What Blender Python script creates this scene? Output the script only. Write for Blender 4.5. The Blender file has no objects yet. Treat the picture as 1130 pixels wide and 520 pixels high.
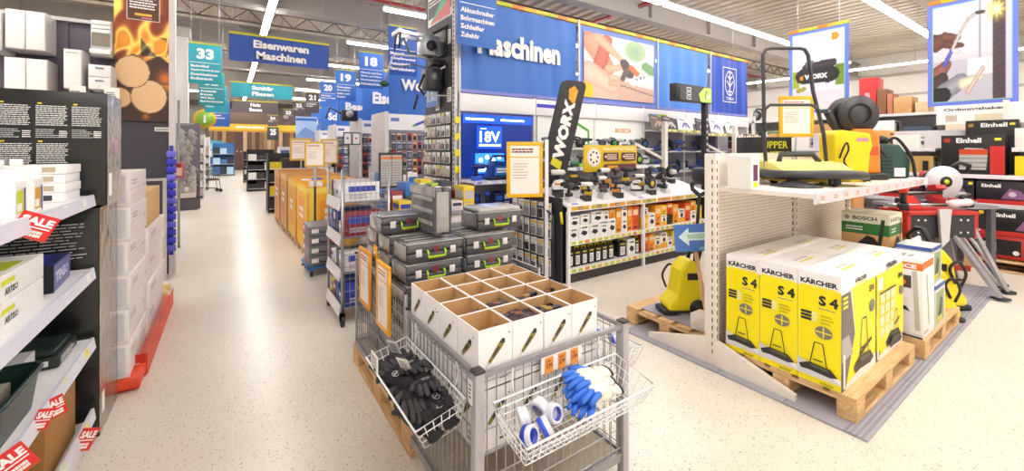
import bpy, bmesh, math, random
from math import sin, cos, pi, radians, sqrt, atan2
from mathutils import Vector, Matrix
random.seed(7)
SC = bpy.context.scene
COL = SC.collection
# ------------------------------------------------------------ camera, world, exposure
F_PX, CX, CY, EYE = 457.0, 565.0, 165.0, 1.6
YAW = radians(34.3)
cam_d = bpy.data.cameras.new('camera')
cam = bpy.data.objects.new('camera', cam_d); COL.objects.link(cam)
cam.location = (0, 0, EYE); cam.rotation_euler = (pi/2, 0, -YAW)
cam_d.sensor_fit = 'HORIZONTAL'; cam_d.sensor_width = 36.0
cam_d.lens = 36.0*F_PX/1130
cam_d.shift_y = (CY-260.0)/1130.0
cam_d.clip_start = 0.05; cam_d.clip_end = 200
SC.camera = cam
w = bpy.data.worlds.new('world'); SC.world = w; w.use_nodes = True
w.node_tree.nodes['Background'].inputs[0].default_value = (0.9, 0.95, 1, 1)
w.node_tree.nodes['Background'].inputs[1].default_value = 0.6
SC.view_settings.view_transform = 'Standard'; SC.view_settings.look = 'None'
SC.view_settings.gamma = 1.0; SC.view_settings.use_curve_mapping = False
SC.view_settings.exposure = 1.05
SC.cycles.max_bounces = 8; SC.cycles.diffuse_bounces = 4; SC.cycles.glossy_bounces = 3
SC.cycles.transmission_bounces = 4; SC.cycles.transparent_max_bounces = 8
SC.cycles.sample_clamp_indirect = 6.0
SC.cycles.use_denoising = True
TUBE_POWER = 20.0      # emission of the fluorescent tubes
PI = pi

# ------------------------------------------------------------ pixel -> world (1130x520 frame)
def ray(u, v):
    a = (u-CX)/F_PX; b = (CY-v)/F_PX
    return (sin(YAW)+cos(YAW)*a, cos(YAW)-sin(YAW)*a, b)
def atz(u, v, z=0.0):
    r = ray(u, v); d = (z-EYE)/r[2]; return Vector((d*r[0], d*r[1], z))
def atx(u, v, x):
    r = ray(u, v); d = x/r[0]; return Vector((x, d*r[1], EYE+d*r[2]))
def aty(u, v, y):
    r = ray(u, v); d = y/r[1]; return Vector((d*r[0], y, EYE+d*r[2]))

# ------------------------------------------------------------ materials
MATS = {}
def srgb(h):
    if isinstance(h, str):
        h = h.lstrip('#'); c = [int(h[i:i+2], 16)/255 for i in (0, 2, 4)]
    else: c = h
    return tuple((x/12.92 if x <= 0.04045 else ((x+0.055)/1.055)**2.4) for x in c)
def M(col, rough=0.5, metal=0.0, emit=0.0, var=0.06, scale=30.0, bump=0.0, spec=None, alpha=1.0, trans=0.0, coat=0.0):
    """a procedural material: colour with a little noise in value, optional bump"""
    key = (col, rough, metal, emit, var, scale, bump, spec, alpha, trans, coat)
    if key in MATS: return MATS[key]
    m = bpy.data.materials.new('mat_%d' % len(MATS)); m.use_nodes = True
    nt = m.node_tree; b = nt.nodes['Principled BSDF']
    c = srgb(col)
    b.inputs['Roughness'].default_value = rough; b.inputs['Metallic'].default_value = metal
    if spec is not None: b.inputs['Specular IOR Level'].default_value = spec
    b.inputs['Base Color'].default_value = (*c, 1)
    if coat: b.inputs['Coat Weight'].default_value = coat; b.inputs['Coat Roughness'].default_value = 0.08
    if var > 0 or bump > 0:
        tc = nt.nodes.new('ShaderNodeTexCoord'); no = nt.nodes.new('ShaderNodeTexNoise')
        no.inputs['Scale'].default_value = scale; no.inputs['Detail'].default_value = 2
        nt.links.new(tc.outputs['Object'], no.inputs['Vector'])
        if var > 0:
            mx = nt.nodes.new('ShaderNodeMix'); mx.data_type = 'RGBA'
            mx.inputs[6].default_value = (*[x*(1-var) for x in c], 1)
            mx.inputs[7].default_value = (*[min(1, x*(1+var)) for x in c], 1)
            nt.links.new(no.outputs['Fac'], mx.inputs[0]); nt.links.new(mx.outputs[2], b.inputs['Base Color'])
            if emit: nt.links.new(mx.outputs[2], b.inputs['Emission Color'])
        if bump > 0:
            bp = nt.nodes.new('ShaderNodeBump'); bp.inputs['Strength'].default_value = bump
            bp.inputs['Distance'].default_value = 0.01
            nt.links.new(no.outputs['Fac'], bp.inputs['Height']); nt.links.new(bp.outputs['Normal'], b.inputs['Normal'])
    if emit:
        b.inputs['Emission Color'].default_value = (*c, 1); b.inputs['Emission Strength'].default_value = emit
    if alpha < 1: b.inputs['Alpha'].default_value = alpha
    if trans: b.inputs['Transmission Weight'].default_value = trans
    MATS[key] = m
    return m
def m_attr(rough=0.45):
    """flat print: colour comes from the poster's own printed colour attribute"""
    k = ('attr', rough)
    if k in MATS: return MATS[k]
    m = bpy.data.materials.new('print'); m.use_nodes = True; nt = m.node_tree
    a = nt.nodes.new('ShaderNodeAttribute'); a.attribute_name = 'Col'
    b = nt.nodes['Principled BSDF']; b.inputs['Roughness'].default_value = rough
    nt.links.new(a.outputs['Color'], b.inputs['Base Color']); MATS[k] = m
    return m
def m_wood(c1, c2, scale=6, rough=0.6, axis='X'):
    k = ('wood', c1, c2, scale, axis)
    if k in MATS: return MATS[k]
    m = bpy.data.materials.new('wood'); m.use_nodes = True; nt = m.node_tree; b = nt.nodes['Principled BSDF']
    tc = nt.nodes.new('ShaderNodeTexCoord'); mp = nt.nodes.new('ShaderNodeMapping')
    sc = {'X': (1, 14, 14), 'Y': (14, 1, 14), 'Z': (14, 14, 1)}[axis]
    mp.inputs['Scale'].default_value = sc
    oi = nt.nodes.new('ShaderNodeObjectInfo'); ad = nt.nodes.new('ShaderNodeVectorMath'); ad.operation = 'ADD'
    no = nt.nodes.new('ShaderNodeTexNoise'); no.inputs['Scale'].default_value = scale; no.inputs['Detail'].default_value = 5
    nt.links.new(tc.outputs['Object'], ad.inputs[0]); nt.links.new(oi.outputs['Random'], ad.inputs[1])
    nt.links.new(ad.outputs[0], mp.inputs[0]); nt.links.new(mp.outputs[0], no.inputs['Vector'])
    cr = nt.nodes.new('ShaderNodeValToRGB'); cr.color_ramp.elements[0].color = (*srgb(c1), 1); cr.color_ramp.elements[1].color = (*srgb(c2), 1)
    cr.color_ramp.elements[0].position = .3; cr.color_ramp.elements[1].position = .7
    nt.links.new(no.outputs['Fac'], cr.inputs[0]); nt.links.new(cr.outputs[0], b.inputs['Base Color'])
    b.inputs['Roughness'].default_value = rough
    MATS[k] = m
    return m
WHITE = lambda: M('f4f2f0', .45)
STEEL = lambda: M('a9a9ad', .35, .8)
ZINC = lambda: M('b4b2b0', .45, .6)
BLACK = lambda: M('1b1b1d', .45)
CARD = lambda: M('c9a06c', .75, var=.08, scale=12)
CHROME = lambda: M('d8d8dc', .2, 1.0)

# ------------------------------------------------------------ mesh builder
_TXT = {}
def text_geo(s, bold=0.0, shear=0.0):
    k = (s, bold, shear)
    if k in _TXT: return _TXT[k]
    cu = bpy.data.curves.new('t', 'FONT'); cu.body = s; cu.size = 1.0; cu.offset = bold; cu.resolution_u = 2
    cu.shear = shear
    o = bpy.data.objects.new('t', cu); COL.objects.link(o)
    dg = bpy.context.evaluated_depsgraph_get(); dg.update()
    me = bpy.data.meshes.new_from_object(o.evaluated_get(dg))
    vs = [(v.co.x, v.co.y) for v in me.vertices]; fs = [tuple(p.vertices) for p in me.polygons]
    bpy.data.objects.remove(o); bpy.data.curves.remove(cu); bpy.data.meshes.remove(me)
    if vs:
        x0 = min(v[0] for v in vs); x1 = max(v[0] for v in vs); y0 = min(v[1] for v in vs); y1 = max(v[1] for v in vs)
        n = ((x1-x0) or 1, (y1-y0) or 1)
        vs = [((x-x0)/n[0], (y-y0)/n[1]) for x, y in vs]; asp = n[0]/n[1]
    else: asp = 1
    _TXT[k] = (vs, fs, asp); return _TXT[k]

def smooth(pts, n=5):
    """Catmull-Rom curve through the points, for hoses, cables and bent tubes"""
    P = [Vector(p) for p in pts]; P = [P[0]*2-P[1]]+P+[P[-1]*2-P[-2]]; out = []
    for i in range(1, len(P)-2):
        a, b, c, d = P[i-1:i+3]
        for k in range(n):
            t = k/n; out.append(.5*((2*b)+(c-a)*t+(2*a-5*b+4*c-d)*t*t+(3*b-a-3*c+d)*t**3))
    return out+[P[-2]]
class MB:
    """collects shapes (each with its material) and links them as one mesh"""
    def __init__(s): s.v = []; s.f = []; s.mi = []; s.mats = []; s.sm = []; s.T = Matrix.Identity(4)
    def m(s, mat):
        if mat not in s.mats: s.mats.append(mat)
        return s.mats.index(mat)
    def add(s, vs, fs, mat, smooth=False):
        o = len(s.v); T = s.T
        s.v += [tuple(T @ Vector(p)) for p in vs]; k = s.m(mat)
        for f in fs: s.f.append(tuple(i+o for i in f)); s.mi.append(k); s.sm.append(smooth)
        return s
    def box(s, x0, x1, y0, y1, z0, z1, mat, bev=0.0, top=True, bottom=True):
        if bev > 0:
            b = bev
            # chamfered box: convex shape with 24 verts
            bm = bmesh.new(); bmesh.ops.create_cube(bm, size=1)
            for v in bm.verts: v.co = Vector(((x0+x1)/2+v.co.x*(x1-x0), (y0+y1)/2+v.co.y*(y1-y0), (z0+z1)/2+v.co.z*(z1-z0)))
            bmesh.ops.bevel(bm, geom=bm.edges[:], offset=b, segments=2, affect='EDGES', profile=.5)
            bm.verts.index_update()
            s.add([v.co.copy() for v in bm.verts], [[v.index for v in f.verts] for f in bm.faces], mat, True); bm.free(); return s
        vs = [(x0,y0,z0),(x1,y0,z0),(x1,y1,z0),(x0,y1,z0),(x0,y0,z1),(x1,y0,z1),(x1,y1,z1),(x0,y1,z1)]
        fs = [(0,1,5,4),(1,2,6,5),(2,3,7,6),(3,0,4,7)]
        if top: fs.append((4,5,6,7))
        if bottom: fs.append((3,2,1,0))
        return s.add(vs, fs, mat)
    def bar(s, p, q, w, h, mat, up=(0,0,1)):
        """rectangular bar from p to q, w across, h along up"""
        p = Vector(p); q = Vector(q); d = (q-p); L = d.length; d.normalize(); u = Vector(up)
        r = d.cross(u)
        if r.length < 1e-4: r = d.cross(Vector((1,0,0)))
        r.normalize(); u = r.cross(d)
        vs = []
        for c in (p, q):
            for a, b in ((-1,-1),(1,-1),(1,1),(-1,1)): vs.append(c+r*(a*w/2)+u*(b*h/2))
        return s.add(vs, [(0,1,2,3),(7,6,5,4),(0,4,5,1),(1,5,6,2),(2,6,7,3),(3,7,4,0)], mat)
    def tube(s, pts, r, mat, n=6, closed=False, cap=True):
        pts = [Vector(p) for p in pts]; N = len(pts)
        rs = r if isinstance(r, (list, tuple)) else [r]*N
        vs = []; fs = []; prev = None
        for i, p in enumerate(pts):
            if closed: d = pts[(i+1) % N]-pts[i-1]
            else: d = pts[min(i+1, N-1)]-pts[max(i-1, 0)]
            if d.length < 1e-9: d = Vector((0,0,1))
            d.normalize()
            if prev is None:
                a = Vector((0,0,1)) if abs(d.z) < .9 else Vector((1,0,0))
                u = d.cross(a).normalized()
            else:
                u = prev - d*prev.dot(d)
                u = u.normalized() if u.length > 1e-6 else d.orthogonal().normalized()
            prev = u; w = d.cross(u)
            for k in range(n):
                t = 2*pi*k/n; vs.append(p+(u*cos(t)+w*sin(t))*rs[i])
        R = N if closed else N-1
        for i in range(R):
            a = i*n; b = ((i+1) % N)*n
            for k in range(n): fs.append((a+k, a+(k+1) % n, b+(k+1) % n, b+k))
        if cap and not closed:
            fs.append(tuple(range(n-1, -1, -1))); fs.append(tuple((N-1)*n+k for k in range(n)))
        return s.add(vs, fs, mat, n > 4)
    def lathe(s, prof, mat, n=16, c=(0,0,0), ax='Z'):
        """prof: list of (radius, height)"""
        vs = []; fs = []
        for r, h in prof:
            for k in range(n):
                t = 2*pi*k/n; a, b = r*cos(t), r*sin(t)
                p = {'Z': (a, b, h), 'X': (h, a, b), 'Y': (b, h, a)}[ax]
                vs.append((p[0]+c[0], p[1]+c[1], p[2]+c[2]))
        for i in range(len(prof)-1):
            for k in range(n): fs.append((i*n+k, i*n+(k+1) % n, (i+1)*n+(k+1) % n, (i+1)*n+k))
        if prof[0][0] > 1e-6: fs.append(tuple(range(n-1, -1, -1)))
        if prof[-1][0] > 1e-6: fs.append(tuple((len(prof)-1)*n+k for k in range(n)))
        return s.add(vs, fs, mat, True)
    def cyl(s, c, r, h, mat, n=14, ax='Z', r2=None):
        return s.lathe([(r, 0), (r if r2 is None else r2, h)], mat, n, c, ax)
    def torus(s, c, R, r, mat, n=20, k=6, ax='Z'):
        pts = []
        for i in range(n):
            t = 2*pi*i/n; a, b = R*cos(t), R*sin(t)
            p = {'Z': (a, b, 0), 'X': (0, a, b), 'Y': (b, 0, a)}[ax]; pts.append((p[0]+c[0], p[1]+c[1], p[2]+c[2]))
        return s.tube(pts, r, mat, k, closed=True)
    def blob(s, c, rx, ry, rz, mat, n=12, m=8, sq=1.0):
        vs = []; fs = []
        pw = lambda x: math.copysign(abs(x)**sq, x)
        for i in range(m+1):
            ph = -pi/2+pi*i/m
            for k in range(n):
                t = 2*pi*k/n
                vs.append((c[0]+rx*pw(cos(ph))*pw(cos(t)), c[1]+ry*pw(cos(ph))*pw(sin(t)), c[2]+rz*pw(sin(ph))))
        for i in range(m):
            for k in range(n): fs.append((i*n+k, i*n+(k+1) % n, (i+1)*n+(k+1) % n, (i+1)*n+k))
        return s.add(vs, fs, mat, True)
    def prism(s, poly, ax, a, b, mat, smooth=False):
        """2-D outline swept along ax from a to b. ax X: (y,z), Y: (x,z), Z: (x,y)"""
        n = len(poly); g = {'X': lambda p, t: (t, p[0], p[1]), 'Y': lambda p, t: (p[0], t, p[1]), 'Z': lambda p, t: (p[0], p[1], t)}[ax]
        vs = [g(p, a) for p in poly]+[g(p, b) for p in poly]
        fs = [(i, (i+1) % n, n+(i+1) % n, n+i) for i in range(n)]+[tuple(range(n-1, -1, -1)), tuple(range(n, 2*n))]
        return s.add(vs, fs, mat, smooth)
    def quad(s, pts, mat): return s.add(pts, [tuple(range(len(pts)))], mat)
    # ---- printing on a face: frame (origin o, unit x dir ex, unit y dir ey); shapes get a hair of height each
    def face(s, o, ex, ey, lift=0.0006, step=0.0004):
        s.fo = Vector(o); s.ex = Vector(ex); s.ey = Vector(ey); s.en = s.ex.cross(s.ey); s.lift = lift; s.step = step
        return s
    def _p(s, x, y): return s.fo+s.ex*x+s.ey*y+s.en*s.lift
    def pr(s, x, y, w, h, mat):
        s.add([s._p(x, y), s._p(x+w, y), s._p(x+w, y+h), s._p(x, y+h)], [(0,1,2,3)], mat); s.lift += s.step; return s
    def pp(s, pts, mat):
        s.add([s._p(x, y) for x, y in pts], [tuple(range(len(pts)))], mat); s.lift += s.step; return s
    def pc(s, x, y, r, mat, n=20, ry=None):
        ry = ry or r
        return s.pp([(x+r*cos(2*pi*k/n), y+ry*sin(2*pi*k/n)) for k in range(n)], mat)
    def pl(s, pts, wd, mat):
        for (x0, y0), (x1, y1) in zip(pts, pts[1:]):
            L = sqrt((x1-x0)**2+(y1-y0)**2) or 1; nx, ny = -(y1-y0)/L*wd/2, (x1-x0)/L*wd/2
            s.add([s._p(x0+nx, y0+ny), s._p(x0-nx, y0-ny), s._p(x1-nx, y1-ny), s._p(x1+nx, y1+ny)], [(0,1,2,3)], mat)
        s.lift += s.step; return s
    def pt(s, txt, x, y, h, mat, w=None, bold=0.03, al='l', rot=0.0, shear=0.0):
        """text, h high (cap height box), optional forced width w"""
        vs, fs, asp = text_geo(txt, bold, shear)
        w = w if w is not None else h*asp
        if al == 'c': x -= w/2
        if al == 'r': x -= w
        cr, sr = cos(rot), sin(rot)
        s.add([s._p(x+a*w*cr-b*h*sr, y+a*w*sr+b*h*cr) for a, b in vs], fs, mat); s.lift += s.step; return s
    def lines(s, x, y, w, h, n, mat, fill=.55, seed=0, ragged=.3):
        """n illegible small-print lines in a block whose lower-left corner is x,y"""
        r = random.Random(seed); lh = h/n
        for i in range(n):
            yy = y+h-(i+1)*lh+lh*(1-fill)/2; xx = x; end = x+w*(1-ragged*r.random())
            while xx < end-w*.02:
                ww = min(w*r.uniform(.06, .18), end-xx)
                s.add([s._p(xx, yy), s._p(xx+ww, yy), s._p(xx+ww, yy+lh*fill), s._p(xx, yy+lh*fill)], [(0,1,2,3)], mat)
                xx += ww+w*.018
        s.lift += s.step; return s
    def mesh(s, name):
        me = bpy.data.meshes.new(name); me.from_pydata(s.v, [], s.f)
        for mt in s.mats: me.materials.append(mt)
        me.polygons.foreach_set('material_index', s.mi); me.polygons.foreach_set('use_smooth', s.sm)
        me.update()
        return me
    def build(s, name, parent=None, loc=None, rot=None):
        return obj(name, s.mesh(name), parent, loc, rot)

def obj(name, me, parent=None, loc=None, rot=None):
    o = bpy.data.objects.new(name, me); COL.objects.link(o)
    if parent is not None: o.parent = parent
    if loc is not None: o.location = loc
    if rot is not None: o.rotation_euler = rot if isinstance(rot, (tuple, list)) else (0, 0, rot)
    return o
LABELS = {}
def tag(o, label, cat, group=None):
    o['label'] = label; o['category'] = cat
    if group: o['group'] = group
    LABELS.setdefault(label, []).append(o)
    n = len(label.split())
    if n < 4 or n > 16: print('LABEL LENGTH', n, label)
    return o
def thing(name, label, cat, loc=(0,0,0), rot=0.0, group=None):
    o = bpy.data.objects.new(name, None); COL.objects.link(o); o.empty_display_size = .1
    o.location = loc; o.rotation_euler = rot if isinstance(rot, (tuple, list)) else (0, 0, rot)
    return tag(o, label, cat, group)
def struct(o): o['kind'] = 'structure'; return o
def stuff(o): o['kind'] = 'stuff'; return o
def dup(root, loc, rot=None, label=None, group=None):
    """copy of a thing with copies of its parts and sub-parts (mesh data shared)"""
    r = root.copy(); COL.objects.link(r); r.location = loc
    if rot is not None: r.rotation_euler = rot if isinstance(rot, (tuple, list)) else (0, 0, rot)
    if label:
        r['label'] = label; LABELS.setdefault(label, []).append(r)
    if group: r['group'] = group
    for ch in list(root.children):
        c = ch.copy(); COL.objects.link(c); c.parent = r
        for g in list(ch.children):
            d = g.copy(); COL.objects.link(d); d.parent = c
    return r
ORD = ['first', 'second', 'third', 'fourth', 'fifth', 'sixth', 'seventh', 'eighth', 'ninth', 'tenth', 'eleventh', 'twelfth', 'thirteenth', 'fourteenth', 'fifteenth', 'sixteenth']
def poster_mesh(name, w, h, nx, ny, fn, both=False):
    """flat print on a grid: colour of every vertex from fn(s, t), s to the right, t up, in the x-z plane facing -y"""
    vs = [(w*i/nx, 0, h*j/ny) for j in range(ny+1) for i in range(nx+1)]
    fs = [(j*(nx+1)+i, j*(nx+1)+i+1, (j+1)*(nx+1)+i+1, (j+1)*(nx+1)+i) for j in range(ny) for i in range(nx)]
    me = bpy.data.meshes.new(name); me.from_pydata(vs, [], fs)
    ca = me.color_attributes.new('Col', 'FLOAT_COLOR', 'POINT')
    buf = []
    for j in range(ny+1):
        for i in range(nx+1):
            buf += [*srgb(fn(i/nx, j/ny)), 1.0]
    ca.data.foreach_set('color', buf)
    me.materials.append(m_attr()); me.update()
    return me
# ============================================================ SETTING
def mat_floor():
    m = bpy.data.materials.new('terrazzo'); m.use_nodes = True; nt = m.node_tree; b = nt.nodes['Principled BSDF']
    tc = nt.nodes.new('ShaderNodeTexCoord')
    def speck(scale, thr, soft):
        v = nt.nodes.new('ShaderNodeTexVoronoi'); v.inputs['Scale'].default_value = scale
        nt.links.new(tc.outputs['Object'], v.inputs['Vector'])
        r = nt.nodes.new('ShaderNodeValToRGB'); r.color_ramp.elements[0].position = thr; r.color_ramp.elements[1].position = thr+soft
        r.color_ramp.elements[0].color = (1,1,1,1); r.color_ramp.elements[1].color = (0,0,0,1)
        nt.links.new(v.outputs['Distance'], r.inputs[0])
        w = nt.nodes.new('ShaderNodeSeparateColor'); nt.links.new(v.outputs['Color'], w.inputs[0])
        g = nt.nodes.new('ShaderNodeMath'); g.operation = 'GREATER_THAN'; g.inputs[1].default_value = .45
        nt.links.new(w.outputs[0], g.inputs[0])
        k = nt.nodes.new('ShaderNodeMath'); k.operation = 'MULTIPLY'
        nt.links.new(r.outputs[0], k.inputs[0]); nt.links.new(g.outputs[0], k.inputs[1]); return k
    no = nt.nodes.new('ShaderNodeTexNoise'); no.inputs['Scale'].default_value = .8; no.inputs['Detail'].default_value = 6
    nt.links.new(tc.outputs['Object'], no.inputs['Vector'])
    cr = nt.nodes.new('ShaderNodeValToRGB')
    cr.color_ramp.elements[0].color = (*srgb('e0d6c8'), 1); cr.color_ramp.elements[1].color = (*srgb('ece5da'), 1)
    cr.color_ramp.elements[0].position = .3; cr.color_ramp.elements[1].position = .7
    nt.links.new(no.outputs['Fac'], cr.inputs[0]); last = cr.outputs[0]
    for sc, th, so, col, am in ((56, .17, .12, '9a8468', .6), (110, .2, .12, 'bfa888', .5), (34, .11, .07, '5b4a3a', .75)):
        k = speck(sc, th, so); a = nt.nodes.new('ShaderNodeMath'); a.operation = 'MULTIPLY'; a.inputs[1].default_value = am
        nt.links.new(k.outputs[0], a.inputs[0])
        mx = nt.nodes.new('ShaderNodeMix'); mx.data_type = 'RGBA'; mx.inputs[7].default_value = (*srgb(col), 1)
        nt.links.new(a.outputs[0], mx.inputs[0]); nt.links.new(last, mx.inputs[6]); last = mx.outputs[2]
    nt.links.new(last, b.inputs['Base Color']); b.inputs['Roughness'].default_value = .28; b.inputs['Specular IOR Level'].default_value = .45
    return m
XL, XR, YF, YB, ZC = -12.0, 27.0, -5.0, 46.0, 6.3
mb = MB(); mb.box(XL, XR, YF, YB, -.1, 0, mat_floor()); struct(mb.build('floor'))
# corrugated deck, ribs running away from the camera
deck = M('c6bbae', .5, .1, scale=2)
mb = MB(); prof = []; x = XL
while x < XR:
    for dx, dz in ((0, 0), (.2, 0), (.24, .1), (.4, .1), (.44, 0)):
        if dx < .44: prof.append((x+dx, ZC+dz))
    x += .44
prof += [(XR, ZC), (XR, ZC+.3), (XL, ZC+.3)]
mb.prism(prof, 'Y', YF, YB, deck); struct(mb.build('ceiling'))
wl = M('e6e2dc', .7, scale=1)
for nm, a in (('wall_left', (XL-.2, XL, YF, YB)), ('wall_right', (XR, XR+.2, YF, YB)), ('wall_front', (XL, XR, YF-.2, YF)), ('wall_back', (XL, XR, YB, YB+.2))):
    mb = MB(); mb.box(*a, 0, ZC+.3, wl); struct(mb.build(nm))
# horizontal cladding rails on the far right wall
mb = MB()
for z in (3.2, 4.2, 5.2): mb.box(XR-.06, XR, YF+.1, YB-.1, z, z+.12, M('b9b2aa', .6))
struct(mb.build('trim_1'))
# roof beams across the hall
bm_grey = M('9d9690', .6, scale=1)
k = 2
for y in (2.7, 7.7, 12.7, 17.7, 22.7, 27.7, 32.7, 38.0, 43.0):
    mb = MB(); mb.box(XL, XR, y-.16, y+.16, 5.28, 5.36, bm_grey); mb.box(XL, XR, y-.05, y+.05, 5.36, 5.95, bm_grey); mb.box(XL, XR, y-.16, y+.16, 5.95, 6.03, bm_grey)
    x = XL+1
    while x < XR-1:
        mb.box(x, x+.06, y-.16, y+.16, 5.36, 5.95, bm_grey); x += 3
    struct(mb.build('trim_%d' % k)); k += 1
# lattice secondary beams and grey cable trays across the aisle
for y in (10.2, 15.3, 20.2, 25.2):
    mb = MB(); d_ = M('6d6258', .6)
    mb.box(XL, XR, y-.03, y+.03, 5.95, 6.0, d_); mb.box(XL, XR, y-.03, y+.03, 5.55, 5.6, d_)
    x = XL+.3; s_ = 1
    while x < XR-.6:
        mb.bar((x, y, 5.58 if s_ > 0 else 5.97), (x+.42, y, 5.97 if s_ > 0 else 5.58), .03, .03, d_); x += .42; s_ = -s_
    struct(mb.build('trim_%d' % k)); k += 1
red = M('a02a2a', .45)
def pipe(pts, r, col, label, name='sprinkler_pipe'):
    t = thing(name, label, 'pipe', pts[0])
    o = Vector(pts[0]); mb = MB(); mb.tube([Vector(p)-o for p in pts], r, col, 8); mb.build('pipe', t)
    d = Vector(pts[-1])-o; n = int(d.length/3)
    for i in range(1, n+1):
        q = d*(i/(n+1)); mb = MB(); mb.tube([q, q+Vector((0, 0, ZC-.02-o.z))], .012, STEEL(), 5); mb.torus(q, r+.01, .012, STEEL(), 12, 4, 'Y' if abs(d.y) > abs(d.x) else 'X'); mb.build('hanger', t)
pipe([(-11.5, 11.9, 5.85), (26.5, 11.9, 5.85)], .045, red, 'thin red pipe crossing high over the aisle, below the roof deck')
pipe([(9.6, -4.5, 5.66), (9.6, 11.5, 5.66)], .07, red, 'thick red sprinkler pipe running lengthwise above the right half of the hall')
pipe([(-11.5, 5.2, 5.95), (1.2, 5.2, 5.95)], .04, red, 'thin red pipe high at the upper left above the white wall cabinets')
pipe([(5.2, 13.3, 5.6), (26.5, 13.3, 5.6)], .05, red, 'red pipe behind the blue banner wall near the roof')

# fluorescent rows: real lamps, each lamp a fixture with its tube
tube_m = bpy.data.materials.new('tube'); tube_m.use_nodes = True
_b = tube_m.node_tree.nodes['Principled BSDF']; _b.inputs['Base Color'].default_value = (1, 1, 1, 1)
_b.inputs['Emission Color'].default_value = (1, .965, .93, 1); _b.inputs['Emission Strength'].default_value = TUBE_POWER
FX = {}
def fixture_meshes(L, al):
    if (L, al) in FX: return FX[L, al]
    m = M('f2f2f2', .4); mb = MB()
    if al == 'X': mb.prism([(-.09, .02), (-.05, .09), (.05, .09), (.09, .02)], 'X', -L/2, L/2, m)
    else: mb.prism([(-.09, .02), (-.05, .09), (.05, .09), (.09, .02)], 'Y', -L/2, L/2, m)
    h = mb.mesh('housing'); mb = MB(); q = L/2-.02
    a = (-q, q, -.075, .075) if al == 'X' else (-.075, .075, -q, q)
    mb.box(*a, -.03, .018, tube_m); t = mb.mesh('tube')
    mb = MB(); mb.tube([(0, 0, .09), (0, 0, 1.05)], .006, STEEL(), 4)
    FX[L, al] = (h, t, mb.mesh('suspension_wire')); return FX[L, al]
def light_row(al, fixed, a, b, z, where, L=3.0, gap=.12):
    n = max(1, int(round((b-a)/(L+gap)))); hm, tm, wm = fixture_meshes(L, al)
    for i in range(n):
        c = a+(i+.5)*(L+gap)
        p = (c, fixed, z) if al == 'X' else (fixed, c, z)
        t = thing('ceiling_light', 'long white fluorescent ceiling light, %s in the row %s' % (ORD[i], where), 'light', p, 0, 'fluorescent ceiling lights')
        obj('housing', hm, t); obj('tube', tm, t); 
        for s in (-.35*L, .35*L): obj('suspension_wire', wm, t, (s, 0, 0) if al == 'X' else (0, s, 0))
light_row('Y', .88, 8.6, 40, 5.2, 'running down the aisle', 3.0)
light_row('X', 6.33, 2.6, 21, 5.2, 'above the blue banner wall')
light_row('X', 3.38, 5, 22, 5.2, 'above the right torch poster')
light_row('X', .3, -1, 12, 5.2, 'over the wire cages')
light_row('X', -2.6, -1, 12, 5.2, 'behind the viewpoint')
for i, y in enumerate((10.6, 14.6, 19, 23.5, 28, 33)):
    light_row('X', y, 3.2, 19, 5.2, 'beyond the banner wall, %s row back' % ORD[i])
for i, y in enumerate((.8, 5.2, 11.4, 20, 26, 32)):
    light_row('X', y, -10.6, -1.2, 5.2, 'over the left-hand bays, %s row back' % ORD[i])
light_row('Y', 23.4, -2, 14, 5.2, 'along the far right wall')
# a grey roof column behind the left partition
t = thing('roof_column', 'tall pale roof column behind the teal sign 33 left of the aisle', 'column', (-1.35, 16.2, 0))
mb = MB(); mb.box(-.3, .3, -.3, .3, 0, 5.3, M('d9d3ce', .7)); mb.build('shaft', t)
mb = MB(); mb.box(-.36, .36, -.36, .36, 5.0, 5.28, M('c3bcb6', .6)); mb.build('capital', t)
# ============================================================ generic builders
def fset(mb, side, w, d, h, lift=.0008):
    if side == '-y': mb.face((-w/2, -d/2, 0), (1, 0, 0), (0, 0, 1), lift)
    if side == '-x': mb.face((-w/2, d/2, 0), (0, -1, 0), (0, 0, 1), lift)
    if side == '+x': mb.face((w/2, -d/2, 0), (0, 1, 0), (0, 0, 1), lift)
    if side == '+y': mb.face((w/2, d/2, 0), (-1, 0, 0), (0, 0, 1), lift)
    if side == 'top': mb.face((-w/2, -d/2, h), (1, 0, 0), (0, 1, 0), lift)
    return mb
BOXM = {}
def boxmesh(name, w, d, h, mat, bev=.003):
    k = (name, round(w, 3), round(d, 3), round(h, 3), mat.name, bev)
    if k not in BOXM:
        mb = MB(); mb.box(-w/2, w/2, -d/2, d/2, 0, h, mat, bev); BOXM[k] = mb.mesh(name)
    return BOXM[k]
def carton(name, label, x0, x1, y0, y1, z0, z1, mat, prints=None, group=None, cat='box', rot=0.0, tape=None, bev=.003):
    """a closed carton: body, tape along the top seam, print on its faces"""
    w, d, h = x1-x0, y1-y0, z1-z0
    t = thing(name, label, cat, ((x0+x1)/2, (y0+y1)/2, z0), rot, group)
    obj('body', boxmesh('body', w, d, h, mat, bev), t)
    if tape:
        mb = MB(); fset(mb, 'top', w, d, h)
        if w > d: mb.pr(0, d/2-.025, w, .05, tape)
        else: mb.pr(w/2-.025, 0, .05, d, tape)
        mb.build('tape', t)
    if prints:
        mb = MB(); prints(mb, w, d, h)
        if mb.v: mb.build('print', t)
    return t
INK = lambda: M('2a2a2e', .5, var=0)
PALE = lambda: M('f3f1ee', .5, var=.02)
def wood_l(): return m_wood('c69a64', 'e6c291', 5, .7, 'X')
def wood_w(): return m_wood('c69a64', 'e6c291', 5, .7, 'Y')
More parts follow.
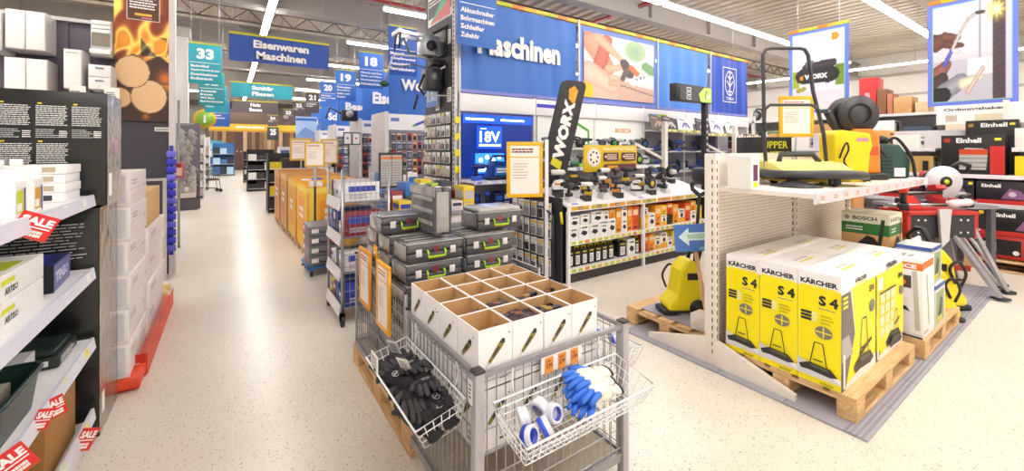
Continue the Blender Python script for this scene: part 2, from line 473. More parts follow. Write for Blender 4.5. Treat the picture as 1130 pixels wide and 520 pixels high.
def pallet(label, loc, rot=0.0, L=1.2, W=.8, wx=None, wy=None):
    """EUR pallet along local x: nine blocks, top boards, stringers, skids"""
    wx = wx or wood_l(); wy = wy or wood_w()
    t = thing('pallet', label, 'pallet', loc, rot)
    bl = boxmesh('block', .14, .1, .078, wx, .004)
    for i in (-1, 0, 1):
        for j in (-1, 0, 1): obj('block', bl, t, (i*(L/2-.07), j*(W/2-.05), .022))
    sk = boxmesh('skid', L, .1, .022, wx, .003)
    for j in (-1, 0, 1): obj('skid', sk, t, (0, j*(W/2-.05), 0))
    st = boxmesh('stringer', .14, W, .022, wy, .003)
    for i in (-1, 0, 1): obj('stringer', st, t, (i*(L/2-.07), 0, .1))
    tb = boxmesh('top_board', L, .13, .022, wx, .003)
    for j in (-2, -1, 0, 1, 2): obj('top_board', tb, t, (0, j*(W-.13)/4, .122))
    return t
RED = lambda: M('d8231f', .5, var=.03)
YEL = lambda: M('f4e11c', .5, var=.02)

# ============================================================ LEFT SHELF UNIT (front X=-.62, right end Y=3.14)
SX, SY0, SY1 = -.62, .9, 3.14
sw = M('eceaec', .4)
t = thing('shelf_unit', 'white store shelf unit with four shelves at the left edge beside the aisle', 'shelf', (-.9, 2.0, 0))
o_ = Vector((-.9, 2.0, 0))
mb = MB(); mb.T = Matrix.Translation(-o_); mb.box(-1.17, -1.14, SY0, SY1, 0, 2.0, sw); mb.build('back_panel', t)
mb = MB(); mb.T = Matrix.Translation(-o_); mb.box(-1.14, SX-.02, SY0, SY1, 0, .09, sw); mb.build('plinth', t)
for i, z in enumerate((.19, .575, .955, 1.35)):
    mb = MB(); mb.T = Matrix.Translation(-o_)
    zb = .1 if i == 0 else z-.03
    mb.box(-1.14, SX, SY0, SY1, zb, zb+.03, sw); s_ = mb.build('shelf', t)
    mb = MB(); mb.T = Matrix.Translation(-o_)
    rl = M('d9dae8', .35)
    mb.prism([(SX, z-.055), (SX+.02, z-.055), (SX+.012, z+.004), (SX, z+.004)], 'Y', SY0, SY1, rl)
    mb.face((SX+.0165, SY0, z-.05), (0, 1, 0), (-.12, 0, 1)); r = random.Random(i)
    for yy in (1.3, 1.62, 2.05, 2.42, 2.62, 2.96): mb.pr(yy-SY0+r.uniform(-.05, .05), .008, .06, .038, YEL() if i in (0, 1) else PALE())
    mb.build('price_rail', s_)
for y in (SY0+.01, SY1-.02):
    mb = MB(); mb.T = Matrix.Translation(-o_); mb.box(-1.19, -1.12, y-.015, y+.015, 0, 2.02, ZINC()); mb.build('upright', t)

def sale_tag(u, v, x, wd, hg, roll, label, second=None, yaw=25):
    p = atx(u, v, x)
    t = thing('sale_tag', label, 'sign', p, (0, radians(roll), radians(yaw)))
    mb = MB(); mb.box(-wd/2, wd/2, -.001, .001, -hg/2, hg/2, RED()); mb.build('card', t)
    mb = MB(); mb.face((-wd/2, -.001, -hg/2), (1, 0, 0), (0, 0, 1))
    mb.pr(0, 0, wd, hg*.05, M('c24a1a', .5)); mb.pt('SALE', wd/2, hg*.55, hg*.32, PALE(), wd*.86, .05, 'c')
    mb.pr(wd*.08, hg*.44, wd*.84, hg*.05, PALE()); mb.lines(wd*.2, hg*.1, wd*.6, hg*.26, 2, PALE(), .8, 3, .1); mb.build('print', t)
    if second:
        mb = MB(); c = second; mb.box(-wd*1.15, -wd*.45, -.002, 0, -hg*.4, hg*.42, M('e8b88a', .5)); mb.build('picture_card', t)
sale_tag(38, 250, -.595, .105, .092, 28, 'red SALE card clipped to the rail of the top left shelf')
sale_tag(62, 449, -.59, .055, .085, -12, 'red SALE card on the third shelf rail, above the brown carton', 1)
sale_tag(47, 463, -.59, .05, .075, 22, 'red SALE card hanging lower left of another SALE card on the third rail')
sale_tag(95, 485, -.585, .07, .1, 27, 'red SALE card at the lowest shelf rail by the aisle floor', None)
sale_tag(14, 512, -.57, .085, .1, -25, 'red SALE card in the bottom left corner of the picture')

# top shelf: two white jugs, four flat white boxes
def jug(label, y, lab):
    t = thing('white_jug', label, 'bottle', (-.70, y, 1.351))
    mb = MB(); mb.prism([(-.06, 0), (.06, 0), (.06, .13), (.03, .175), (-.02, .185), (-.06, .15)], 'Y', -.05, .05, WHITE()); mb.build('body', t)
    mb = MB(); mb.cyl((-.0, 0, .18), .018, .03, WHITE(), 12); mb.build('cap', t)
    mb = MB(); mb.face((.06, -.05, 0), (0, 1, 0), (0, 0, 1)); mb.pr(.012, .012, .06, .085, M(lab, .5)); mb.pr(.014, .02, .04, .03, PALE()); mb.pr(.076, .005, .012, .1, M('4a3a9a', .5))
    mb.build('sticker', t)
jug('white plastic jug with yellow-green label on the top left shelf, nearer one', 2.30, 'c8cf2a')
jug('white plastic jug with orange label on the top left shelf, farther one', 2.47, 'd8a01e')
for i in range(4):
    def pr(mb, w, d, h, i=i):
        fset(mb, '-y', w, d, h); mb.pt('Wingfix', w*.3, h*.25, h*.5, INK(), w*.4, .02, shear=.3); mb.pr(w*.78, h*.2, w*.12, h*.6, M('b9a98f', .5) if i else M('3a3a46', .5))
        mb.pr(w*.08, h*.2, w*.1, h*.6, M('4b4e63', .5) if i == 0 else M('d9d3cc', .5))
    carton('white_box', 'flat white box in the stack on the top left shelf, %s from the bottom' % ORD[i], -1.02, -.65+.004*(i % 2), 2.82+.01*i, 3.08, 1.351+.044*i, 1.393+.044*i, M('f1efee', .5), pr)
# second shelf: two white boxes with a yellow-green flash, blue box
for i in range(2):
    def pr(mb, w, d, h, i=i):
        fset(mb, '+x', w, d, h); mb.pr(d*.55, h*.62, .11, .018, M('d4dd1f', .5)); mb.pt('ARTISO', d*.58, h*.25, .024, INK(), None, .02)
        fset(mb, 'top', w, d, h); mb.pr(w*.3, d*.2, w*.6, d*.45, M('9a9a98', .5)); mb.pr(w*.45, d*.66, w*.5, d*.2, M('d4dd1f', .5)); mb.pt('SPRAY', w*.5, d*.7, .03, INK())
    carton('white_box', 'white box with yellow-green flash on the second left shelf, %s one' % ('lower', 'upper')[i], -1.05, -.655, 1.7, 2.585, .956+.102*i, 1.056+.102*i, M('f3f1ef', .5), pr)
def pr(mb, w, d, h):
    fset(mb, '+x', w, d, h); mb.pr(.005, .005, d-.01, h-.01, M('5a5f9a', .4)); mb.pt('TENSO', d*.1, h*.3, h*.4, M('cfd3ea', .5), d*.75, .05)
    fset(mb, '-y', w, d, h); mb.pr(.0, 0, w, h, M('17171f', .5)); fset(mb, 'top', w, d, h); mb.pr(w*.5, d*.2, w*.35, d*.6, M('2f3aa0', .4))
carton('blue_box', 'dark blue box with pale lettering at the end of the second left shelf', -.95, -.66, 2.68, 3.0, .956, 1.08, M('20265e', .4), pr, rot=.06)
# third shelf: grey box, black case, green-black tray, dark blue folded cloth
def pr(mb, w, d, h):
    fset(mb, '-y', w, d, h); mb.lines(w*.6, h*.3, w*.2, h*.3, 5, INK(), .6, 2, 0); mb.lines(w*.05, h*.2, w*.5, h*.6, 6, M('8a8a8e', .5), .5, 4)
carton('grey_box', 'light grey box with barcode under the second left shelf', -.98, -.72, 2.62, 2.74, .576, .70, M('c2bfc2', .5), pr)
t = thing('tool_case', 'flat black tool case with small labels on the third left shelf', 'case', (-.83, 2.93, .576))
mb = MB(); mb.box(-.17, .17, -.13, .15, 0, .055, M('15211f', .4), .008); mb.build('body', t)
mb = MB(); mb.box(-.15, .15, -.11, .13, .055, .075, M('1c2b28', .4), .006); mb.build('lid', t)
mb = MB(); mb.face((-.17, -.13, 0), (1, 0, 0), (0, 0, 1)); mb.pr(.2, .014, .05, .03, M('e46a78', .5)); mb.pr(.28, .016, .025, .025, PALE()); mb.pr(.02, .016, .12, .02, M('5b66c0', .5))
mb.face((.17, -.13, 0), (0, 1, 0), (0, 0, 1)); mb.lines(.03, .01, .2, .035, 3, PALE(), .5, 5); mb.build('print', t)
t = thing('storage_tray', 'dark green plastic tray with rounded corners on the third left shelf', 'tray', (-.80, 2.28, .576))
mb = MB(); g = M('12302a', .35)
def rrect(w, d, r, n=5): return [(sx*(w/2-r)+r*cos(a), sy*(d/2-r)+r*sin(a)) for sx, sy, a0 in ((1, 1, 0), (-1, 1, pi/2), (-1, -1, pi), (1, -1, 1.5*pi)) for a in [a0+k*pi/2/n for k in range(n+1)]]
def tub(mb, w, d, h, r, mat, taper=.9, wall=.012, floor=.01):
    lo = rrect(w*taper, d*taper, r); hi = rrect(w, d, r); n = len(lo); li = rrect(w*taper-2*wall, d*taper-2*wall, r*.8); hi2 = rrect(w-2*wall, d-2*wall, r*.8)
    vs = [(x, y, 0) for x, y in lo]+[(x, y, h) for x, y in hi]+[(x, y, h) for x, y in hi2]+[(x, y, floor) for x, y in li]
    fs = [tuple(range(n-1, -1, -1))]
    for a in range(3): fs += [(a*n+i, a*n+(i+1) % n, (a+1)*n+(i+1) % n, (a+1)*n+i) for i in range(n)]
    fs.append(tuple(3*n+i for i in range(n))); mb.add(vs, fs, mat, False); return mb
tub(mb, .34, .42, .15, .05, g); mb.build('body', t)
mb = MB(); mb.tube([(x, y, .152) for x, y in rrect(.345, .425, .05)], .009, g, 6, closed=True); mb.build('rim', t)
def pr(mb, w, d, h):
    fset(mb, 'top', w, d, h); mb.pr(.02, .02, w-.04, d-.04, M('8e8a78', .5)); mb.lines(.03, .04, w*.6, d*.6, 6, INK(), .4, 8)
carton('leaflet_pack', 'grey-beige pack lying inside the dark green tray at left', -.90, -.70, 2.12, 2.42, .588, .70, M('a9a490', .5), pr)
carton('red_pack', 'small red pack in front of the green tray on the third left shelf', -.74, -.65, 1.93, 2.02, .576, .66, M('a8331f', .5))
t = thing('work_trousers', 'folded dark blue work trousers on the third left shelf', 'clothing', (-.72, 1.72, .576))
for i in range(3):
    mb = MB(); mb.box(-.14, .085, -.13, .13, .0+.045*i, .043+.045*i, M('262c46', .9, scale=60, bump=.3), .018); mb.build('fold', t)
# bottom shelf: brown carton
def pr(mb, w, d, h):
    fset(mb, '+x', w, d, h); mb.pr(d*.02, h*.0, d*.02, h, M('a47a48', .7)); mb.lines(d*.55, h*.86, d*.3, h*.1, 2, INK(), .6, 1); mb.pl([(0, h*.62), (d, h*.6)], .004, M('a47a48', .7))
carton('brown_carton', 'brown cardboard carton on the bottom left shelf behind SALE cards', -1.0, -.66, 2.62, 3.05, .131, .45, M('a8783f', .75), pr, tape=M('c9a66e', .4))
carton('brown_carton', 'second brown carton at far left bottom, mostly in shade', -1.05, -.68, 1.75, 2.5, .131, .40, M('9a6c3a', .75))
# third-shelf small fillers further left are out of frame

# ============================================================ BLACK CARTON TOWER behind the shelf
blk = M('101312', .25, spec=.6)
t = thing('black_carton', 'large black carton with white multilingual print, upper one of the left tower', 'box', (-1.07, 3.40, 1.285))
mb = MB(); mb.box(-.5, .5, -.19, .17, 0, .63, blk, .004); mb.build('body', t)
mb = MB(); mb.face((-.5, -.19, 0), (1, 0, 0), (0, 0, 1))
for r_ in range(2):
    for c in range(6):
        if r_ == 0 and c == 5: continue
        x = .2+c*.133; y = .365 if r_ else .165
        mb.pr(x+.006, y+.19, .016, .007, YEL()); mb.lines(x, y+.075, .118, .11, 11, PALE(), .4, c*7+r_, .12); mb.lines(x, y+.01, .09, .05, 5, M('c9c9c9', .5), .38, c*3+r_+40, .4)
        mb.lines(x+.085, y+.012, .032, .04, 4, PALE(), .5, c*3+r_+80, .1)
mb.build('print', t)
mb = MB(); fo = M('b9b6b4', .12, .3, var=.25, scale=14, bump=.9); mb.face((.5, -.19, 0), (0, 1, 0), (0, 0, 1), .002); mb.pr(0, 0, .36, .63, fo); mb.pr(.03, .05, .08, .13, PALE()); mb.pr(.15, .28, .12, .1, M('c99ab5', .3)); mb.build('shrink_wrap', t)
t = thing('black_carton', 'tall black carton on the floor, lower one of the left tower', 'box', (-1.08, 3.42, 0))
mb = MB(); mb.box(-.48, .48, -.22, .22, 0, 1.275, blk, .004); mb.build('body', t)
mb = MB(); mb.face((-.48, -.22, 0), (1, 0, 0), (0, 0, 1))
mb.lines(.52, 1.0, .4, .2, 12, M('b8b8b8', .5), .35, 3, .2); mb.lines(.5, .75, .36, .2, 10, M('8a8a8a', .5), .3, 5, .2); mb.build('print', t)
mb = MB(); mb.face((.48, -.22, 0), (0, 1, 0), (0, 0, 1), .002); mb.pr(0, 0, .44, 1.275, M('8d8478', .15, .35, var=.25, scale=9, bump=.9)); mb.pc(.2, 1.1, .02, INK()); mb.pr(.05, .1, .06, .12, PALE()); mb.build('shrink_wrap', t)

# ============================================================ RED PALLET with stacks of long white boxes
t = thing('red_display_pallet', 'low orange-red display pallet under the stacked white boxes by the aisle', 'pallet', (-.9, 4.6, 0))
mb = MB(); orr = M('e0491f', .5)
mb.box(-.4, .41, -.95, .95, .03, .095, orr, .004); mb.build('deck', t)
for y in (-.8, 0, .8):
    mb = MB(); mb.box(-.38, .4, y-.1, y+.1, 0, .03, orr); mb.build('runner', t)
mb = MB(); mb.box(.411, .418, -.7, .95, .0, .15, orr); mb.build('front_skirt', t)
mb = MB(); mb.box(.25, .41, -.725, -.705, .0, .16, M('b8301a', .5)); mb.face((.25, -.725, 0), (1, 0, 0), (0, 0, 1)); mb.pt('SALE', .03, .05, .05, PALE(), .1, .05); mb.build('corner_board', t)
wb = M('e9e2e0', .4)
def pr_l(mb, w, d, h):
    fset(mb, '+x', w, d, h); mb.pl([(0, h*.5), (d, h*.5)], .003, M('b5aaa8', .5)); mb.pc(d*.85, h*.5, .014, M('a89c98', .5)); mb.pl([(d*.1, h*.3), (d*.7, h*.3)], .004, M('d4cac8', .5)); mb.lines(d*.1, h*.6, d*.3, h*.2, 2, M('b09a9a', .5), .5, 3)
    fset(mb, '-y', w, d, h); mb.pr(.02, .02, w-.04, h-.04, M('dcd8dc', .35))
for i in range(6):
    z = .1+i*.225; j = random.uniform(-.012, .012)
    carton('long_white_box', 'long white box in the near stack on the red pallet, %s from the floor' % ORD[i], -1.05, -.54+j, 3.67, 4.32, z, z+.222, wb, pr_l)
for i in range(4):
    z = .1+i*.217; j = random.uniform(-.012, .012)
    carton('long_white_box', 'long white box in the far stack on the red pallet, %s from the floor' % ORD[i], -1.05, -.53+j, 4.36, 5.3, z, z+.214, wb, pr_l)
carton('tan_carton', 'tan cardboard carton on top of the far stack of white boxes', -1.0, -.55, 4.40, 5.15, .97, 1.26, M('d2aa72', .7), tape=M('d9bf92', .4))

# ============================================================ PARTITION with flame poster and wall cabinets
PY = 6.85
grey = M('5c5662', .6)
t = thing('display_partition', 'dark grey partition wall of the left bay carrying white cabinets', 'partition', (-3.4, PY+.05, 0))
for i in range(6):
    mb = MB(); mb.box(-2.6+.89*i, -2.6+.89*i+.885, .021, .1, 0, 3.09, grey, .004); mb.build('panel', t)
mb = MB(); mb.box(2.76, 2.82, -.06, .12, 0, 3.9, M('cfcacb', .4)); mb.build('end_post', t)
mb = MB(); mb.box(-2.6, 2.75, -.03, .13, 3.09, 3.13, M('cfcacb', .4)); mb.build('top_rail', t)
mb = MB(); mb.box(2.2, 2.755, -.02, .02, 0, 1.95, M('46424c', .6)); mb.build('kick_panel', t)
mb = MB(); mb.box(2.62, 2.77, -.045, -.04, 1.83, 1.88, PALE()); mb.face((2.62, -.045, 1.83), (1, 0, 0), (0, 0, 1)); mb.lines(.01, .01, .13, .03, 2, INK(), .6, 3, .1); mb.build('name_strip', t)
# flame and logs poster
def flame(s, t):
    import math as m_
    px, py = s*67, (1-t)*137+0        # poster pixels
    # logs
    for cx_, cy_, r in ((20, 76, 20.5), (39, 106, 21.5), (7, 109, 13)):
        d = m_.hypot(px-cx_, py-cy_)
        if d < r:
            if d > r-1.3: return (.45, .3, .18)
            k = .5+.5*m_.sin(d*1.9+m_.atan2(py-cy_, px-cx_)*1.0); q = .03*m_.sin(px*3.1+py*2.3)
            return (.92-.05*k+q, .78-.07*k+q, .60-.09*k+q)
    # flames in the upper part
    if py < 58+4*m_.sin(px*.22):
        a = m_.sin(px*.17+2.2*m_.sin(py*.07+.6))+m_.cos(py*.12+px*.05+1.4*m_.sin(px*.1)); a2 = m_.sin((px+py*.6)*.28+1.5*m_.sin(py*.11))
        k = .5+.28*a+.22*a2; k = min(1, max(0, k)); k *= .55+.45*min(1, py/30)
        b = max(0, 1-abs(k-.55)*3.2)
        base = (.50+.45*k, .18+.42*k, .03+.10*k)
        if 30 < px < 60 and 30 < py < 55 and a < .2: base = (.2, .06, .03)
        return (min(1, base[0]+.35*b), min(1, base[1]+.5*b), min(1, base[2]+.35*b))
    if py < 90:
        g = m_.exp(-((px-58)**2+(py-82)**2)/90.0); return (.24+.6*g, .13+.32*g, .10+.02*g)
    g = m_.exp(-((px-61)**2+(py-88)**2)/110.0)+.7*m_.exp(-((px-35)**2+(py-131)**2)/14)
    return (min(1, .25+.7*g), .15+.42*g, .12)
t = thing('flame_poster', 'tall poster of orange flames over three round cut logs', 'poster', (-1.155, PY-.0, 1.951))
mb = MB(); mb.box(0, .555, 0, .02, 0, 1.75, M('3a2a22', .5)); mb.build('board', t)
obj('print', poster_mesh('print', .555, 1.75, 60, 160, lambda s, t: flame(s, t*1.28 if t*1.28 < 1 else .9999)), t, (0, -.0015, 0))
mb = MB(); mb.face((.12, -.002, 1.26), (1, 0, 0), (0, 0, 1)); mb.pr(-.005, -.005, .31, .42, PALE()); mb.pr(0, 0, .3, .41, M('56301a', .5)); mb.lines(.02, .13, .26, .2, 6, PALE(), .5, 4, .2); mb.pr(.07, .05, .16, .03, M('e0b02a', .5)); mb.pr(.13, .015, .1, .02, M('d66a9a', .5)); mb.build('caption', t)
# wall cabinets
def cabinet(u0, v0, u1, v1, dp, doors, label, knobs=False, tagx=None):
    y = PY+.05-dp; a = aty(u0, v1, y); b = aty(u1, v0, y); w, h = b.x-a.x, b.z-a.z
    t = thing('wall_cabinet', label, 'cabinet', (a.x, y, a.z))
    ed = M('d9d2a8', .5)
    mb = MB(); mb.box(0, w, .02, dp-.001, 0, h, M('ded9da', .45)); mb.build('carcass', t)
    n = doors
    for i in range(n):
        mb = MB(); vert = not knobs
        if vert: mb.box(i*w/n+.004, (i+1)*w/n-.004, 0, .02, .004, h-.004, WHITE(), .003)
        else: mb.box(.004, w-.004, 0, .02, i*h/n+.004, (i+1)*h/n-.004, WHITE(), .003)
        d = mb.build('drawer_front' if knobs else 'door', t)
        mb = MB()
        if knobs: mb.tube([(w*.35, 0, (i+.7)*h/n), (w*.36, -.03, (i+.7)*h/n), (w*.64, -.03, (i+.7)*h/n), (w*.65, 0, (i+.7)*h/n)], .008, M('9a9a9e', .3, .8), 6)
        else: mb.tube([((i+.2)*w/n, 0, h*.9), ((i+.2)*w/n, -.02, h*.9), ((i+.8)*w/n, -.02, h*.9), ((i+.8)*w/n, 0, h*.9)], .005, M('b6b6ba', .3, .8), 6)
        if doors == 1 or knobs: mb.build('handle', d)
    if tagx is not None:
        mb = MB(); mb.box(tagx*w, tagx*w+.13, -.006, -.002, -.1, .03, PALE()); mb.face((tagx*w, -.006, -.1), (1, 0, 0), (0, 0, 1)); mb.lines(.015, .02, .1, .06, 3, INK(), .5, 2); mb.build('price_card', t)
    return t
cabinet(5, 14, 50, 52, .35, 2, 'white two-door wall cabinet, upper left on the grey partition', tagx=None)
cabinet(4, 66, 52, 118, .35, 2, 'white two-door wall cabinet below another, behind the black carton', tagx=.9)
cabinet(69.5, 55, 90, 97, .35, 1, 'narrow white single-door wall cabinet in the middle of the partition', tagx=.35)
cabinet(97, 72.5, 122.5, 98, .35, 2, 'small white two-drawer cabinet left of the flame poster', True, tagx=.7)
cabinet(-28, 14, 1.5, 53, .35, 1, 'white cabinet cut by the left picture edge, upper row')
t = thing('mirror_cabinet', 'mirrored cabinet with white louvre strips beside the top of the flame poster', 'mirror', aty(100, 61, PY-.1))
a = aty(100, 61, PY-.1); b = aty(123, 24, PY-.1); w, h = b.x-a.x, b.z-a.z
mb = MB(); mb.box(0, w, .0, .145, 0, h, M('cfcdd2', .4)); mb.build('carcass', t)
mb = MB(); mb.box(.01, w-.01, -.012, 0, .12, h*.62, M('b9b4ad', .08, .9)); mb.build('mirror_pane', t)
for i in range(3):
    mb = MB(); mb.box(.01, w-.01, -.02, 0, h*.64+i*h*.12, h*.64+i*h*.12+h*.09, WHITE(), .004); mb.build('slat', t)
mb = MB(); mb.box(0, w, -.06, 0, .02, .07, WHITE(), .004); mb.build('ledge', t)
# framed low board and details at the end of the partition
t = thing('framed_board', 'dark board in a silver frame standing before the partition foot', 'board', (-1.02, 6.55, 0))
mb = MB(); mb.box(-.3, .35, 0, .03, .05, 1.22, M('3f3a44', .5)); mb.build('board', t)
for a in ((-.33, -.3, 0, 1.25), (.35, .385, 0, 1.25), (-.3, .35, 1.22, 1.25), (-.3, .35, 0, .05)):
    mb = MB(); mb.box(a[0], a[1], -.01, .04, a[2], a[3], M('c9c4c2', .35, .4)); mb.build('frame_rail', t)
for z in (1.17, 1.02, .62, .3):
    mb = MB(); mb.box(.1, .2, -.012, -.002, z-.02, z+.02, PALE()); mb.build('clip_tag', t)
for i in range(5):
    t = thing('firewood_bundle', 'pale firewood bundle on the floor before the framed board, %s from the aisle' % ORD[i], 'wood', (-.66-.03*(i % 2), 5.62+.12*i, .0))
    for j in range(6):
        mb = MB(); mb.box(-.1, .1, -.05+.034*(j % 3), -.02+.034*(j % 3), .03*(j//3), .03*(j//3)+.03, m_wood('d3b266', 'ead29a', 5, .7, 'X')); mb.build('stick', t, (0, 0, .0))
t = thing('clip_strip', 'hanging strip of violet-blue packs at the partition end', 'display', (-.615, 6.836, 1.55))
mb = MB(); mb.box(-.02, .02, -.004, .004, -1.3, .1, M('3138a8', .4)); mb.build('strip', t)
for i in range(13):
    mb = MB(); mb.box(-.05, .05, -.03, -.005, -1.25+.1*i, -1.17+.1*i, M('3a3fc8' if i % 3 else '6a6ad8', .35), .01); mb.build('pack', t)
t = thing('hanging_card_pack', 'red and pink card pack hanging near the top of the violet strip', 'pack', (-.56, 6.9, 1.33))
mb = MB(); mb.box(-.07, .07, -.02, .02, -.1, .1, M('c4576a', .5), .006); mb.build('body', t)
mb = MB(); mb.face((-.07, -.021, -.1), (1, 0, 0), (0, 0, 1)); mb.pr(.02, .03, .1, .1, M('e8c4a8', .5)); mb.pr(.03, .14, .08, .04, M('8a2a1a', .5)); mb.build('print', t)
# bunch of grey work gloves on a rail, grey end panel with white boards
t = thing('glove_rack', 'rack rail with grey work gloves hanging at the second partition', 'rack', (-.68, 8.6, 0))
mb = MB(); mb.tube([(0, 0, 0), (0, 0, 2.4)], .02, STEEL(), 6); mb.build('post', t)
mb = MB(); mb.tube([(0, 0, 2.0), (.2, 0, 2.02)], .01, STEEL(), 5); mb.build('hook', t)
for i in range(22):
    r = random.Random(i); x = r.uniform(-.0, .19); z = 1.95-.085*(i//2)
    g = thing('work_glove', 'grey knitted work glove hanging in the bunch by the left column', 'glove', (-.68+x, 8.55+r.uniform(-.06, .06), z), r.uniform(-.6, .6), 'grey work gloves hanging on the rack')
    mb = MB(); gm = M('b5b1ae', .9, scale=90, bump=.3); mb.blob((0, 0, -.08), .045, .02, .07, gm, 8, 5)
    for k in range(4): mb.tube([(-.03+.02*k, 0, -.12), (-.036+.024*k, .005, -.2+.01*abs(k-1.5))], [.011, .008], gm, 5)
    mb.tube([(.04, 0, -.05), (.07, 0, -.1)], [.012, .009], gm, 5); mb.build('knit', g)
t = thing('end_panel', 'dark grey end panel with a paler board stack at its foot, left of aisle', 'panel', (-.92, 14.05, 0))
mb = MB(); mb.box(-.7, .26, 0, .06, 0, 2.3, M('625c64', .6)); mb.build('board', t)
for i in range(4):
    mb = MB(); mb.box(-.4, .18, -.25, -.005, .32+.16*i, .46+.16*i, M('c9bcb4', .55), .004); mb.build('pale_board', t)
mb = MB(); mb.box(-.5, .22, -.28, -.005, 0, .3, M('4c464c', .6)); mb.build('plinth', t)
# ============================================================ WIRE CAGES
cg = M('9c999c', .4, .5)
def wire_panel(a, b, z0, z1, nv, zs, r=.0028):
    """upright wire panel from plan point a to b"""
    mb = MB(); a = Vector((*a, 0)); b = Vector((*b, 0))
    for i in range(nv):
        p = a+(b-a)*((i+.5)/nv); mb.tube([(p.x, p.y, z0), (p.x, p.y, z1)], r, cg, 4, cap=False)
    for z in zs: mb.tube([(a.x, a.y, z), (b.x, b.y, z)], r*1.2, cg, 4, cap=False)
    return mb
def cage(label, x0, x1, y0, y1, zt, zb, front=True):
    t = thing('wire_cage', label, 'cage', (x0, y0, 0)); w, d = x1-x0, y1-y0
    for x, y in ((0, 0), (w, 0), (0, d), (w, d)):
        hw = .02 if front and y == 0 else .008
        mb = MB(); mb.box(x-hw, x+hw, y-hw, y+hw, zb-.02 if zb > .1 else 0.0, zt+.005, M('b3b1b5', .4, .4), .003); po = mb.build('post', t)
        mb = MB(); mb.box(x-hw-.003, x+hw+.003, y-hw-.003, y+hw+.003, zt+.006, zt+.018, M('3b2f33', .5), .003); mb.build('cap', po)
    sides = [((.02, d), (w-.02, d)), ((0, .02), (0, d-.02)), ((w, .02), (w, d-.02))]
    if front: sides.append(((.02, 0), (w-.02, 0)))
    zs = [zb+.06+i*(zt-zb-.1)/6 for i in range(7)]
    for a, b in sides:
        L = sqrt((a[0]-b[0])**2+(a[1]-b[1])**2)
        stuff(wire_panel(a, b, zb+.02, zt-.01, int(L/.042), zs).build('wire_panel', t))
        for z, h in ((zt-.012, .02), (zb+.02, .04)):
            mb = MB(); mb.bar((a[0], a[1], z), (b[0], b[1], z), .018, h, cg); mb.build('rail', t)
    mb = MB(); mb.box(.02, w-.02, .02, d-.02, zb+.02, zb+.035, M('b9ab98', .6)); mb.build('floor_plate', t)
    return t
NX0, NX1, NY0, NY1 = .78, 1.60, 1.376, 2.12
c1 = cage('near grey wire cage trolley holding open white boxes, in the foreground centre', NX0, NX1, NY0, NY1, .745, .08)
mb = MB(); mb.box(.025, .79, .025, .72, .402, .416, M('b8b4b0', .5, .2)); mb.build('shelf_plate', c1)
for x in (.1, .72):
    for y in (.1, .64):
        mb = MB(); mb.cyl((x-.0, y-.012, .04), .04, .024, BLACK(), 14, 'Y'); mb.box(x-.02, x+.02, y-.02, y+.02, .06, .1, STEEL()); mb.build('caster', c1)
mb = MB(); mb.box(.30, .53, -.012, -.006, .655, .72, PALE()); st = mb.build('label_strip', c1)
for i in range(3):
    mb = MB(); mb.box(.318+.072*i, .362+.072*i, -.0155, -.0125, .652, .718, M('e8963c', .5)); mb.face((.318+.072*i, -.0155, .652), (1, 0, 0), (0, 0, 1)); mb.pt('3.99', .006, .022, .02, M('5a1410', .5), .03, .03); mb.lines(.006, .046, .03, .012, 2, M('7a3410', .5), .5, i); mb.build('price_tag', st)
mb = MB(); mb.box(-.024, -.021, -.0, .03, .63, .72, PALE()); mb.face((-.024, .03, .63), (0, -1, 0), (0, 0, 1)); mb.lines(.004, .02, .022, .06, 4, INK(), .4, 1); mb.build('post_label', c1)

# open white boxes with utility knives
BW, BD, BH = .1625, .179, .235
wh = M('f2efee', .55, var=.02); inn = CARD()
def knife_print(mb, w, h):
    ol = M('8a7a2a', .5); dk = INK()
    c = (w*.5, h*.58); L = h*.46; a = radians(47); ux, uy = cos(a), sin(a); nx, ny = -uy, ux
    P = lambda s, q: (c[0]+ux*L*s+nx*L*q, c[1]+uy*L*s+ny*L*q)
    mb.pp([P(-.78, -.0), P(-.5, .05), P(-.02, .05), P(-.02, -.05), P(-.5, -.05)], M('cfcac6', .5))
    mb.pp([P(-.45, .07), P(.3, .12), P(.5, .1), P(.55, 0), P(.45, -.1), P(.2, -.12), P(-.45, -.07)], ol)
    mb.pp([P(-.2, .04), P(.2, .06), P(.2, -.04), P(-.2, -.03)], dk); mb.pp([P(.3, .11), P(.5, .1), P(.55, 0), P(.45, -.1), P(.36, -.02)], dk)
    mb.pp([P(-.45, .075), P(.1, .12), P(.1, .09), P(-.45, .05)], dk)
    mb.pt('HVK 18', w*.62, h*.2, h*.06, dk, w*.26, .03); mb.lines(w*.6, h*.1, w*.26, h*.06, 1, dk, .6, 2, .1); mb.pr(w*.85, h*.84, w*.05, h*.02, dk)
_bx = {}
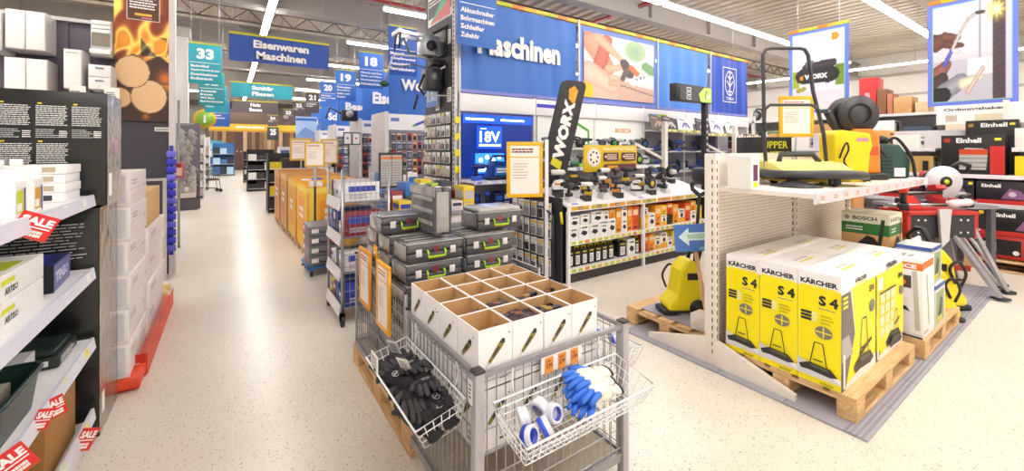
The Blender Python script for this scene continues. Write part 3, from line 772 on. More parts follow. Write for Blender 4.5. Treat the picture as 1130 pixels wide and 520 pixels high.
def open_box():
    if _bx: return _bx['m']
    mb = MB(); T = .0035
    n = [(-BW/2+.002, BW/2-.002, -BD/2+.002, -BD/2+.002+T), (-BW/2+.002, BW/2-.002, BD/2-.002-T, BD/2-.002), (-BW/2+.002, -BW/2+.002+T, -BD/2+.002+T, BD/2-.002-T), (BW/2-.002-T, BW/2-.002, -BD/2+.002+T, BD/2-.002-T)]
    for i, a in enumerate(n): mb.box(*a, 0, BH, wh)
    mb.box(-BW/2+.006, BW/2-.006, -BD/2+.006, BD/2-.006, .001, .004, inn)
    _bx['m'] = mb.mesh('carton_walls')
    mb = MB(); q = .0060; e = .0009
    X0, X1, Y0, Y1 = -BW/2+q, BW/2-q, -BD/2+q, BD/2-q
    for pts in (((X0, Y0), (X1, Y0)), ((X1, Y0), (X1, Y1)), ((X1, Y1), (X0, Y1)), ((X0, Y1), (X0, Y0))):
        (xa, ya), (xb, yb) = pts
        mb.quad([(xa, ya, .004), (xb, yb, .004), (xb, yb, BH-.001), (xa, ya, BH-.001)], inn)
    _bx['i'] = mb.mesh('brown_lining')
    mb = MB(); mb.face((-BW/2+.002, -BD/2+.002, 0), (1, 0, 0), (0, 0, 1)); knife_print(mb, BW, BH)
    mb.face((-BW/2+.002, BD/2-.002, 0), (0, -1, 0), (0, 0, 1)); knife_print(mb, BD*.9, BH); _bx['p'] = mb.mesh('print')
    return _bx['m']
open_box()
_kn = []
for v in range(3):
    mb = MB(); hc = M(('2a1c22', '3a2026', '241a2e')[v], .4); mb.prism([(-.075, -.01), (-.02, -.012), (.06, -.014), (.075, -.004), (.07, .012), (-.02, .011), (-.075, .008)], 'Y', -.011, .011, hc); a = mb.mesh('handle')
    mb = MB(); mb.box(-.01, .025, -.012, .012, .002, .015, M(('8a4a22', '3a2a2c', '9a7a2a')[v], .45), .003); b = mb.mesh('grip_pad')
    mb = MB(); mb.prism([(-.074, -.006), (-.1, .001), (-.074, .006)], 'Y', -.001, .001, STEEL()); _kn.append((a, b, mb.mesh('blade')))
FILL = {(0, 0): 0, (1, 0): 8, (2, 0): 7, (3, 0): 0, (0, 1): 0, (1, 1): 6, (2, 1): 6, (3, 1): 4, (0, 2): 1, (1, 2): 0, (2, 2): 3, (3, 2): 0, (1, 3): 3, (2, 3): 2, (3, 3): 0, (0, 3): 0}
for lay in range(2):
    for j in range(4):
        for i in range(4):
            if lay == 0 and i not in (0, 3) and j not in (0,): continue
            x = NX0+.012+BW/2+i*BW; y = NY0+.022+BD/2+j*BD-.004; z = .398+lay*(BH+.012)
            z = .66 if lay else .418
            where = '%s across, %s row' % (ORD[i], ORD[j])
            t = thing('open_white_box', ('open white knife box in the near cage, %s, upper layer' if lay else 'white knife box in the near cage, %s, lower layer') % where, 'box', (x, y, z), random.uniform(-.01, .01))
            obj('carton_walls', _bx['m'], t); obj('brown_lining', _bx['i'], t); obj('print', _bx['p'], t)
            if lay:
                r = random.Random(i*9+j)
                for k in range(FILL[(i, j)]):
                    v = r.randrange(3); zz = z+.185+.018*(k//4)+r.uniform(0, .006)
                    g = thing('utility_knife', 'dark utility knife with brownish grip in the white box %s' % where, 'knife', (x+r.uniform(-.015, .015), y-.05+.028*(k % 4)+.006*(k//4), zz), (r.uniform(-.3, .3), r.uniform(-.15, .15), r.uniform(-.45, .45)), 'utility knives in the open white boxes')
                    obj('handle', _kn[v][0], g); obj('grip_pad', _kn[v][1], g); obj('blade', _kn[v][2], g)
                if FILL[(i, j)]:
                    mb = MB(); mb.box(-BW/2+.012, BW/2-.012, -BD/2+.012, BD/2-.012, .004, .17, M('3a2a2a', .7), .004); mb.build('filler', t)

# wire baskets hung on the cage
def basket(label, ax, outer, L, depth, drop, zin, zout, loc, rot):
    """local frame: x along the rim, -y outwards; inner rim at y=0"""
    t = thing('wire_basket', label, 'basket', loc, rot)
    wm = M('f1f0f2', .35); zi, zo = 0, zout-zin
    A = Vector((0, 0, zi)); B = Vector((L, 0, zi)); C_ = Vector((L, -outer, zo)); D = Vector((0, -outer, zo))
    mb = MB(); mb.tube([A, B, C_, D], .0045, wm, 6, closed=True); mb.build('rim', t)
    ins = .05; bz = zo-drop
    a = Vector((.03, -.01, bz+.03)); b = Vector((L-.03, -.01, bz+.03)); c = Vector((L-.03, -outer+ins, bz)); d = Vector((.03, -outer+ins, bz))
    mb = MB()
    def side(p, q, p2, q2, n, m, r=.0022):
        for i in range(n+1): mb.tube([p.lerp(q, i/n), p2.lerp(q2, i/n)], r, wm, 4, cap=False)
        for k in range(1, m+1): mb.tube([p.lerp(p2, k/m), q.lerp(q2, k/m)], r, wm, 4, cap=False)
    side(D, C_, d, c, int(L/.032), 3); side(A, B, a, b, int(L/.032), 4); side(A, D, a, d, 6, 3); side(B, C_, b, c, 6, 3); side(d, c, a, b, int(L/.032), 6)
    stuff(mb.build('wire_mesh', t))
    for x in (.1, L-.1):
        mb = MB(); mb.tube([(x, 0, 0), (x, .012, .02), (x, .02, .06), (x, .008, .1)], .004, wm, 5); mb.build('hook', t)
    return t
# left basket: along the aisle side (rim runs in Y, outwards = -X)
bl = basket('white wire basket on the aisle side of the near cage, full of black gloves', 'Y', .205, .65, .2, .095, .63, .58, (NX0-.022, NY1-.04, .63), -pi/2)
br = basket('white wire basket on the front of the near cage with blue-white gloves', 'X', .22, .685, .22, .10, .627, .58, (NX0+.055, NY0-.022, .627), 0)
b3 = basket('white wire basket on the right side of the near cage with tape rolls', 'Y', .2, .62, .2, .1, .6, .55, (NX1+.022, NY0+.05, .60), pi/2)
mb = MB(); mb.box(.10, .20, -.209, -.205, -.05, .03, PALE()); mb.face((.1, -.209, -.05), (1, 0, 0), (0, 0, 1)); mb.lines(.01, .01, .08, .06, 4, INK(), .4, 3); mb.build('card', bl)

# gloves: mitt body, four fingers, thumb and cuff in one skin
def glove_mesh(name, back, fing, cuff, seed, s=1.0):
    r = random.Random(seed); mb = MB()
    mb.blob((0, 0, 0), .046*s, .055*s, .016*s, back, 12, 6, .7)
    for k in range(4):
        x = (-.033+.022*k)*s; L = (.062, .075, .07, .055)[k]*s; b = r.uniform(.0, .02)
        mb.tube([(x, .035*s, .0), (x*1.08, (.055)*s, .004), (x*1.15+r.uniform(-.004, .004), .05*s+L*.6, .004-b*.5), (x*1.2, .045*s+L, -b)], [.0115*s, .0125*s, .0115*s, .008*s], fing, 8)
    mb.tube([(.03*s, -.02*s, 0), (.055*s, .008*s, .002), (.066*s, .04*s, -.002)], [.015*s, .0135*s, .009*s], fing, 8)
    mb.tube([(0, -.04*s, 0), (0, -.075*s, .001), (0, -.105*s, 0)], [.03*s, .029*s, .034*s], cuff, 10)
    me = mb.mesh(name)
    for v in me.vertices:
        if v.co.y < -.045*s: v.co.z *= .45
    return me
bk = M('1c1b1d', .85, scale=60, bump=.3); gr = M('3a393c', .8, scale=60, bump=.25)
G = [glove_mesh('glove_body', bk, gr, bk, i) for i in range(4)]
mb = MB(); mb.face((-.02, -.02, .0165), (1, 0, 0), (0, 1, 0)); mb.pc(.02, .02, .017, M('c9c9cd', .5), 16); mb.pc(.02, .02, .014, bk, 16); mb.pl([(.006, .012), (.034, .028)], .004, M('c9c9cd', .5)); mb.pl([(.008, .026), (.03, .014)], .003, M('c9c9cd', .5)); GL = mb.mesh('emblem')
spots = []
r = random.Random(3)
for k in range(22):
    row = k // 2; yy = NY0+.155+.043*row+r.uniform(-.006, .006)
    xx = NX0-.085-(.07 if k % 2 else 0)-r.uniform(0, .008)
    spots.append((xx, yy, .535+.03*(k % 2 == 0)+.03*((row*3) % 4 == 1)+.012*(row % 2)))
for k, (x, y, z) in enumerate(spots):
    g = thing('black_glove', 'black work glove with round pale emblem, %s %s in the basket beside the aisle' % (ORD[k//2], 'inner one' if k % 2 == 0 else 'outer one'), 'glove', (x, y, z), (r.uniform(-.15, .3), r.uniform(-.3, .1), r.choice([pi*.97, pi*1.05, 0.05, pi*1.1, .15])+r.uniform(-.25, .25)))
    obj('glove_body', G[k % 4], g, None, None)
    if k % 2 == 0 or k % 3 == 0: obj('emblem', GL, g)
for k, (x, y, z) in enumerate(((.64, 1.78, .645), (.66, 1.98, .64))):
    t = thing('glove_card', ('white price card standing among the black gloves', 'white folded card at the far end of the black gloves')[k], 'card', (x, y, z), (.5, 0, -1.0))
    mb = MB(); mb.box(-.03, .03, -.001, .001, -.04, .045, PALE()); mb.build('card', t); mb = MB(); mb.face((-.03, -.001, -.04), (1, 0, 0), (0, 0, 1)); mb.lines(.008, .01, .04, .06, 5, INK(), .4, k); mb.build('print', t)
blu = M('2f6fd6', .5); wht = M('efe9d6', .8, scale=60, bump=.3)
G2 = [glove_mesh('glove_body', wht, blu, M('ece7dc', .8), 10+i, 1.12) for i in range(2)]
cuffm = MB(); cuffm.tube([(0, -.108, 0), (0, -.12, 0)], [.039, .039], BLACK(), 10); cm = cuffm.mesh('cuff_band')
for v in cm.vertices: v.co.z *= .45
for k, (x, y, z, a) in enumerate(((1.25, 1.26, .60, 1.75), (1.27, 1.28, .63, 1.6), (1.23, 1.24, .565, 2.0), (1.29, 1.25, .57, 1.45), (1.265, 1.235, .605, 1.85))):
    g = thing('blue_white_glove', 'white glove with blue dipped fingers in the front basket, %s of the pile' % ORD[k], 'glove', (x, y, z), (.12, -.1, a))
    obj('glove_body', G2[k % 2], g); obj('cuff_band', cm, g)
# tape rolls
def tape_roll(label, loc, rot, c1):
    t = thing('tape_roll', label, 'tape', loc, rot); t.scale = (.78, .78, .78)
    mb = MB(); mb.lathe([(.032, -.025), (.045, -.025), (.045, .025), (.032, .025), (.032, -.025)], M('dcdde6', .25), 18); mb.build('tape', t)
    mb = MB(); mb.lathe([(.0455, -.024), (.0475, -.024), (.0475, .0), (.0455, .0)], M(c1, .35), 18); mb.build('band', t)
    mb = MB(); mb.lathe([(.029, -.025), (.0319, -.025), (.0319, .025), (.029, .025), (.029, -.025)], M('3a4ab8', .4), 18); mb.build('core', t)
tr = [(.90, 1.205, .56, (1.2, .2, .3), 'clear tape roll with blue core at the left end of the front basket', '2a3fb0'), (.93, 1.285, .575, (1.3, 0, 1.2), 'clear tape roll leaning behind the left end roll of the front basket', 'e9e9f2'),
      (.98, 1.215, .56, (1.0, .5, .9), 'blue banded tape roll, second from the left in the front basket', '2f4fd0'), (1.05, 1.25, .565, (1.25, .2, .1), 'clear tape roll in the middle of the front basket', 'd9dbe4'),
      (1.02, 1.30, .575, (1.2, -.3, 2.0), 'clear tape roll at the back middle of the front basket', 'e4e5ee')]
for x, y, z, ro, la, c_ in tr: tape_roll(la, (x, y, z), ro, c_)
for i in range(5): tape_roll('blue tape roll in the right-hand basket, %s from the front' % ORD[i], (1.72+.03*(i % 2), 1.48+.1*i, .56), (1.2, .3, i), '2f4fd0')

# ============================================================ TALL CAGE with stacked tool cases
TY0, TY1, TX1 = 2.15, 3.20, 1.68
pallet('wooden pallet under the tall wire cage beside the aisle', (1.20, 2.66, 0), pi/2, 1.2, .86)
c2 = cage('tall grey wire cage with yellow framed signs, full of dark tool cases', .78, TX1, TY0, TY1, .82, .15, False)
def framed_sign(label, loc, rot, w, h, fr='f0b81e', lines=True, head=True, name='framed_sign', th=.02, hdr='b03a1a', big=None):
    t = thing(name, label, 'sign', loc, rot)
    f = M(fr, .4); b = .1*w
    for a in ((-w/2, w/2, -h/2, -h/2+b), (-w/2, w/2, h/2-b, h/2), (-w/2, -w/2+b, -h/2+b, h/2-b), (w/2-b, w/2, -h/2+b, h/2-b)):
        mb = MB(); mb.box(a[0], a[1], -th/2, th/2, a[2], a[3], f, .003); mb.build('frame_rail', t)
    mb = MB(); mb.box(-w/2+b, w/2-b, -th/4, th/4, -h/2+b, h/2-b, M('f6efe8', .5)); mb.face((-w/2+b, -th/4, -h/2+b), (1, 0, 0), (0, 0, 1)); W, H = w-2*b, h-2*b
    if head: mb.lines(W*.06, H*.84, W*.8, H*.11, 2, M(hdr, .5), .6, 3, .3); mb.pr(0, H*.75, W, H*.02, f)
    if lines: mb.lines(W*.08, H*.3, W*.6, H*.35, 6, M('c9a09a', .5), .3, 7, .4)
    if big: mb.pt(big, W/2, H*.3, H*.2, M('d2502a', .5), W*.6, .04, 'c')
    mb.build('sheet', t); return t
framed_sign('tall white sign in orange frame on the far end of the tall cage', atx(403, 306, .765), -pi/2, .26, .38, 'e79a2a')
framed_sign('orange framed sign on the near half of the tall cage side', atx(423, 327, .765), -pi/2, .24, .40, 'f0a82a', hdr='d07a2a')
t = thing('round_sticker_disc', 'orange disc hanging behind the wire between the two cage signs', 'sign', (.80, 2.82, .90), -pi/2)
mb = MB(); mb.cyl((0, .005, 0), .06, .006, M('f0a41e', .4), 20, 'Y'); mb.cyl((0, .0, 0), .018, .006, PALE(), 14, 'Y'); mb.build('disc', t)
cs = M('5b5a5d', .22, .05, var=.35, scale=18, bump=.25, coat=.4); cs2 = M('474549', .3, var=.3, scale=18, bump=.2); clr = M('a3a09f', .15, .1, var=.35, scale=16, bump=.5, coat=.5)
_tc = {}
def tool_case(label, loc, rot=0.0, L=.36, W=.27, H=.118, grp=None):
    """lying case, front (-y) with handle"""
    if 'p' not in _tc:
        P = []
        mb = MB(); mb.box(-L/2, L/2, -W/2, W/2, 0, H*.52, cs2, .012); P.append(('base', mb.mesh('base')))
        mb = MB(); mb.box(-L/2, L/2, -W/2, W/2, H*.53, H, cs, .014)
        P.append(('lid', mb.mesh('lid')))
        mb = MB()
        for i in (-1, 0, 1): mb.box(-L/2+.03, L/2-.03, i*.07-.012, i*.07+.012, H, H+.003, clr, .001)
        P.append(('rib', mb.mesh('rib')))
        gh = M('a8d61e', .4); mb = MB(); mb.tube([(-.055, -W/2+.004, H*.62), (-.055, -W/2-.012, H*.55), (-.055, -W/2-.014, H*.3), (.055, -W/2-.014, H*.3), (.055, -W/2-.012, H*.55), (.055, -W/2+.004, H*.62)], .0065, gh, 6); P.append(('handle', mb.mesh('handle')))
        for s in (-1, 1):
            mb = MB(); mb.box(s*.11-.018, s*.11+.018, -W/2-.006, -W/2+.002, H*.35, H*.72, M('d8d3d4', .4), .002); P.append(('latch', mb.mesh('latch')))
        mb = MB(); mb.face((-L/2, -W/2, 0), (1, 0, 0), (0, 0, 1)); mb.pc(L/2, H*.66, .022, M('7a2a3a', .4), 14); mb.pr(L/2-.045, H*.18, .09, .012, M('e08a2a', .4)); P.append(('print', mb.mesh('print')))
        mb = MB(); mb.box(-L/2-.003, L/2+.003, -W/2-.003, -W/2+.05, H-.002, H+.004, clr, .002); mb.box(-L/2-.004, -L/2+.0, -W/2+.02, W/2-.02, H*.2, H*.9, clr, .001); P.append(('shrink_film', mb.mesh('shrink_film')))
        _tc['p'] = P
    t = thing('tool_case', label, 'case', loc, rot)
    for n, me in _tc['p']: obj(n, me, t)
    return t
lay = [.188, .31, .432, .554, .676, .80, .922]
wn = ['bottom', 'second', 'third', 'fourth', 'fifth', 'sixth', 'seventh']
for li, z in enumerate(lay):
    for cx_, cn in ((1.03, 'aisle-side column'), (1.42, 'right column')):
        for ri, y in enumerate((2.465, 2.745, 3.025)):
            if li < 5 and ri == 1 and cx_ > 1.2: continue
            if li == 6 and ri == 2 and cx_ > 1.2: continue
            tool_case('dark grey tool case in the tall cage, %s layer, %s, %s row' % (wn[li], cn, ('front', 'middle', 'back')[ri]), (cx_+random.uniform(-.006, .006), y, z), random.uniform(-.015, .015))
tool_case('dark tool case with green handle lying on top left of the stack', (.985, 2.80, 1.046), .03)
b = tool_case('tall dark tool case standing upright on its side atop the stack', (1.165, 2.59, 1.05), (0, 0, 0))
b.rotation_euler = (0, 0, 0)
b.matrix_world = Matrix.Translation((1.17, 2.60, 1.06)) @ Matrix.Rotation(pi/2, 4, 'Z') @ Matrix.Rotation(0, 4, 'Z') @ Matrix.Rotation(-pi/2, 4, 'X') @ Matrix.Translation((0, -.135-.012, 0)) @ Matrix.Diagonal((1.15, 1.1, 1.0, 1))
f = tool_case('dark tool case under cloudy film on the right top of the stack', (1.565, 2.56, 1.046), -.04)
mb = MB(); mb.box(-.17, .17, -.13, .13, .118, .15, M('a9a6a4', .2, .1, var=.3, scale=12, bump=.8), .014); mb.build('film_cover', f)
# ============================================================ HANGING SIGNS AND BANNERS
BLU = lambda: M('3a6fc4', .5, var=.04, scale=3); TEAL = lambda: M('2a9fb0', .5, var=.05, scale=3); BROWN = lambda: M('55484a', .5, var=.05, scale=3)
DBLU = lambda: M('2450a8', .5, var=.04, scale=3)
def edge_strip(mb, w, h, th, z):
    """the orange-yellow-green bar along the top of every banner"""
    cols = ['e8742a', 'ecb32a', 'b9c42a', 'd9c22a']; n = 8
    for i in range(n): mb.box(w*i/n, w*(i+1)/n, -th, th, z, z+h, M(cols[i % 4] if w > 3 else ('b9c42a', 'd9c22a')[i % 2], .45))
def cloth(w, h, nx=24, amp=.012, seed=0, nz=6):
    """a hanging cloth with soft vertical folds"""
    r = random.Random(seed); ph = [r.uniform(0, 6.28) for _ in range(4)]; fr = [r.uniform(1.5, 7) for _ in range(4)]
    vs = []; fs = []
    for j in range(nz+1):
        for i in range(nx+1):
            s_, t_ = i/nx, j/nz
            y = amp*(1-.6*t_)*sum(sin(2*pi*fr[k]*s_*w*.45+ph[k]+.6*t_*(k-1)) for k in range(4))*.5
            vs.append((w*s_, y, h*t_))
    for j in range(nz):
        for i in range(nx): fs.append((j*(nx+1)+i, j*(nx+1)+i+1, (j+1)*(nx+1)+i+1, (j+1)*(nx+1)+i))
    return vs, fs
def hangers(t, w, z0, z1=ZC+.04):
    for x in (.08*w, .92*w):
        mb = MB(); mb.tube([(x, 0, z0), (x, 0, z1)], .004, STEEL(), 4); mb.build('suspension_wire', t)
def number_sign(x, y, z0, z1, num, lines, col, label, w=.63):
    t = thing('aisle_sign', label, 'sign', (x, y, z0)); h = z1-z0
    mb = MB(); mb.box(0, w, -.008, .008, 0, h, col, .002); mb.build('board', t)
    mb = MB(); mb.box(0, w, -.012, .012, h, h+.03, M('c9c22a', .45)); mb.build('top_strip', t)
    mb = MB(); mb.face((0, -.008, 0), (1, 0, 0), (0, 0, 1), .002, .001)
    nh = h*(.27 if lines else .5)
    mb.pt(num, w/2, h-.1-nh, nh, PALE(), w*.52, .05, 'c')
    if lines:
        mb.pr(.03, h*.525, w-.06, .012, PALE()); lh = .42*h/max(4, len(lines))
        for i, s_ in enumerate(lines): mb.pt(s_, .045, h*.49-(i+1)*lh+lh*.25, lh*.62, PALE(), min(w*.86, .042*len(s_)*1.0), .035)
    mb.build('lettering', t); hangers(t, w, h+.03, ZC-z0+.06)
    return t
number_sign(2.58, 5.11, 3.05, 4.15, '16', ['Akkuschrauber', 'Bohrmaschinen', 'Schleifer', 'Zubehör'], BLU(), 'blue aisle sign 16 in front of the long blue banner')
number_sign(2.72, 8.56, 3.17, 4.18, '17', ['Motoröl', 'Autopflegemittel', 'Autozubehör', 'Fahrradzubehör'], DBLU(), 'blue aisle sign 17 behind the mounted machines')
number_sign(2.75, 11.03, 3.19, 4.12, '18', ['Hämmer und Äxte', 'Sägen und Feilen', 'Handwerkzeuge', 'Schraubendreher'], BLU(), 'blue aisle sign 18 left of sign 17')
number_sign(2.75, 13.88, 3.15, 4.11, '19', ['Kleineisen', 'Beschläge', 'Seile und', 'Ketten'], BLU(), 'blue aisle sign 19 between signs 18 and 20')
number_sign(3.07, 18.53, 3.39, 4.4, '20', ['Schrauben', 'Nägel und Dübel', 'Norm'], BLU(), 'blue aisle sign 20 beside the brown sign 21')
number_sign(3.17, 23.16, 3.46, 4.48, '21', ['Holzleisten', 'Paneele'], BROWN(), 'dark brown aisle sign 21 right of blue sign 20')
number_sign(3.1, 27.5, 3.6, 4.44, '22', ['Türen'], BROWN(), 'dark brown aisle sign 22 left of sign 21')
number_sign(2.95, 31.5, 3.4, 4.3, '23', ['Fenster', 'Zargen'], BROWN(), 'dark brown aisle sign 23 below sign 22')
number_sign(2.3, 35, 3.3, 4.1, '24', ['Platten'], BROWN(), 'small brown aisle sign 24, farthest of the numbered signs')
number_sign(1.95, 30, 2.2, 3.0, '25', [], M('3c4448', .5), 'small dark sign 25 over the far end of the aisle')
number_sign(-.78, 12.02, 3.13, 4.05, '33', ['Badmöbel', 'Spiegelschränke', 'Duschkabinen', 'Badkeramik'], TEAL(), 'teal aisle sign 33 left of the aisle')
number_sign(-.75, 15.14, 2.9, 3.85, '32', ['Armaturen', 'Brausen', 'WC-Sitze', 'Bad-Accessoires'], M('238a92', .5), 'darker teal aisle sign 32 half behind sign 33')
number_sign(-.69, 17.4, 2.86, 3.75, '31', ['Installation', 'Heizung', 'Rohre'], TEAL(), 'teal aisle sign 31 behind sign 32')
number_sign(-.62, 21.0, 2.55, 3.6, '30', ['Fliesen', 'Naturstein'], M('2a62b0', .5), 'blue-teal aisle sign 30 farthest of the left signs')
def cross_banner(x0, x1, y, z0, z1, words, col, label, strip='c9c22a', seed=1):
    w, h = x1-x0, z1-z0; t = thing('cross_banner', label, 'banner', (x0, y, z0))
    vs, fs = cloth(w, h, 30, .015, seed); mb = MB(); mb.add(vs, fs, col, True); mb.build('cloth', t)
    mb = MB(); mb.box(0, w, -.02, .02, h, h+.04, M(strip, .45)); mb.build('top_bar', t)
    mb = MB(); mb.face((0, -.03, 0), (1, 0, 0), (0, 0, 1)); n = len(words); lh = h*.84/n
    for i, s_ in enumerate(words): mb.pt(s_, w/2, h*.9-(i+1)*lh+lh*.16, lh*.74, PALE(), None if len(s_) < 6 else min(w*.6, lh*.74*.62*len(s_)), .045, 'c')
    mb.build('lettering', t); hangers(t, w, h+.04, ZC-z0+.06)
cross_banner(-.01, 1.66, 9.0, 3.21, 3.69, ['Eisenwaren', 'Maschinen'], DBLU(), 'dark blue banner reading Eisenwaren Maschinen hung across the aisle', seed=2)
cross_banner(.04, 1.79, 16, 3.3, 3.76, ['Sanitär', 'Fliesen'], TEAL(), 'teal banner reading Sanitär Fliesen hung across the aisle farther back', seed=3)
cross_banner(.11, 2.2, 26, 3.55, 4.15, ['Holz', 'Bauen'], BROWN(), 'brown banner reading Holz Bauen hung across the far aisle', seed=4)
t = thing('header_beam', 'yellow header beam above the brown timber boards at the aisle end', 'beam', (0, 36, 2.9))
mb = MB(); mb.box(-1.2, 6.2, 0, .2, .0, .55, M('e0b52a', .5)); mb.build('beam', t)
mb = MB(); mb.face((-1.2, 0, 0), (1, 0, 0), (0, 0, 1), .004); mb.pr(0, 0, 7.4, .12, M('c98a1e', .5)); mb.lines(1.6, .25, 1.8, .15, 1, PALE(), .8, 2, 0); mb.build('lettering', t)
for x in (-1.1, 6.1):
    mb = MB(); mb.box(x-.08, x+.08, .02, .18, -2.9, 0, M('7c756e', .6)); mb.build('post', t)
# timber boards standing at the far end
for i in range(26):
    r = random.Random(i); x = -1.0+.27*i
    c1, c2 = r.choice([('a98664', 'c4a27e'), ('6b4a3a', '86644e'), ('c9aa84', 'dcc29c'), ('947458', 'b0906e'), ('5a4038', '74564a')])
    t = thing('timber_board', 'tall wooden board leaning at the aisle end, %s' % ('%s from left' % ORD[i] if i < 16 else '%s from right' % ORD[25-i]), 'board', (x, 38.4+r.uniform(0, .2), 0), (-.035, 0, 0))
    mb = MB(); mb.box(0, .255, 0, .04, 0.01, r.uniform(2.9, 3.4), m_wood(c1, c2, 2.5, .6, 'Z')); mb.build('plank', t)
    mb = MB(); mb.box(.1, .15, -.004, 0, 1.4, 1.5, PALE()); mb.build('price_card', t)
mb = MB(); mb.box(-1.5, 6.5, 38.75, 38.9, 0, 4.6, M('6b5a4e', .7)); t = thing('timber_rack_wall', 'brown rack wall behind the timber boards at the end of the aisle', 'wall', (0, 0, 0)); mb.build('panel', t)

# ============================================================ LONG BANNER WALL (gondola 16)
GY = 5.5
t = thing('banner_wall', 'long blue banner with white lettering above the tool shelves', 'banner', (2.79, GY, 2.5))
BWd = 8.4; segs = [(0.02, 2.36), (2.42, 4.62), (4.66, 6.62), (6.66, 8.4)]
for i, (a, b) in enumerate(segs):
    mb = MB(); mb.m(None) if 0 else None
    if i == 1: mb.box(a, b, -.01, .01, 0, 1.36, M('6a86d8', .5)); mb.build('backing', t)
    else:
        vs, fs = cloth(b-a, 1.36, 60, .02 if i == 0 else .03, i+5, 8); mb.add([(v[0]+a, v[1], v[2]) for v in vs], fs, M(('3a72c6', '', '4f88da', '2b50b8')[i], .5, var=.05, scale=2), True); mb.build('cloth', t)
    mb = MB(); n = 10
    for k in range(n): mb.box(a+(b-a)*k/n, a+(b-a)*(k+1)/n, -.03, .03, 1.37, 1.43, M(('e8822a', 'ecb32a', 'd9c22a', 'c0c42a')[(k+i) % 4], .45))
    mb.build('top_bar', t)
    mb = MB(); mb.box(a, b, -.03, .03, -.05, 0, M('7f86cc', .45)); mb.build('bottom_bar', t)
for x in (0, 2.39, 4.64, 6.64):
    mb = MB(); mb.box(x-.02, x+.02, -.05, -.032, -.04, 1.43, M('b9bcc4', .4, .3)); mb.build('batten', t)
mb = MB(); mb.face((0, -.045, 0), (1, 0, 0), (0, 0, 1), .002); mb.pt('Maschinen', .3, .55, .37, PALE(), 1.64, .045); mb.build('lettering', t)
# picture of hands with a power tool, printed flat
import math as m_
def seg(px, py, x0, y0, x1, y1):
    dx, dy = x1-x0, y1-y0; k = max(0, min(1, ((px-x0)*dx+(py-y0)*dy)/(dx*dx+dy*dy))); return m_.hypot(px-x0-k*dx, py-y0-k*dy), k
def hand_pic(s, t):
    px, py = s*330, (1-t)*330        # art space
    c = (.93-.1*s, .86-.02*t, .84)
    if py > 250: c = (.86, .74, .68)
    if py > 180+.25*px and px > 150: c = (.82, .68, .62)
    if px < 40 and py > 190 : c = (.93, .78, .18)
    d = m_.hypot((px-235)/70, (py-55)/75)
    if d < 1: c = (.86, .93, .88) if d > .75 else (.55+.15*d, .68+.1*d, .58)
    for x0, y0, x1, y1, r0, r1, col in ((30, 40, 100, 170, 46, 36, (.90, .62, .52)), (100, 20, 70, 150, 24, 30, (.80, .45, .36)), (20, 200, 120, 260, 52, 40, (.95, .78, .70)), (110, 170, 180, 150, 20, 13, (.94, .72, .62)), (120, 215, 165, 215, 18, 12, (.95, .74, .65)), (120, 245, 160, 245, 17, 12, (.92, .70, .60)), (60, 20, 160, 110, 26, 12, (.94, .70, .58))):
        q, k = seg(px, py, x0, y0, x1, y1)
        if q < r0+(r1-r0)*k: f = 1-.16*(q/(r0+(r1-r0)*k))**2; c = tuple(v*f for v in col)
    for x0, y0, x1, y1, r0, col in ((180, 130, 205, 185, 22, (.36, .30, .30)), (190, 165, 172, 215, 12, (.42, .36, .36)), (215, 150, 240, 175, 14, (.85, .45, .30)), (225, 225, 290, 205, 18, (.96, .95, .95)), (165, 250, 330, 290, 3, (.45, .38, .36)), (290, 130, 320, 150, 26, (.45, .62, .42)), (260, 195, 262, 200, 5, (.4, .4, .45)), (240, 205, 242, 208, 5, (.4, .4, .45)), (278, 190, 280, 193, 5, (.4, .4, .45))):
        q, k = seg(px, py, x0, y0, x1, y1)
        if q < r0: c = col
    return c
obj('picture', poster_mesh('picture', 2.0, 1.2, 90, 60, hand_pic), t, (2.52, -.03, .06))
mb = MB(); mb.face((0, -.04, 0), (1, 0, 0), (0, 0, 1), .003)
# emblem panel on the last cloth
mb.T = Matrix.Identity(4); ex = 7.18; P_ = PALE()
for a, b in (((ex, .28), (ex+.62, .28)), ((ex+.62, .28), (ex+.62, 1.12)), ((ex+.62, 1.12), (ex, 1.12)), ((ex, 1.12), (ex, .28))): mb.pl([a, b], .02, P_)
el = [(ex+.31+.21*cos(k*pi/12), .74+.3*sin(k*pi/12)) for k in range(25)]; mb.pl(el, .025, P_)
mb.pl([(ex+.31, .44), (ex+.31, 1.04)], .035, P_); mb.pl([(ex+.16, .8), (ex+.31, .66), (ex+.46, .8)], .03, P_); mb.pl([(ex+.2, .92), (ex+.31, .84), (ex+.42, .92)], .03, P_); mb.pl([(ex+.2, .54), (ex+.42, .54)], .03, P_)
mb.pt('TOBILA', ex+.31, .33, .07, P_, .36, .03, 'c'); mb.build('emblem', t)
hangers(t, 8.4, 1.43, ZC-2.5-.02)
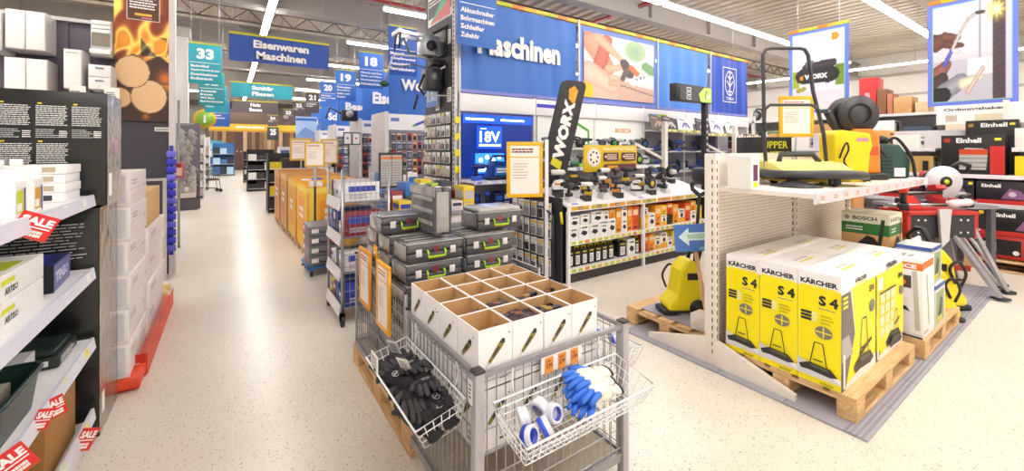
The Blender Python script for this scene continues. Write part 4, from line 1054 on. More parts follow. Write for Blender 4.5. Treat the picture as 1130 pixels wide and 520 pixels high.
# header valance and gondola structure below the banner
t = thing('wall_gondola', 'long shelf wall with white valance under the blue banner', 'shelf', (2.79, GY, 0)); wv = M('efedef', .45)
mb = MB(); mb.box(0, 8.4, .05, .1, 0, 2.5, M('b9b7bd', .5)); mb.build('back_panel', t)
for i in range(6):
    mb = MB(); mb.box(1.4*i+.005, 1.4*i+1.395, -.06, .05, 2.17, 2.43, wv, .004); mb.build('valance_panel', t)
mb = MB(); mb.box(0, 8.4, -.45, .05, 0, .15, wv); mb.build('plinth', t)
for i in range(7):
    mb = MB(); mb.box(1.4*i-.025, 1.4*i+.025, -.03, .05, .15, 2.48, M('e4e1df', .4)); mb.build('upright', t)
for a, b, zz, col in ((.03, 1.37, 1.15, 'd3d2ee'), (.03, 1.37, .75, 'd3d2ee'), (.03, 1.37, .45, 'd3d2ee'), (4.23, 5.57, 2.0, 'd9d64a'), (5.63, 6.97, 1.95, 'c9c24a'), (7.03, 8.37, 1.62, 'b04a3a'), (1.43, 2.77, 1.3, 'e4e4e8'), (2.83, 4.17, 1.3, 'e4e4e8'), (7.03, 8.37, 1.2, 'e4e4e8')):
    mb = MB(); mb.box(a, b, -.42, .05, zz-.03, zz, wv); s_ = mb.build('shelf', t)
    mb = MB(); mb.box(a, b, -.435, -.42, zz-.05, zz+.005, M(col, .4)); mb.face((a, -.435, zz-.05), (1, 0, 0), (0, 0, 1))
    for k in range(8): mb.pr(.05+k*.165, .01, .07, .035, PALE() if k % 3 else M('8a8ad0', .5))
    mb.build('price_rail', s_)
mb = MB(); mb.face((0, -.06, 2.17), (1, 0, 0), (0, 0, 1), .002); mb.pr(1.42, .13, .5, .06, M('3a3ac8', .5)); mb.lines(4.3, .08, .3, .1, 1, M('6aa0c8', .5), .7, 3, 0); mb.pr(4.62, .09, .3, .08, M('a8c83a', .5)); mb.build('print', t)
# backlit blue section
bl_ = M('1746c8', .3, emit=.9, var=.15, scale=5); blw = M('cfe4ff', .4, emit=2.2, var=0)
t = thing('backlit_panel', 'glowing blue backlit panel with big 18V lettering in the shelf wall', 'display', (2.86, GY+.0, 1.18))
mb = MB(); mb.box(0, 1.28, 0, .04, 0, .95, M('0d2a7a', .3, emit=.35, var=.3, scale=4)); mb.build('panel', t)
mb = MB(); mb.box(0, 1.28, -.025, -.005, .82, .95, bl_); mb.build('header', t)
mb = MB(); mb.box(.24, .68, -.03, -.005, .43, .78, bl_); mb.face((.24, -.03, .43), (1, 0, 0), (0, 0, 1), .002); mb.pt('18V', .22, .1, .17, blw, .36, .015, 'c'); mb.pr(.03, .04, .38, .03, blw); mb.pr(.05, .3, .1, .012, blw); mb.build('number_panel', t)
mb = MB(); mb.box(.2, .7, -.06, -.03, .06, .36, M('2f7af0', .3, emit=1.0, var=.1)); mb.face((.2, -.06, .06), (1, 0, 0), (0, 0, 1), .002)
for i in range(4): mb.pc(.08+.11*i, .2+.04*(i % 2), .035, blw, 10)
mb.pr(.03, .03, .44, .05, blw); mb.build('screen_panel', t)
mb = MB(); mb.face((0, -.025, 0), (1, 0, 0), (0, 0, 1), .002); mb.lines(.04, .86, .5, .04, 1, blw, .7, 1, .1); mb.lines(.66, .86, .5, .04, 1, blw, .7, 2, .1); mb.build('lettering', t)
t2 = t
# hand tools: drill-like machines, reused
_dr = {}
def drill_meshes(body, acc, kind=0):
    k = (body, acc, kind)
    if k in _dr: return _dr[k]
    b = M(body, .4); a = M(acc, .4); dk = M('1c1c1f', .45); out = []
    if kind == 0:     # drill
        mb = MB(); mb.lathe([(.012, -.11), (.028, -.1), (.036, -.05), (.036, .05), (.028, .075)], b, 12, (0, 0, .17), 'X'); out.append(('motor_body', mb.mesh('motor_body')))
        mb = MB(); mb.lathe([(.024, .075), (.02, .11), (.012, .125)], dk, 12, (0, 0, .17), 'X'); out.append(('chuck', mb.mesh('chuck')))
        mb = MB(); mb.tube([(-.03, 0, .16), (-.045, 0, .1), (-.05, 0, .05)], [.024, .021, .024], dk, 8); out.append(('grip', mb.mesh('grip')))
        mb = MB(); mb.box(-.1, .02, -.038, .038, .0, .055, a, .008); out.append(('battery', mb.mesh('battery')))
    elif kind == 1:   # circular saw
        mb = MB(); mb.cyl((0, -.03, .1), .085, .03, dk, 18, 'Y'); mb.cyl((0, -.034, .1), .05, .005, a, 14, 'Y'); out.append(('blade_guard', mb.mesh('blade_guard')))
        mb = MB(); mb.box(-.13, .13, -.06, .06, 0, .012, M('c9c9cd', .3, .6), .003); out.append(('base_plate', mb.mesh('base_plate')))
        mb = MB(); mb.lathe([(.03, 0), (.042, .02), (.038, .1), (.02, .12)], b, 12, (.0, 0.0, .11), 'Y'); out.append(('motor_body', mb.mesh('motor_body')))
        mb = MB(); mb.tube([(-.1, .03, .1), (-.12, .03, .17), (-.05, .03, .22), (.05, .03, .2), (.09, .03, .12)], .018, dk, 8); out.append(('grip', mb.mesh('grip')))
    elif kind == 2:   # sander / jigsaw, upright
        mb = MB(); mb.box(-.09, .09, -.045, .045, 0, .03, dk, .006); out.append(('pad', mb.mesh('pad')))
        mb = MB(); mb.prism([(-.08, .03), (.07, .03), (.085, .1), (.04, .17), (-.07, .19), (-.1, .16), (-.03, .13), (-.035, .08), (-.09, .07)], 'Y', -.035, .035, b); out.append(('housing', mb.mesh('housing')))
        mb = MB(); mb.box(-.04, .06, -.037, .037, .1, .135, a, .006); out.append(('trim_band', mb.mesh('trim_band')))
    elif kind == 3:   # grinder, lying
        mb = MB(); mb.lathe([(.022, -.14), (.03, -.12), (.028, .04), (.034, .07), (.03, .1)], b, 10, (0, 0, .06), 'X'); out.append(('motor_body', mb.mesh('motor_body')))
        mb = MB(); mb.cyl((.1, 0, .01), .055, .012, M('8a8a8e', .4, .4), 16); mb.cyl((.1, 0, .022), .028, .04, dk, 12); out.append(('disc', mb.mesh('disc')))
        mb = MB(); mb.tube([(.07, .02, .07), (.06, .11, .08)], .014, a, 8); out.append(('side_handle', mb.mesh('side_handle')))
    _dr[k] = out; return out
def tool(label, loc, rot, body, acc, kind, s=1.0, name=None, grp=None):
    t = thing(name or ('cordless_drill', 'circular_saw', 'orbital_sander', 'angle_grinder')[kind], label, 'power tool', loc, rot, grp); t.scale = (s, s, s)
    for n, me in drill_meshes(body, acc, kind): obj(n, me, t)
    return t
for i, (x, z, b_, a_, k_) in enumerate(((2.98, 1.152, '1a2f7a', '2f5fd0', 0), (3.72, 1.152, '1a2f6a', '2f5fd0', 1), (3.92, 1.152, '22366a', 'b03a3a', 1), (2.93, .752, '1a2f7a', '2f5fd0', 2), (3.1, .752, '1c3f9a', '2f5fd0', 0))):
    tool('dark blue power tool on the backlit blue shelf, %s from its left end' % ORD[i], (x, 5.2, z), .3*i, b_, a_, k_, 1.2)
t = thing('bench_tool', 'big blue cutting machine standing on the glowing blue shelf', 'power tool', (3.32, 5.22, 1.152))
mb = MB(); mb.box(-.22, .22, -.12, .12, 0, .04, M('16181f', .4), .01); mb.build('base', t)
mb = MB(); mb.prism([(-.2, .04), (.2, .04), (.16, .26), (-.12, .28)], 'Y', -.1, .1, M('143a8a', .4)); mb.build('housing', t)
mb = MB(); mb.box(-.13, .13, -.112, -.1, .07, .2, M('2f7ac0', .4)); mb.face((-.13, -.112, .07), (1, 0, 0), (0, 0, 1)); mb.lines(.03, .03, .2, .08, 2, PALE(), .6, 1); mb.build('badge', t)
mb = MB(); mb.tube([(-.15, 0, .28), (-.1, 0, .35), (.1, 0, .35), (.15, 0, .26)], .018, M('16181f', .4), 8); mb.build('handle', t)
for row, zz in ((0, .751), (1, .451)):
    for i in range(9):
        x = 2.9+.145*i; h = (.22, .16, .2)[i % 3]
        def pr(mb, w, d, hh, i=i):
            fset(mb, '-y', w, d, hh); mb.pr(w*.1, hh*.55, w*.8, hh*.3, M('d9e2ff', .5) if i % 2 else M('2f5fd0', .5)); mb.lines(w*.1, hh*.1, w*.7, hh*.3, 3, PALE(), .5, i)
        if row == 0 and i < 2: continue
        carton('blue_box', 'blue tool box on the %s shelf below the backlit panel, %s from left' % (('middle', 'low')[row], ORD[i]), x, x+.13, 5.1, 5.4, zz, zz+h, M(('1c2f7a', '24408a', '1a2450')[i % 3], .5), pr)
# white section with green graph
t = thing('header_board', 'white header board with two orange brand words and a green bent line', 'sign', (4.25, GY-.02, 1.32))
mb = MB(); mb.box(0, 2.7, 0, .03, 0, .85, M('f2f4f0', .4)); mb.build('board', t)
mb = MB(); mb.face((0, 0, 0), (1, 0, 0), (0, 0, 1), .003, .001); o2 = M('d9a05a', .5); gg = M('5aa83a', .5)
mb.pt('BOSCH', .42, .58, .09, o2, .4, .04); mb.pt('BOSCH', 1.9, .6, .09, o2, .45, .04)
mb.pl([(.55, .9), (1.18, .62), (1.18, .0)], .05, gg); mb.pl([(.85, .33), (1.18, .36)], .04, gg); mb.pl([(.25, .36), (.42, .33), (.55, .22), (.62, .08)], .04, M('8ad0a8', .5)); mb.build('print', t)
for i in range(16):
    x = 4.35+.165*i; tool('grey-green power tool on the white shelf with the green line, %s from left' % ORD[i], (x, 5.2, 1.302), random.uniform(-.5, .5), ('2f6a4a', '3a3f44', 'b9bcc0')[i % 3], ('3a8a4a', '8ab83a', '2a2a2e')[i % 3], i % 4, 1.05)
# grey tool panel with blue machines, white brackets
mb = MB(); sh_ = thing('upper_tool_shelf', 'narrow white upper shelf in front of the green line header board', 'shelf', (4.24, 5.2, 1.62))
mb.box(0, 2.7, 0, .26, -.02, 0, wv); mb.build('board', sh_)
for i in range(15): tool('grey power tool on the narrow upper shelf below the brand words, %s from left' % ORD[i], (4.34+.178*i, 5.33, 1.621), random.uniform(-.7, .7), ('8a8a90', '3a4a44', 'b9bcc0', '4a4a50')[i % 4], ('3a8a4a', '3a3f44', '2f5fa0')[i % 3], (0, 3, 2, 0, 1)[i % 5], .9)
t = thing('tool_display', 'grey display panel between white angled brackets with blue machines', 'display', (7.05, GY-.02, 1.0))
mb = MB(); mb.box(0, 2.6, 0, .03, 0, .98, M('8d8a94', .5)); mb.build('panel', t)
mb = MB(); mb.box(1.8, 2.6, -.01, 0, .1, .95, M('4a4462', .5)); mb.build('dark_panel', t)
for x in (0, 2.62):
    mb = MB(); mb.box(x-.045, x+.045, -.5, -.42, -.9, 1.15, M('ece6dc', .45)); mb.build('post', t)
    mb = MB(); mb.bar((x+(.04 if x == 0 else -.04), -.46, .38), (x+(-.62 if x == 0 else -.8), -.1, .78), .05, .05, M('ece6dc', .45)); mb.build('brace', t)
    mb = MB(); mb.bar((x, -.46, .1), (x-.5, -.1, .08), .04, .04, M('ece6dc', .45)); mb.build('arm', t)
for k in range(2):
    mb = MB(); mb.box(0, 2.62, -.3, -.01, .12+.42*k, .14+.42*k, M('c9c6d0', .4)); mb.build('shelf', t)
for i in range(18):
    row = i//9; x = 7.18+.27*(i % 9); tool('blue power tool on the grey panel, %s shelf, %s from left' % (('lower', 'upper')[row], ORD[i % 9]), (x, 5.33, 1.142+.42*row), random.uniform(-.6, .6), ('2a3f9a', '3a3f5a', '1c2a6a')[i % 3], ('4a6ad0', 'd9d9de', '2a2a3a')[i % 3], (i*7) % 4, 1.15)
for i, (x, c_, c2_) in enumerate(((7.15, '4a4650', 'd9d3d0'), (7.65, 'f0eff4', '3a4aa8'), (8.3, '413e48', 'b9a8c0'), (8.85, 'ecebf2', '4a4a9a'), (9.5, 'f0eef0', '5a8a5a'), (6.75, '6a5a52', 'c0a890'))):
    t = thing('topic_card', '%s tilted picture card under the valance, %s from left' % ('white' if i in (1, 3, 4) else 'dark', ORD[(1, 2, 3, 4, 5, 0)[i]]), 'sign', (x, 5.12, 2.0), (-.25, .12, 0))
    mb = MB(); mb.box(0, .55, -.005, .005, 0, .3, M(c_, .45)); mb.build('card', t)
    mb = MB(); mb.face((0, -.005, 0), (1, 0, 0), (0, 0, 1), .002)
    mb.pl([(.15, .08), (.25, .2), (.3, .1)], .04, M(c2_, .5)); mb.pl([(.3, .2), (.42, .1)], .05, M(c2_, .5)); mb.pr(.05, .24, .2, .02, M(c2_, .5)); mb.build('print', t)
# right end: mixed packs above the red shelf, and the next bays
for row in range(3):
    for i in range(10):
        x = 9.9+.125*i; z = (1.62, 1.86, 2.0)[row] if row < 2 else 1.202
        if row == 2: z = 1.202
        cc = ('6a2a3a', 'c9b24a', '3a3a4a', 'b06a2a', 'd9d4d0', '4a5a3a')[(i+row*2) % 6]
        def pr(mb, w, d, h, i=i):
            fset(mb, '-y', w, d, h); mb.pr(w*.1, h*.5, w*.8, h*.3, M('e4dcd4', .5))
        if row == 1: 
            z = 1.80
        carton('tool_pack', 'small tool pack on the reddish shelf right of the black post, %s row, %s' % (('lower', 'upper', 'bottom')[row], ORD[i]), x, x+.11, 5.12, 5.3, z+.002, z+.17, M(cc, .5), pr)
t = thing('light_box_sign', 'small dark light box sign with green field on a black post', 'sign', (6.9, 4.62, 0))
mb = MB(); mb.box(.82, .92, -.05, .05, .0, 2.5, M('2a2c30', .4), .006); mb.build('post', t)
mb = MB(); mb.box(.7, 1.04, -.14, .14, 0, .02, M('2a2c30', .4)); mb.build('foot', t)
mb = MB(); mb.box(-.17, 1.0, -.07, .07, 2.5, 2.82, M('24292a', .4), .006); mb.face((-.17, -.07, 2.5), (1, 0, 0), (0, 0, 1), .002, .001)
mb.pr(.12, .02, 1.03, .28, M('4a4a4e', .4)); mb.pp([(.78, .02), (1.15, .02), (1.15, .3), (.9, .3), (.72, .17)], M('a6d85a', .4, emit=.3)); mb.pl([(.95, .08), (.95, .2), (1.0, .24)], .03, INK()); mb.pr(1.0, .1, .1, .06, PALE())
for k in range(3):
    mb.pl([(.32, .05+.08*k), (.45, .05+.08*k), (.45, .1+.08*k), (.32, .1+.08*k), (.32, .05+.08*k)], .015, PALE())
mb.build('box', t)
for k in range(9):
    mb = MB(); mb.box(.85, .89, -.053, -.05, 1.2+.12*k, 1.25+.12*k, M('d9d9d9', .5)); mb.build('slot', t)
# end panel of gondola 16 with mounted machines and blister packs
t = thing('end_panel', 'tall dark grey end panel with mounted machines left of the blue banner', 'panel', (2.79, GY, 0))
mb = MB(); mb.box(-.045, -.005, .06, 1.12, 0, 4.6, M('4b474e', .6)); mb.build('board', t)
mb = MB(); mb.box(-.07, -.005, -.03, .05, 0, 4.6, M('dcdad9', .4)); mb.build('upright', t)
for k in range(60):
    mb = MB(); mb.box(-.075, -.07, .0, .02, .1+.07*k, .14+.07*k, INK()); mb.build('slot', t)
for y, z in ((.22, 3.3), (.2, 2.42), (.62, 2.32)):
    mb = MB(); mb.box(-.052, -.046, y-.07, y+.07, z-.1, z+.12, PALE()); mb.face((-.052, y+.07, z-.1), (0, -1, 0), (0, 0, 1)); mb.lines(.015, .02, .11, .18, 5, INK(), .4, 3); mb.build('price_card', t)
mb = MB(); mb.box(-.052, -.046, .1, 1.0, 3.62, 4.1, PALE()); mb.face((-.052, 1.0, 3.62), (0, -1, 0), (0, 0, 1), .002); mb.pr(.02, .12, .86, .3, M('4a4248', .5)); mb.pp([(.1, .02), (.85, .02), (.85, .3)], M('d86a6a', .5)); mb.pp([(.1, .02), (.85, .3), (.5, .3)], M('4ab88a', .5)); mb.lines(.05, .3, .7, .1, 2, PALE(), .5, 4); mb.build('topic_board', t)
def mount_frame(label, z, flip):
    t = thing('mounted_machine', label, 'machine', (2.74, 5.95, z)); al = M('bdbfc2', .3, .7); dk = M('222226', .45)
    mb = MB(); mb.box(-.03, 0.003, -.2, .3, -.1, .3, dk, .006); mb.build('mount_plate', t)
    if not flip:
        for y in (-.12, .12):
            mb = MB(); mb.bar((-.03, y, .12), (-.72, y, .16), .035, .05, al); mb.build('side_rail', t)
        mb = MB(); mb.bar((-.72, -.16, .16), (-.72, .16, .16), .05, .06, al); mb.build('cross_rail', t)
        mb = MB(); mb.box(-.36, -.12, -.16, .14, -.14, .16, M('9a9ca0', .3, .7), .01); mb.build('gear_case', t)
        mb = MB(); mb.cyl((-.25, -.19, 0), .08, .04, dk, 16, 'Y'); mb.build('motor', t)
        mb = MB(); mb.tube([(-.2, -.1, .2), (.05, -.2, .36), (.1, -.2, .38)], .022, dk, 8); mb.build('lever', t)
        mb = MB(); mb.tube([(-.62, 0, .1), (-.55, -.05, -.12), (-.3, -.05, -.18), (-.1, 0, -.1)], .016, M('5a6a4a', .5), 6); mb.build('hose', t)
        for y in (-.1, .1):
            mb = MB(); mb.tube([(-.7, y, .15), (-.72, y, -.08)], .014, dk, 6); mb.build('leg', t)
        mb = MB(); mb.box(-.2, .02, -.12, .1, -.26, -.18, dk, .008); mb.build('foot_bracket', t)
    else:
        mb = MB(); mb.tube([(-.02, -.1, .28), (-.4, -.1, .36), (-.78, -.1, .34), (-.84, -.1, .24), (-.92, -.1, -.06)], .014, al, 6); mb.build('upper_tube', t)
        mb = MB(); mb.tube([(-.05, .1, .22), (-.4, .1, .27), (-.74, .1, .2)], .01, M('5a7a5a', .4), 6); mb.build('cable', t)
        mb = MB(); mb.blob((-.93, -.1, -.09), .07, .04, .045, M('1f4a34', .5), 10, 6); mb.build('end_knob', t)
        mb = MB(); mb.box(-.3, -.06, -.14, .1, -.12, .22, M('26262a', .4), .02); mb.build('motor_housing', t)
        mb = MB(); mb.tube([(-.36, -.17, -.22), (.03, -.17, -.2), (.1, -.17, -.1), (.1, -.17, .2), (.0, -.17, .26), (-.1, -.17, .2)], .016, al, 6); mb.build('guard_tube', t)
        mb = MB(); mb.tube([(-.36, -.17, -.22), (-.42, -.1, -.1), (-.34, -.1, .1)], .02, dk, 6); mb.build('grip', t)
        mb = MB(); mb.tube([(-.4, 0, -.2), (-.46, 0, -.42)], .02, dk, 6); mb.build('foot', t)
        mb = MB(); mb.cyl((-.18, -.16, .08), .06, .03, M('7a7c80', .3, .6), 14, 'Y'); mb.build('wheel', t)
mount_frame('upper aluminium machine mounted on the tall dark end panel', 3.15, False)
mount_frame('lower tubular machine with long arm mounted on the dark end panel', 2.62, True)
# ============================================================ DISPLAY TABLE with power tools
TX0, TX1, TYF, TYB = 3.30, 6.28, 3.68, 4.25
def top_z(y): return .925+(y-TYF)*.30
t = thing('tool_table', 'white and black display table with two shelf bays and sloped tool top', 'table', (TX0, TYF, 0)); wt = M('efedf0', .4); bkm = M('26242a', .5)
L = TX1-TX0
mb = MB(); mb.prism([(0, .905), (TYB-TYF, 1.076), (TYB-TYF, 1.096), (0, .925)], 'X', 0, L, wt); mb.build('sloped_top', t)
mb = MB(); mb.box(0, L, -.012, 0, .855, .93, wt); fr = mb.build('front_fascia', t)
mb = MB(); mb.face((0, -.012, .862), (1, 0, 0), (0, 0, 1))
for i in range(9):
    x = .06+i*.325; mb.pr(x, .006, .29, .045, M(('d9a82a', 'c9b83a', 'e0962a')[i % 3], .5)); mb.pr(x+.11, .012, .06, .033, INK()); mb.pr(x+.12, .022, .04, .01, PALE())
mb.build('print', fr)
for a, b in ((0, .03), (L-.03, L)):
    mb = MB(); mb.prism([(0.02, 0), (TYB-TYF, 0), (TYB-TYF, 1.07), (0.02, .9)], 'X', a, b, bkm); mb.build('side_panel', t)
for x in (0.0, 1.37, L-.03):
    mb = MB(); mb.box(x-.0, x+.035, -.02, .018, 0, .86, wt); mb.build('front_post', t)
mb = MB(); mb.box(.03, L-.03, TYB-TYF-.03, TYB-TYF, 0, 1.05, M('3a383e', .5)); mb.build('back_panel', t)
mb = MB(); mb.box(0, L, 0.02, .05, 0, .12, M('3a3438', .5)); mb.build('plinth', t)
for zz, nm in ((.17, 'lower'), (.50, 'upper')):
    for a, b in ((.036, 1.369), (1.406, L-.03)):
        mb = MB(); mb.box(a, b, 0, TYB-TYF-.03, zz-.025, zz, wt); s_ = mb.build('shelf', t)
        mb = MB(); mb.box(a, b, -.015, 0, zz-.05, zz+.004, wt); mb.face((a, -.015, zz-.05), (1, 0, 0), (0, 0, 1)); n = int((b-a)/.11)
        for i in range(n): mb.pr(.02+.11*i, .007, .075, .04, M(('d9b83a', 'c4cc3a', 'e08a3a', 'd9d44a')[(i*5) % 4 if i % 3 else 1], .5))
        mb.build('price_rail', s_)
# boxes on the shelves
def pr_white(mb, w, d, h):
    fset(mb, '-y', w, d, h); dk = INK(); mb.pp([(w*.2, h*.38), (w*.55, h*.2), (w*.82, h*.32), (w*.78, h*.5), (w*.4, h*.6)], dk); mb.lines(w*.3, h*.74, w*.55, h*.12, 1, dk, .9, 2, 0); mb.pr(w*.06, h*.75, w*.12, h*.1, M('d9b02a', .5))
def pr_orange(mb, w, d, h):
    fset(mb, '-y', w, d, h); mb.pr(w*.1, h*.62, w*.8, h*.22, M('e9cda0', .5)); mb.pl([(w*.25, h*.25), (w*.7, h*.45)], w*.12, M('8a3a1a', .5)); mb.lines(w*.15, h*.06, w*.6, h*.12, 1, INK(), .7, 3)
def pr_mix(mb, w, d, h):
    fset(mb, '-y', w, d, h); mb.pr(0, 0, w, h*.36, M('e9a82a', .5)); mb.pc(w*.5, h*.55, w*.22, INK(), 10); mb.lines(w*.15, h*.8, w*.7, h*.12, 1, INK(), .8, 3)
def shelf_fill(z, items, bay, nm):
    for i, (x0, wd, hh, kind, lift) in enumerate(items):
        col, pr = {'w': ('eeece9', pr_white), 'o': ('f09a1e', pr_orange), 'm': ('efe6d8', pr_mix), 'k': ('2a2628', pr_white), 'y': ('f0c81e', pr_orange), 'r': ('e2571e', pr_orange)}[kind]
        word = {'w': 'white', 'o': 'orange', 'm': 'white and orange', 'k': 'black', 'y': 'yellow', 'r': 'red-orange'}[kind]
        tk = ('a10' if lift > .01 else '')
        carton('tool_box_carton', '%s tool carton on the table, %s, %s%s' % (word, nm, ORD[i % 16], ' stacked on top' if lift > .01 else ' from left'), TX0+x0, TX0+x0+wd-.004, TYF+.04+(.18 if kind == 'w' and lift < -.5 else 0), TYF+.42, z+max(0, lift)+.001, z+max(0, lift)+hh, M(col, .5), pr)
shelf_fill(.50, [(.06, .16, .15, 'w', 0), (.225, .18, .17, 'w', 0), (.41, .18, .17, 'w', 0), (.595, .14, .15, 'w', 0), (.74, .15, .2, 'w', 0), (.895, .1, .33, 'o', 0), (1.0, .11, .17, 'w', 0), (1.115, .1, .33, 'o', 0), (1.22, .13, .33, 'r', 0), (.07, .17, .14, 'w', .151), (.26, .15, .13, 'w', .171), (.45, .2, .15, 'w', .171), (.655, .1, .14, 'w', .171), (.76, .12, .13, 'o', .201), (1.0, .11, .16, 'w', .171)], 0, 'upper left shelf')
shelf_fill(.50, [(1.43, .12, .14, 'y', 0), (1.555, .15, .2, 'w', 0), (1.71, .13, .3, 'o', 0), (1.845, .13, .15, 'm', 0), (1.98, .14, .15, 'k', 0), (2.125, .13, .28, 'o', 0), (2.26, .16, .2, 'm', 0), (2.425, .14, .28, 'r', 0), (2.57, .14, .15, 'w', 0), (2.715, .16, .22, 'y', 0), (1.43, .12, .14, 'm', .141), (1.845, .13, .14, 'y', .151), (1.98, .14, .16, 'r', .151), (2.57, .14, .15, 'o', .151)], 1, 'upper right shelf')
shelf_fill(.17, [(1.43, .13, .24, 'r', 0), (1.565, .13, .24, 'o', 0), (1.70, .13, .18, 'm', 0), (1.835, .15, .22, 'm', 0), (1.99, .12, .14, 'w', 0), (2.115, .13, .22, 'y', 0), (2.25, .14, .18, 'w', 0), (2.395, .12, .24, 'm', 0), (2.52, .14, .24, 'r', 0), (2.665, .2, .2, 'w', 0)], 1, 'lower right shelf')
def black_case(x, z, w, h, label, big=False):
    t = thing('black_tool_case', label, 'case', (x, TYF+.2, z)); d = .3
    mb = MB(); mb.box(-w/2, w/2, -d/2, d/2, 0, h, M('232022', .4), .008); mb.build('body', t)
    mb = MB(); mb.tube([(-w*.3, -d/2+.03, h), (-w*.3, -d/2+.02, h+.035), (w*.3, -d/2+.02, h+.035), (w*.3, -d/2+.03, h)], .009, M('d9c81e', .4), 6); mb.build('handle', t)
    mb = MB(); fset(mb, '-y', w, d, h); mb.pr(w*.2, h*.12, w*.6, h*.55, PALE()); mb.lines(w*.25, h*.2, w*.45, h*.38, 4, INK(), .4, int(x*100)); mb.pr(w*.2, h*.8, w*.6, h*.08, M('d9c81e', .5)); mb.build('print', t)
for i in range(7): black_case(TX0+.1+.118*i, .171, .108, .2, 'black tool case with yellow handle on the lower left shelf, %s from left' % ORD[i])
black_case(TX0+1.03, .171, .15, .2, 'wider black tool case right of the seven narrow cases')
black_case(TX0+.78, .412, .22, .12, 'black case with large yellow handle lying on the narrow cases')
carton('tool_box_carton', 'white carton with black tool picture on the lower left shelf', TX0+1.12, TX0+1.27, TYF+.04, TYF+.36, .171, .39, M('eeece9', .5), pr_white)
black_case(TX0+1.325, .171, .09, .2, 'black tool case at the right end of the lower left shelf')
# tools on the sloped top
k = 0
for row, (y, xs) in enumerate(((3.80, [.16, .42, .74, 1.02, 1.38, 1.72, 2.05]), (3.97, [.1, .34, .6, .88, 1.16, 1.42, 1.66, 1.92, 2.2]), (4.13, [.22, .5, .8, 1.1, 1.36, 1.62, 1.9, 2.15, 2.42, 2.66]))):
    for i, x in enumerate(xs):
        r = random.Random(k); kd = (0, 0, 3, 0, 2, 1, 0, 2, 3, 0)[k % 10]; yy = y
        px, pz = TX0+x, top_z(yy)+.008
        tool('black and white power tool on the sloped table top, %s row, %s from left' % (('front', 'middle', 'back')[row], ORD[i]), (px, yy, pz+.055), (.0, 0, r.uniform(-.9, .5)+pi*(k % 3 == 1)), ('2a282b', 'e4e0dc', '333036')[k % 3], ('2a282b', 'c9a81e', '3a383c', 'd08a2a')[k % 4], kd, .8+.25*(row == 2)); s_ = None
        st = thing('tool_stand', 'small clear and black stand under the tool, %s row, %s from left' % (('front', 'middle', 'back')[row], ORD[i]), 'stand', (px, yy, top_z(yy)))
        mb = MB(); mb.prism([(-.05, -.014), (.05, .016), (.05, .058), (-.05, .058)], 'X', -.055, .055, M('3a383c', .4) if k % 2 else M('d9d6d6', .3)); mb.build('block', st)
        mb = MB(); mb.prism([(-.1, -.028), (-.065, -.0175), (-.065, -.0165), (-.1, -.027)], 'X', -.05, .05, PALE() if k % 4 else M('7a8ac8', .5)); mb.build('price_card', st)
        k += 1
# yellow board, flag sign, black crate behind the table
def standing(name, label, x0, x1, y, z0, z1, zf, prf, col, th=.02, cat='sign'):
    t = thing(name, label, cat, ((x0+x1)/2, y, zf)); w, h = x1-x0, z1-z0
    mb = MB(); mb.box(-w/2, w/2, -th/2, th/2, z0-zf, z1-zf, M(col, .45), .003); b = mb.build('board', t)
    mb = MB(); mb.face((-w/2, -th/2, z0-zf), (1, 0, 0), (0, 0, 1), .002, .001); prf(mb, w, h); mb.build('print', t)
    if z0-zf > .01:
        for x in (-w*.3, w*.3):
            mb = MB(); mb.box(x-.02, x+.02, -.015, .015, 0, z0-zf, M('3a383c', .5)); mb.build('leg', t)
    return t
def pr_board(mb, w, h):
    y2 = M('f2e2c0', .5); mb.pt('AKKU-PAKET HILFT SPAREN', w*.34, h*.8, h*.12, y2, w*.6, .04)
    mb.pc(w*.17, h*.55, h*.36, M('f4e9da', .5), 24); mb.pc(w*.17, h*.55, h*.33, M('c9b0a0', .5), 24); mb.pc(w*.17, h*.55, h*.31, M('f4efe8', .5), 24)
    for i in range(7): mb.pc(w*.17+h*.2*cos(i*.9), h*.55+h*.2*sin(i*.9), h*.05, INK(), 8)
    for a in (.34, .68):
        mb.pr(w*a, h*.4, w*.28, h*.32, M('5a2438', .5)); mb.lines(w*(a+.06), h*.44, w*.2, h*.24, 3, y2, .5, 3); mb.pc(w*(a+.035), h*.57, h*.05, y2, 10)
    mb.pr(w*.34, h*.06, w*.62, h*.22, M('6a3040', .5)); mb.pr(w*.4, h*.1, w*.2, h*.12, M('e8a01e', .5))
standing('promo_board', 'yellow promotional board with round picture behind the table tools', 4.08, 5.2, 4.21, 1.28, 1.66, 1.09, pr_board, 'd9b81e')
t = thing('flag_sign', 'slanted black flag sign with large white lettering behind the tool table', 'sign', aty(611, 189, 4.33))
o_ = aty(611, 189, 4.33)
pts = [aty(u, v, 4.33)-o_ for u, v in ((597, 187), (625, 190), (646, 96), (645, 92), (641, 90), (626, 88.5), (621, 90), (619, 93))]
mb = MB(); mb.prism([(p.x, p.z) for p in pts], 'Y', -.012, .012, M('2b272c', .45)); mb.build('board', t)
ax = (aty(633, 91, 4.33)-o_); ax.y = 0; Lf = ax.length; ey = ax.normalized(); exd = Vector((ey.z, 0, -ey.x))
mb = MB(); mb.face((0, -.012, 0), exd, ey, .002, .001); wd_ = .34
mb.pp([(-.03, Lf*.8), (.09, Lf*.76), (.105, Lf*.93), (.02, Lf*.965), (-.065, Lf*.9)], M('f0a01e', .5)); mb.pp([(-.1, Lf*.06), (.09, Lf*.03), (.1, Lf*.12), (-.08, Lf*.14)], M('d4cc2a', .5))
mb.pt('WORX', .105, Lf*.13, .2, PALE(), Lf*.66, .06, 'l', pi/2); mb.build('lettering', t)
mb = MB(); mb.bar((0, .03, -.33), (0.0, .03, .1), .05, .03, M('2b272c', .5)); mb.build('pole', t)
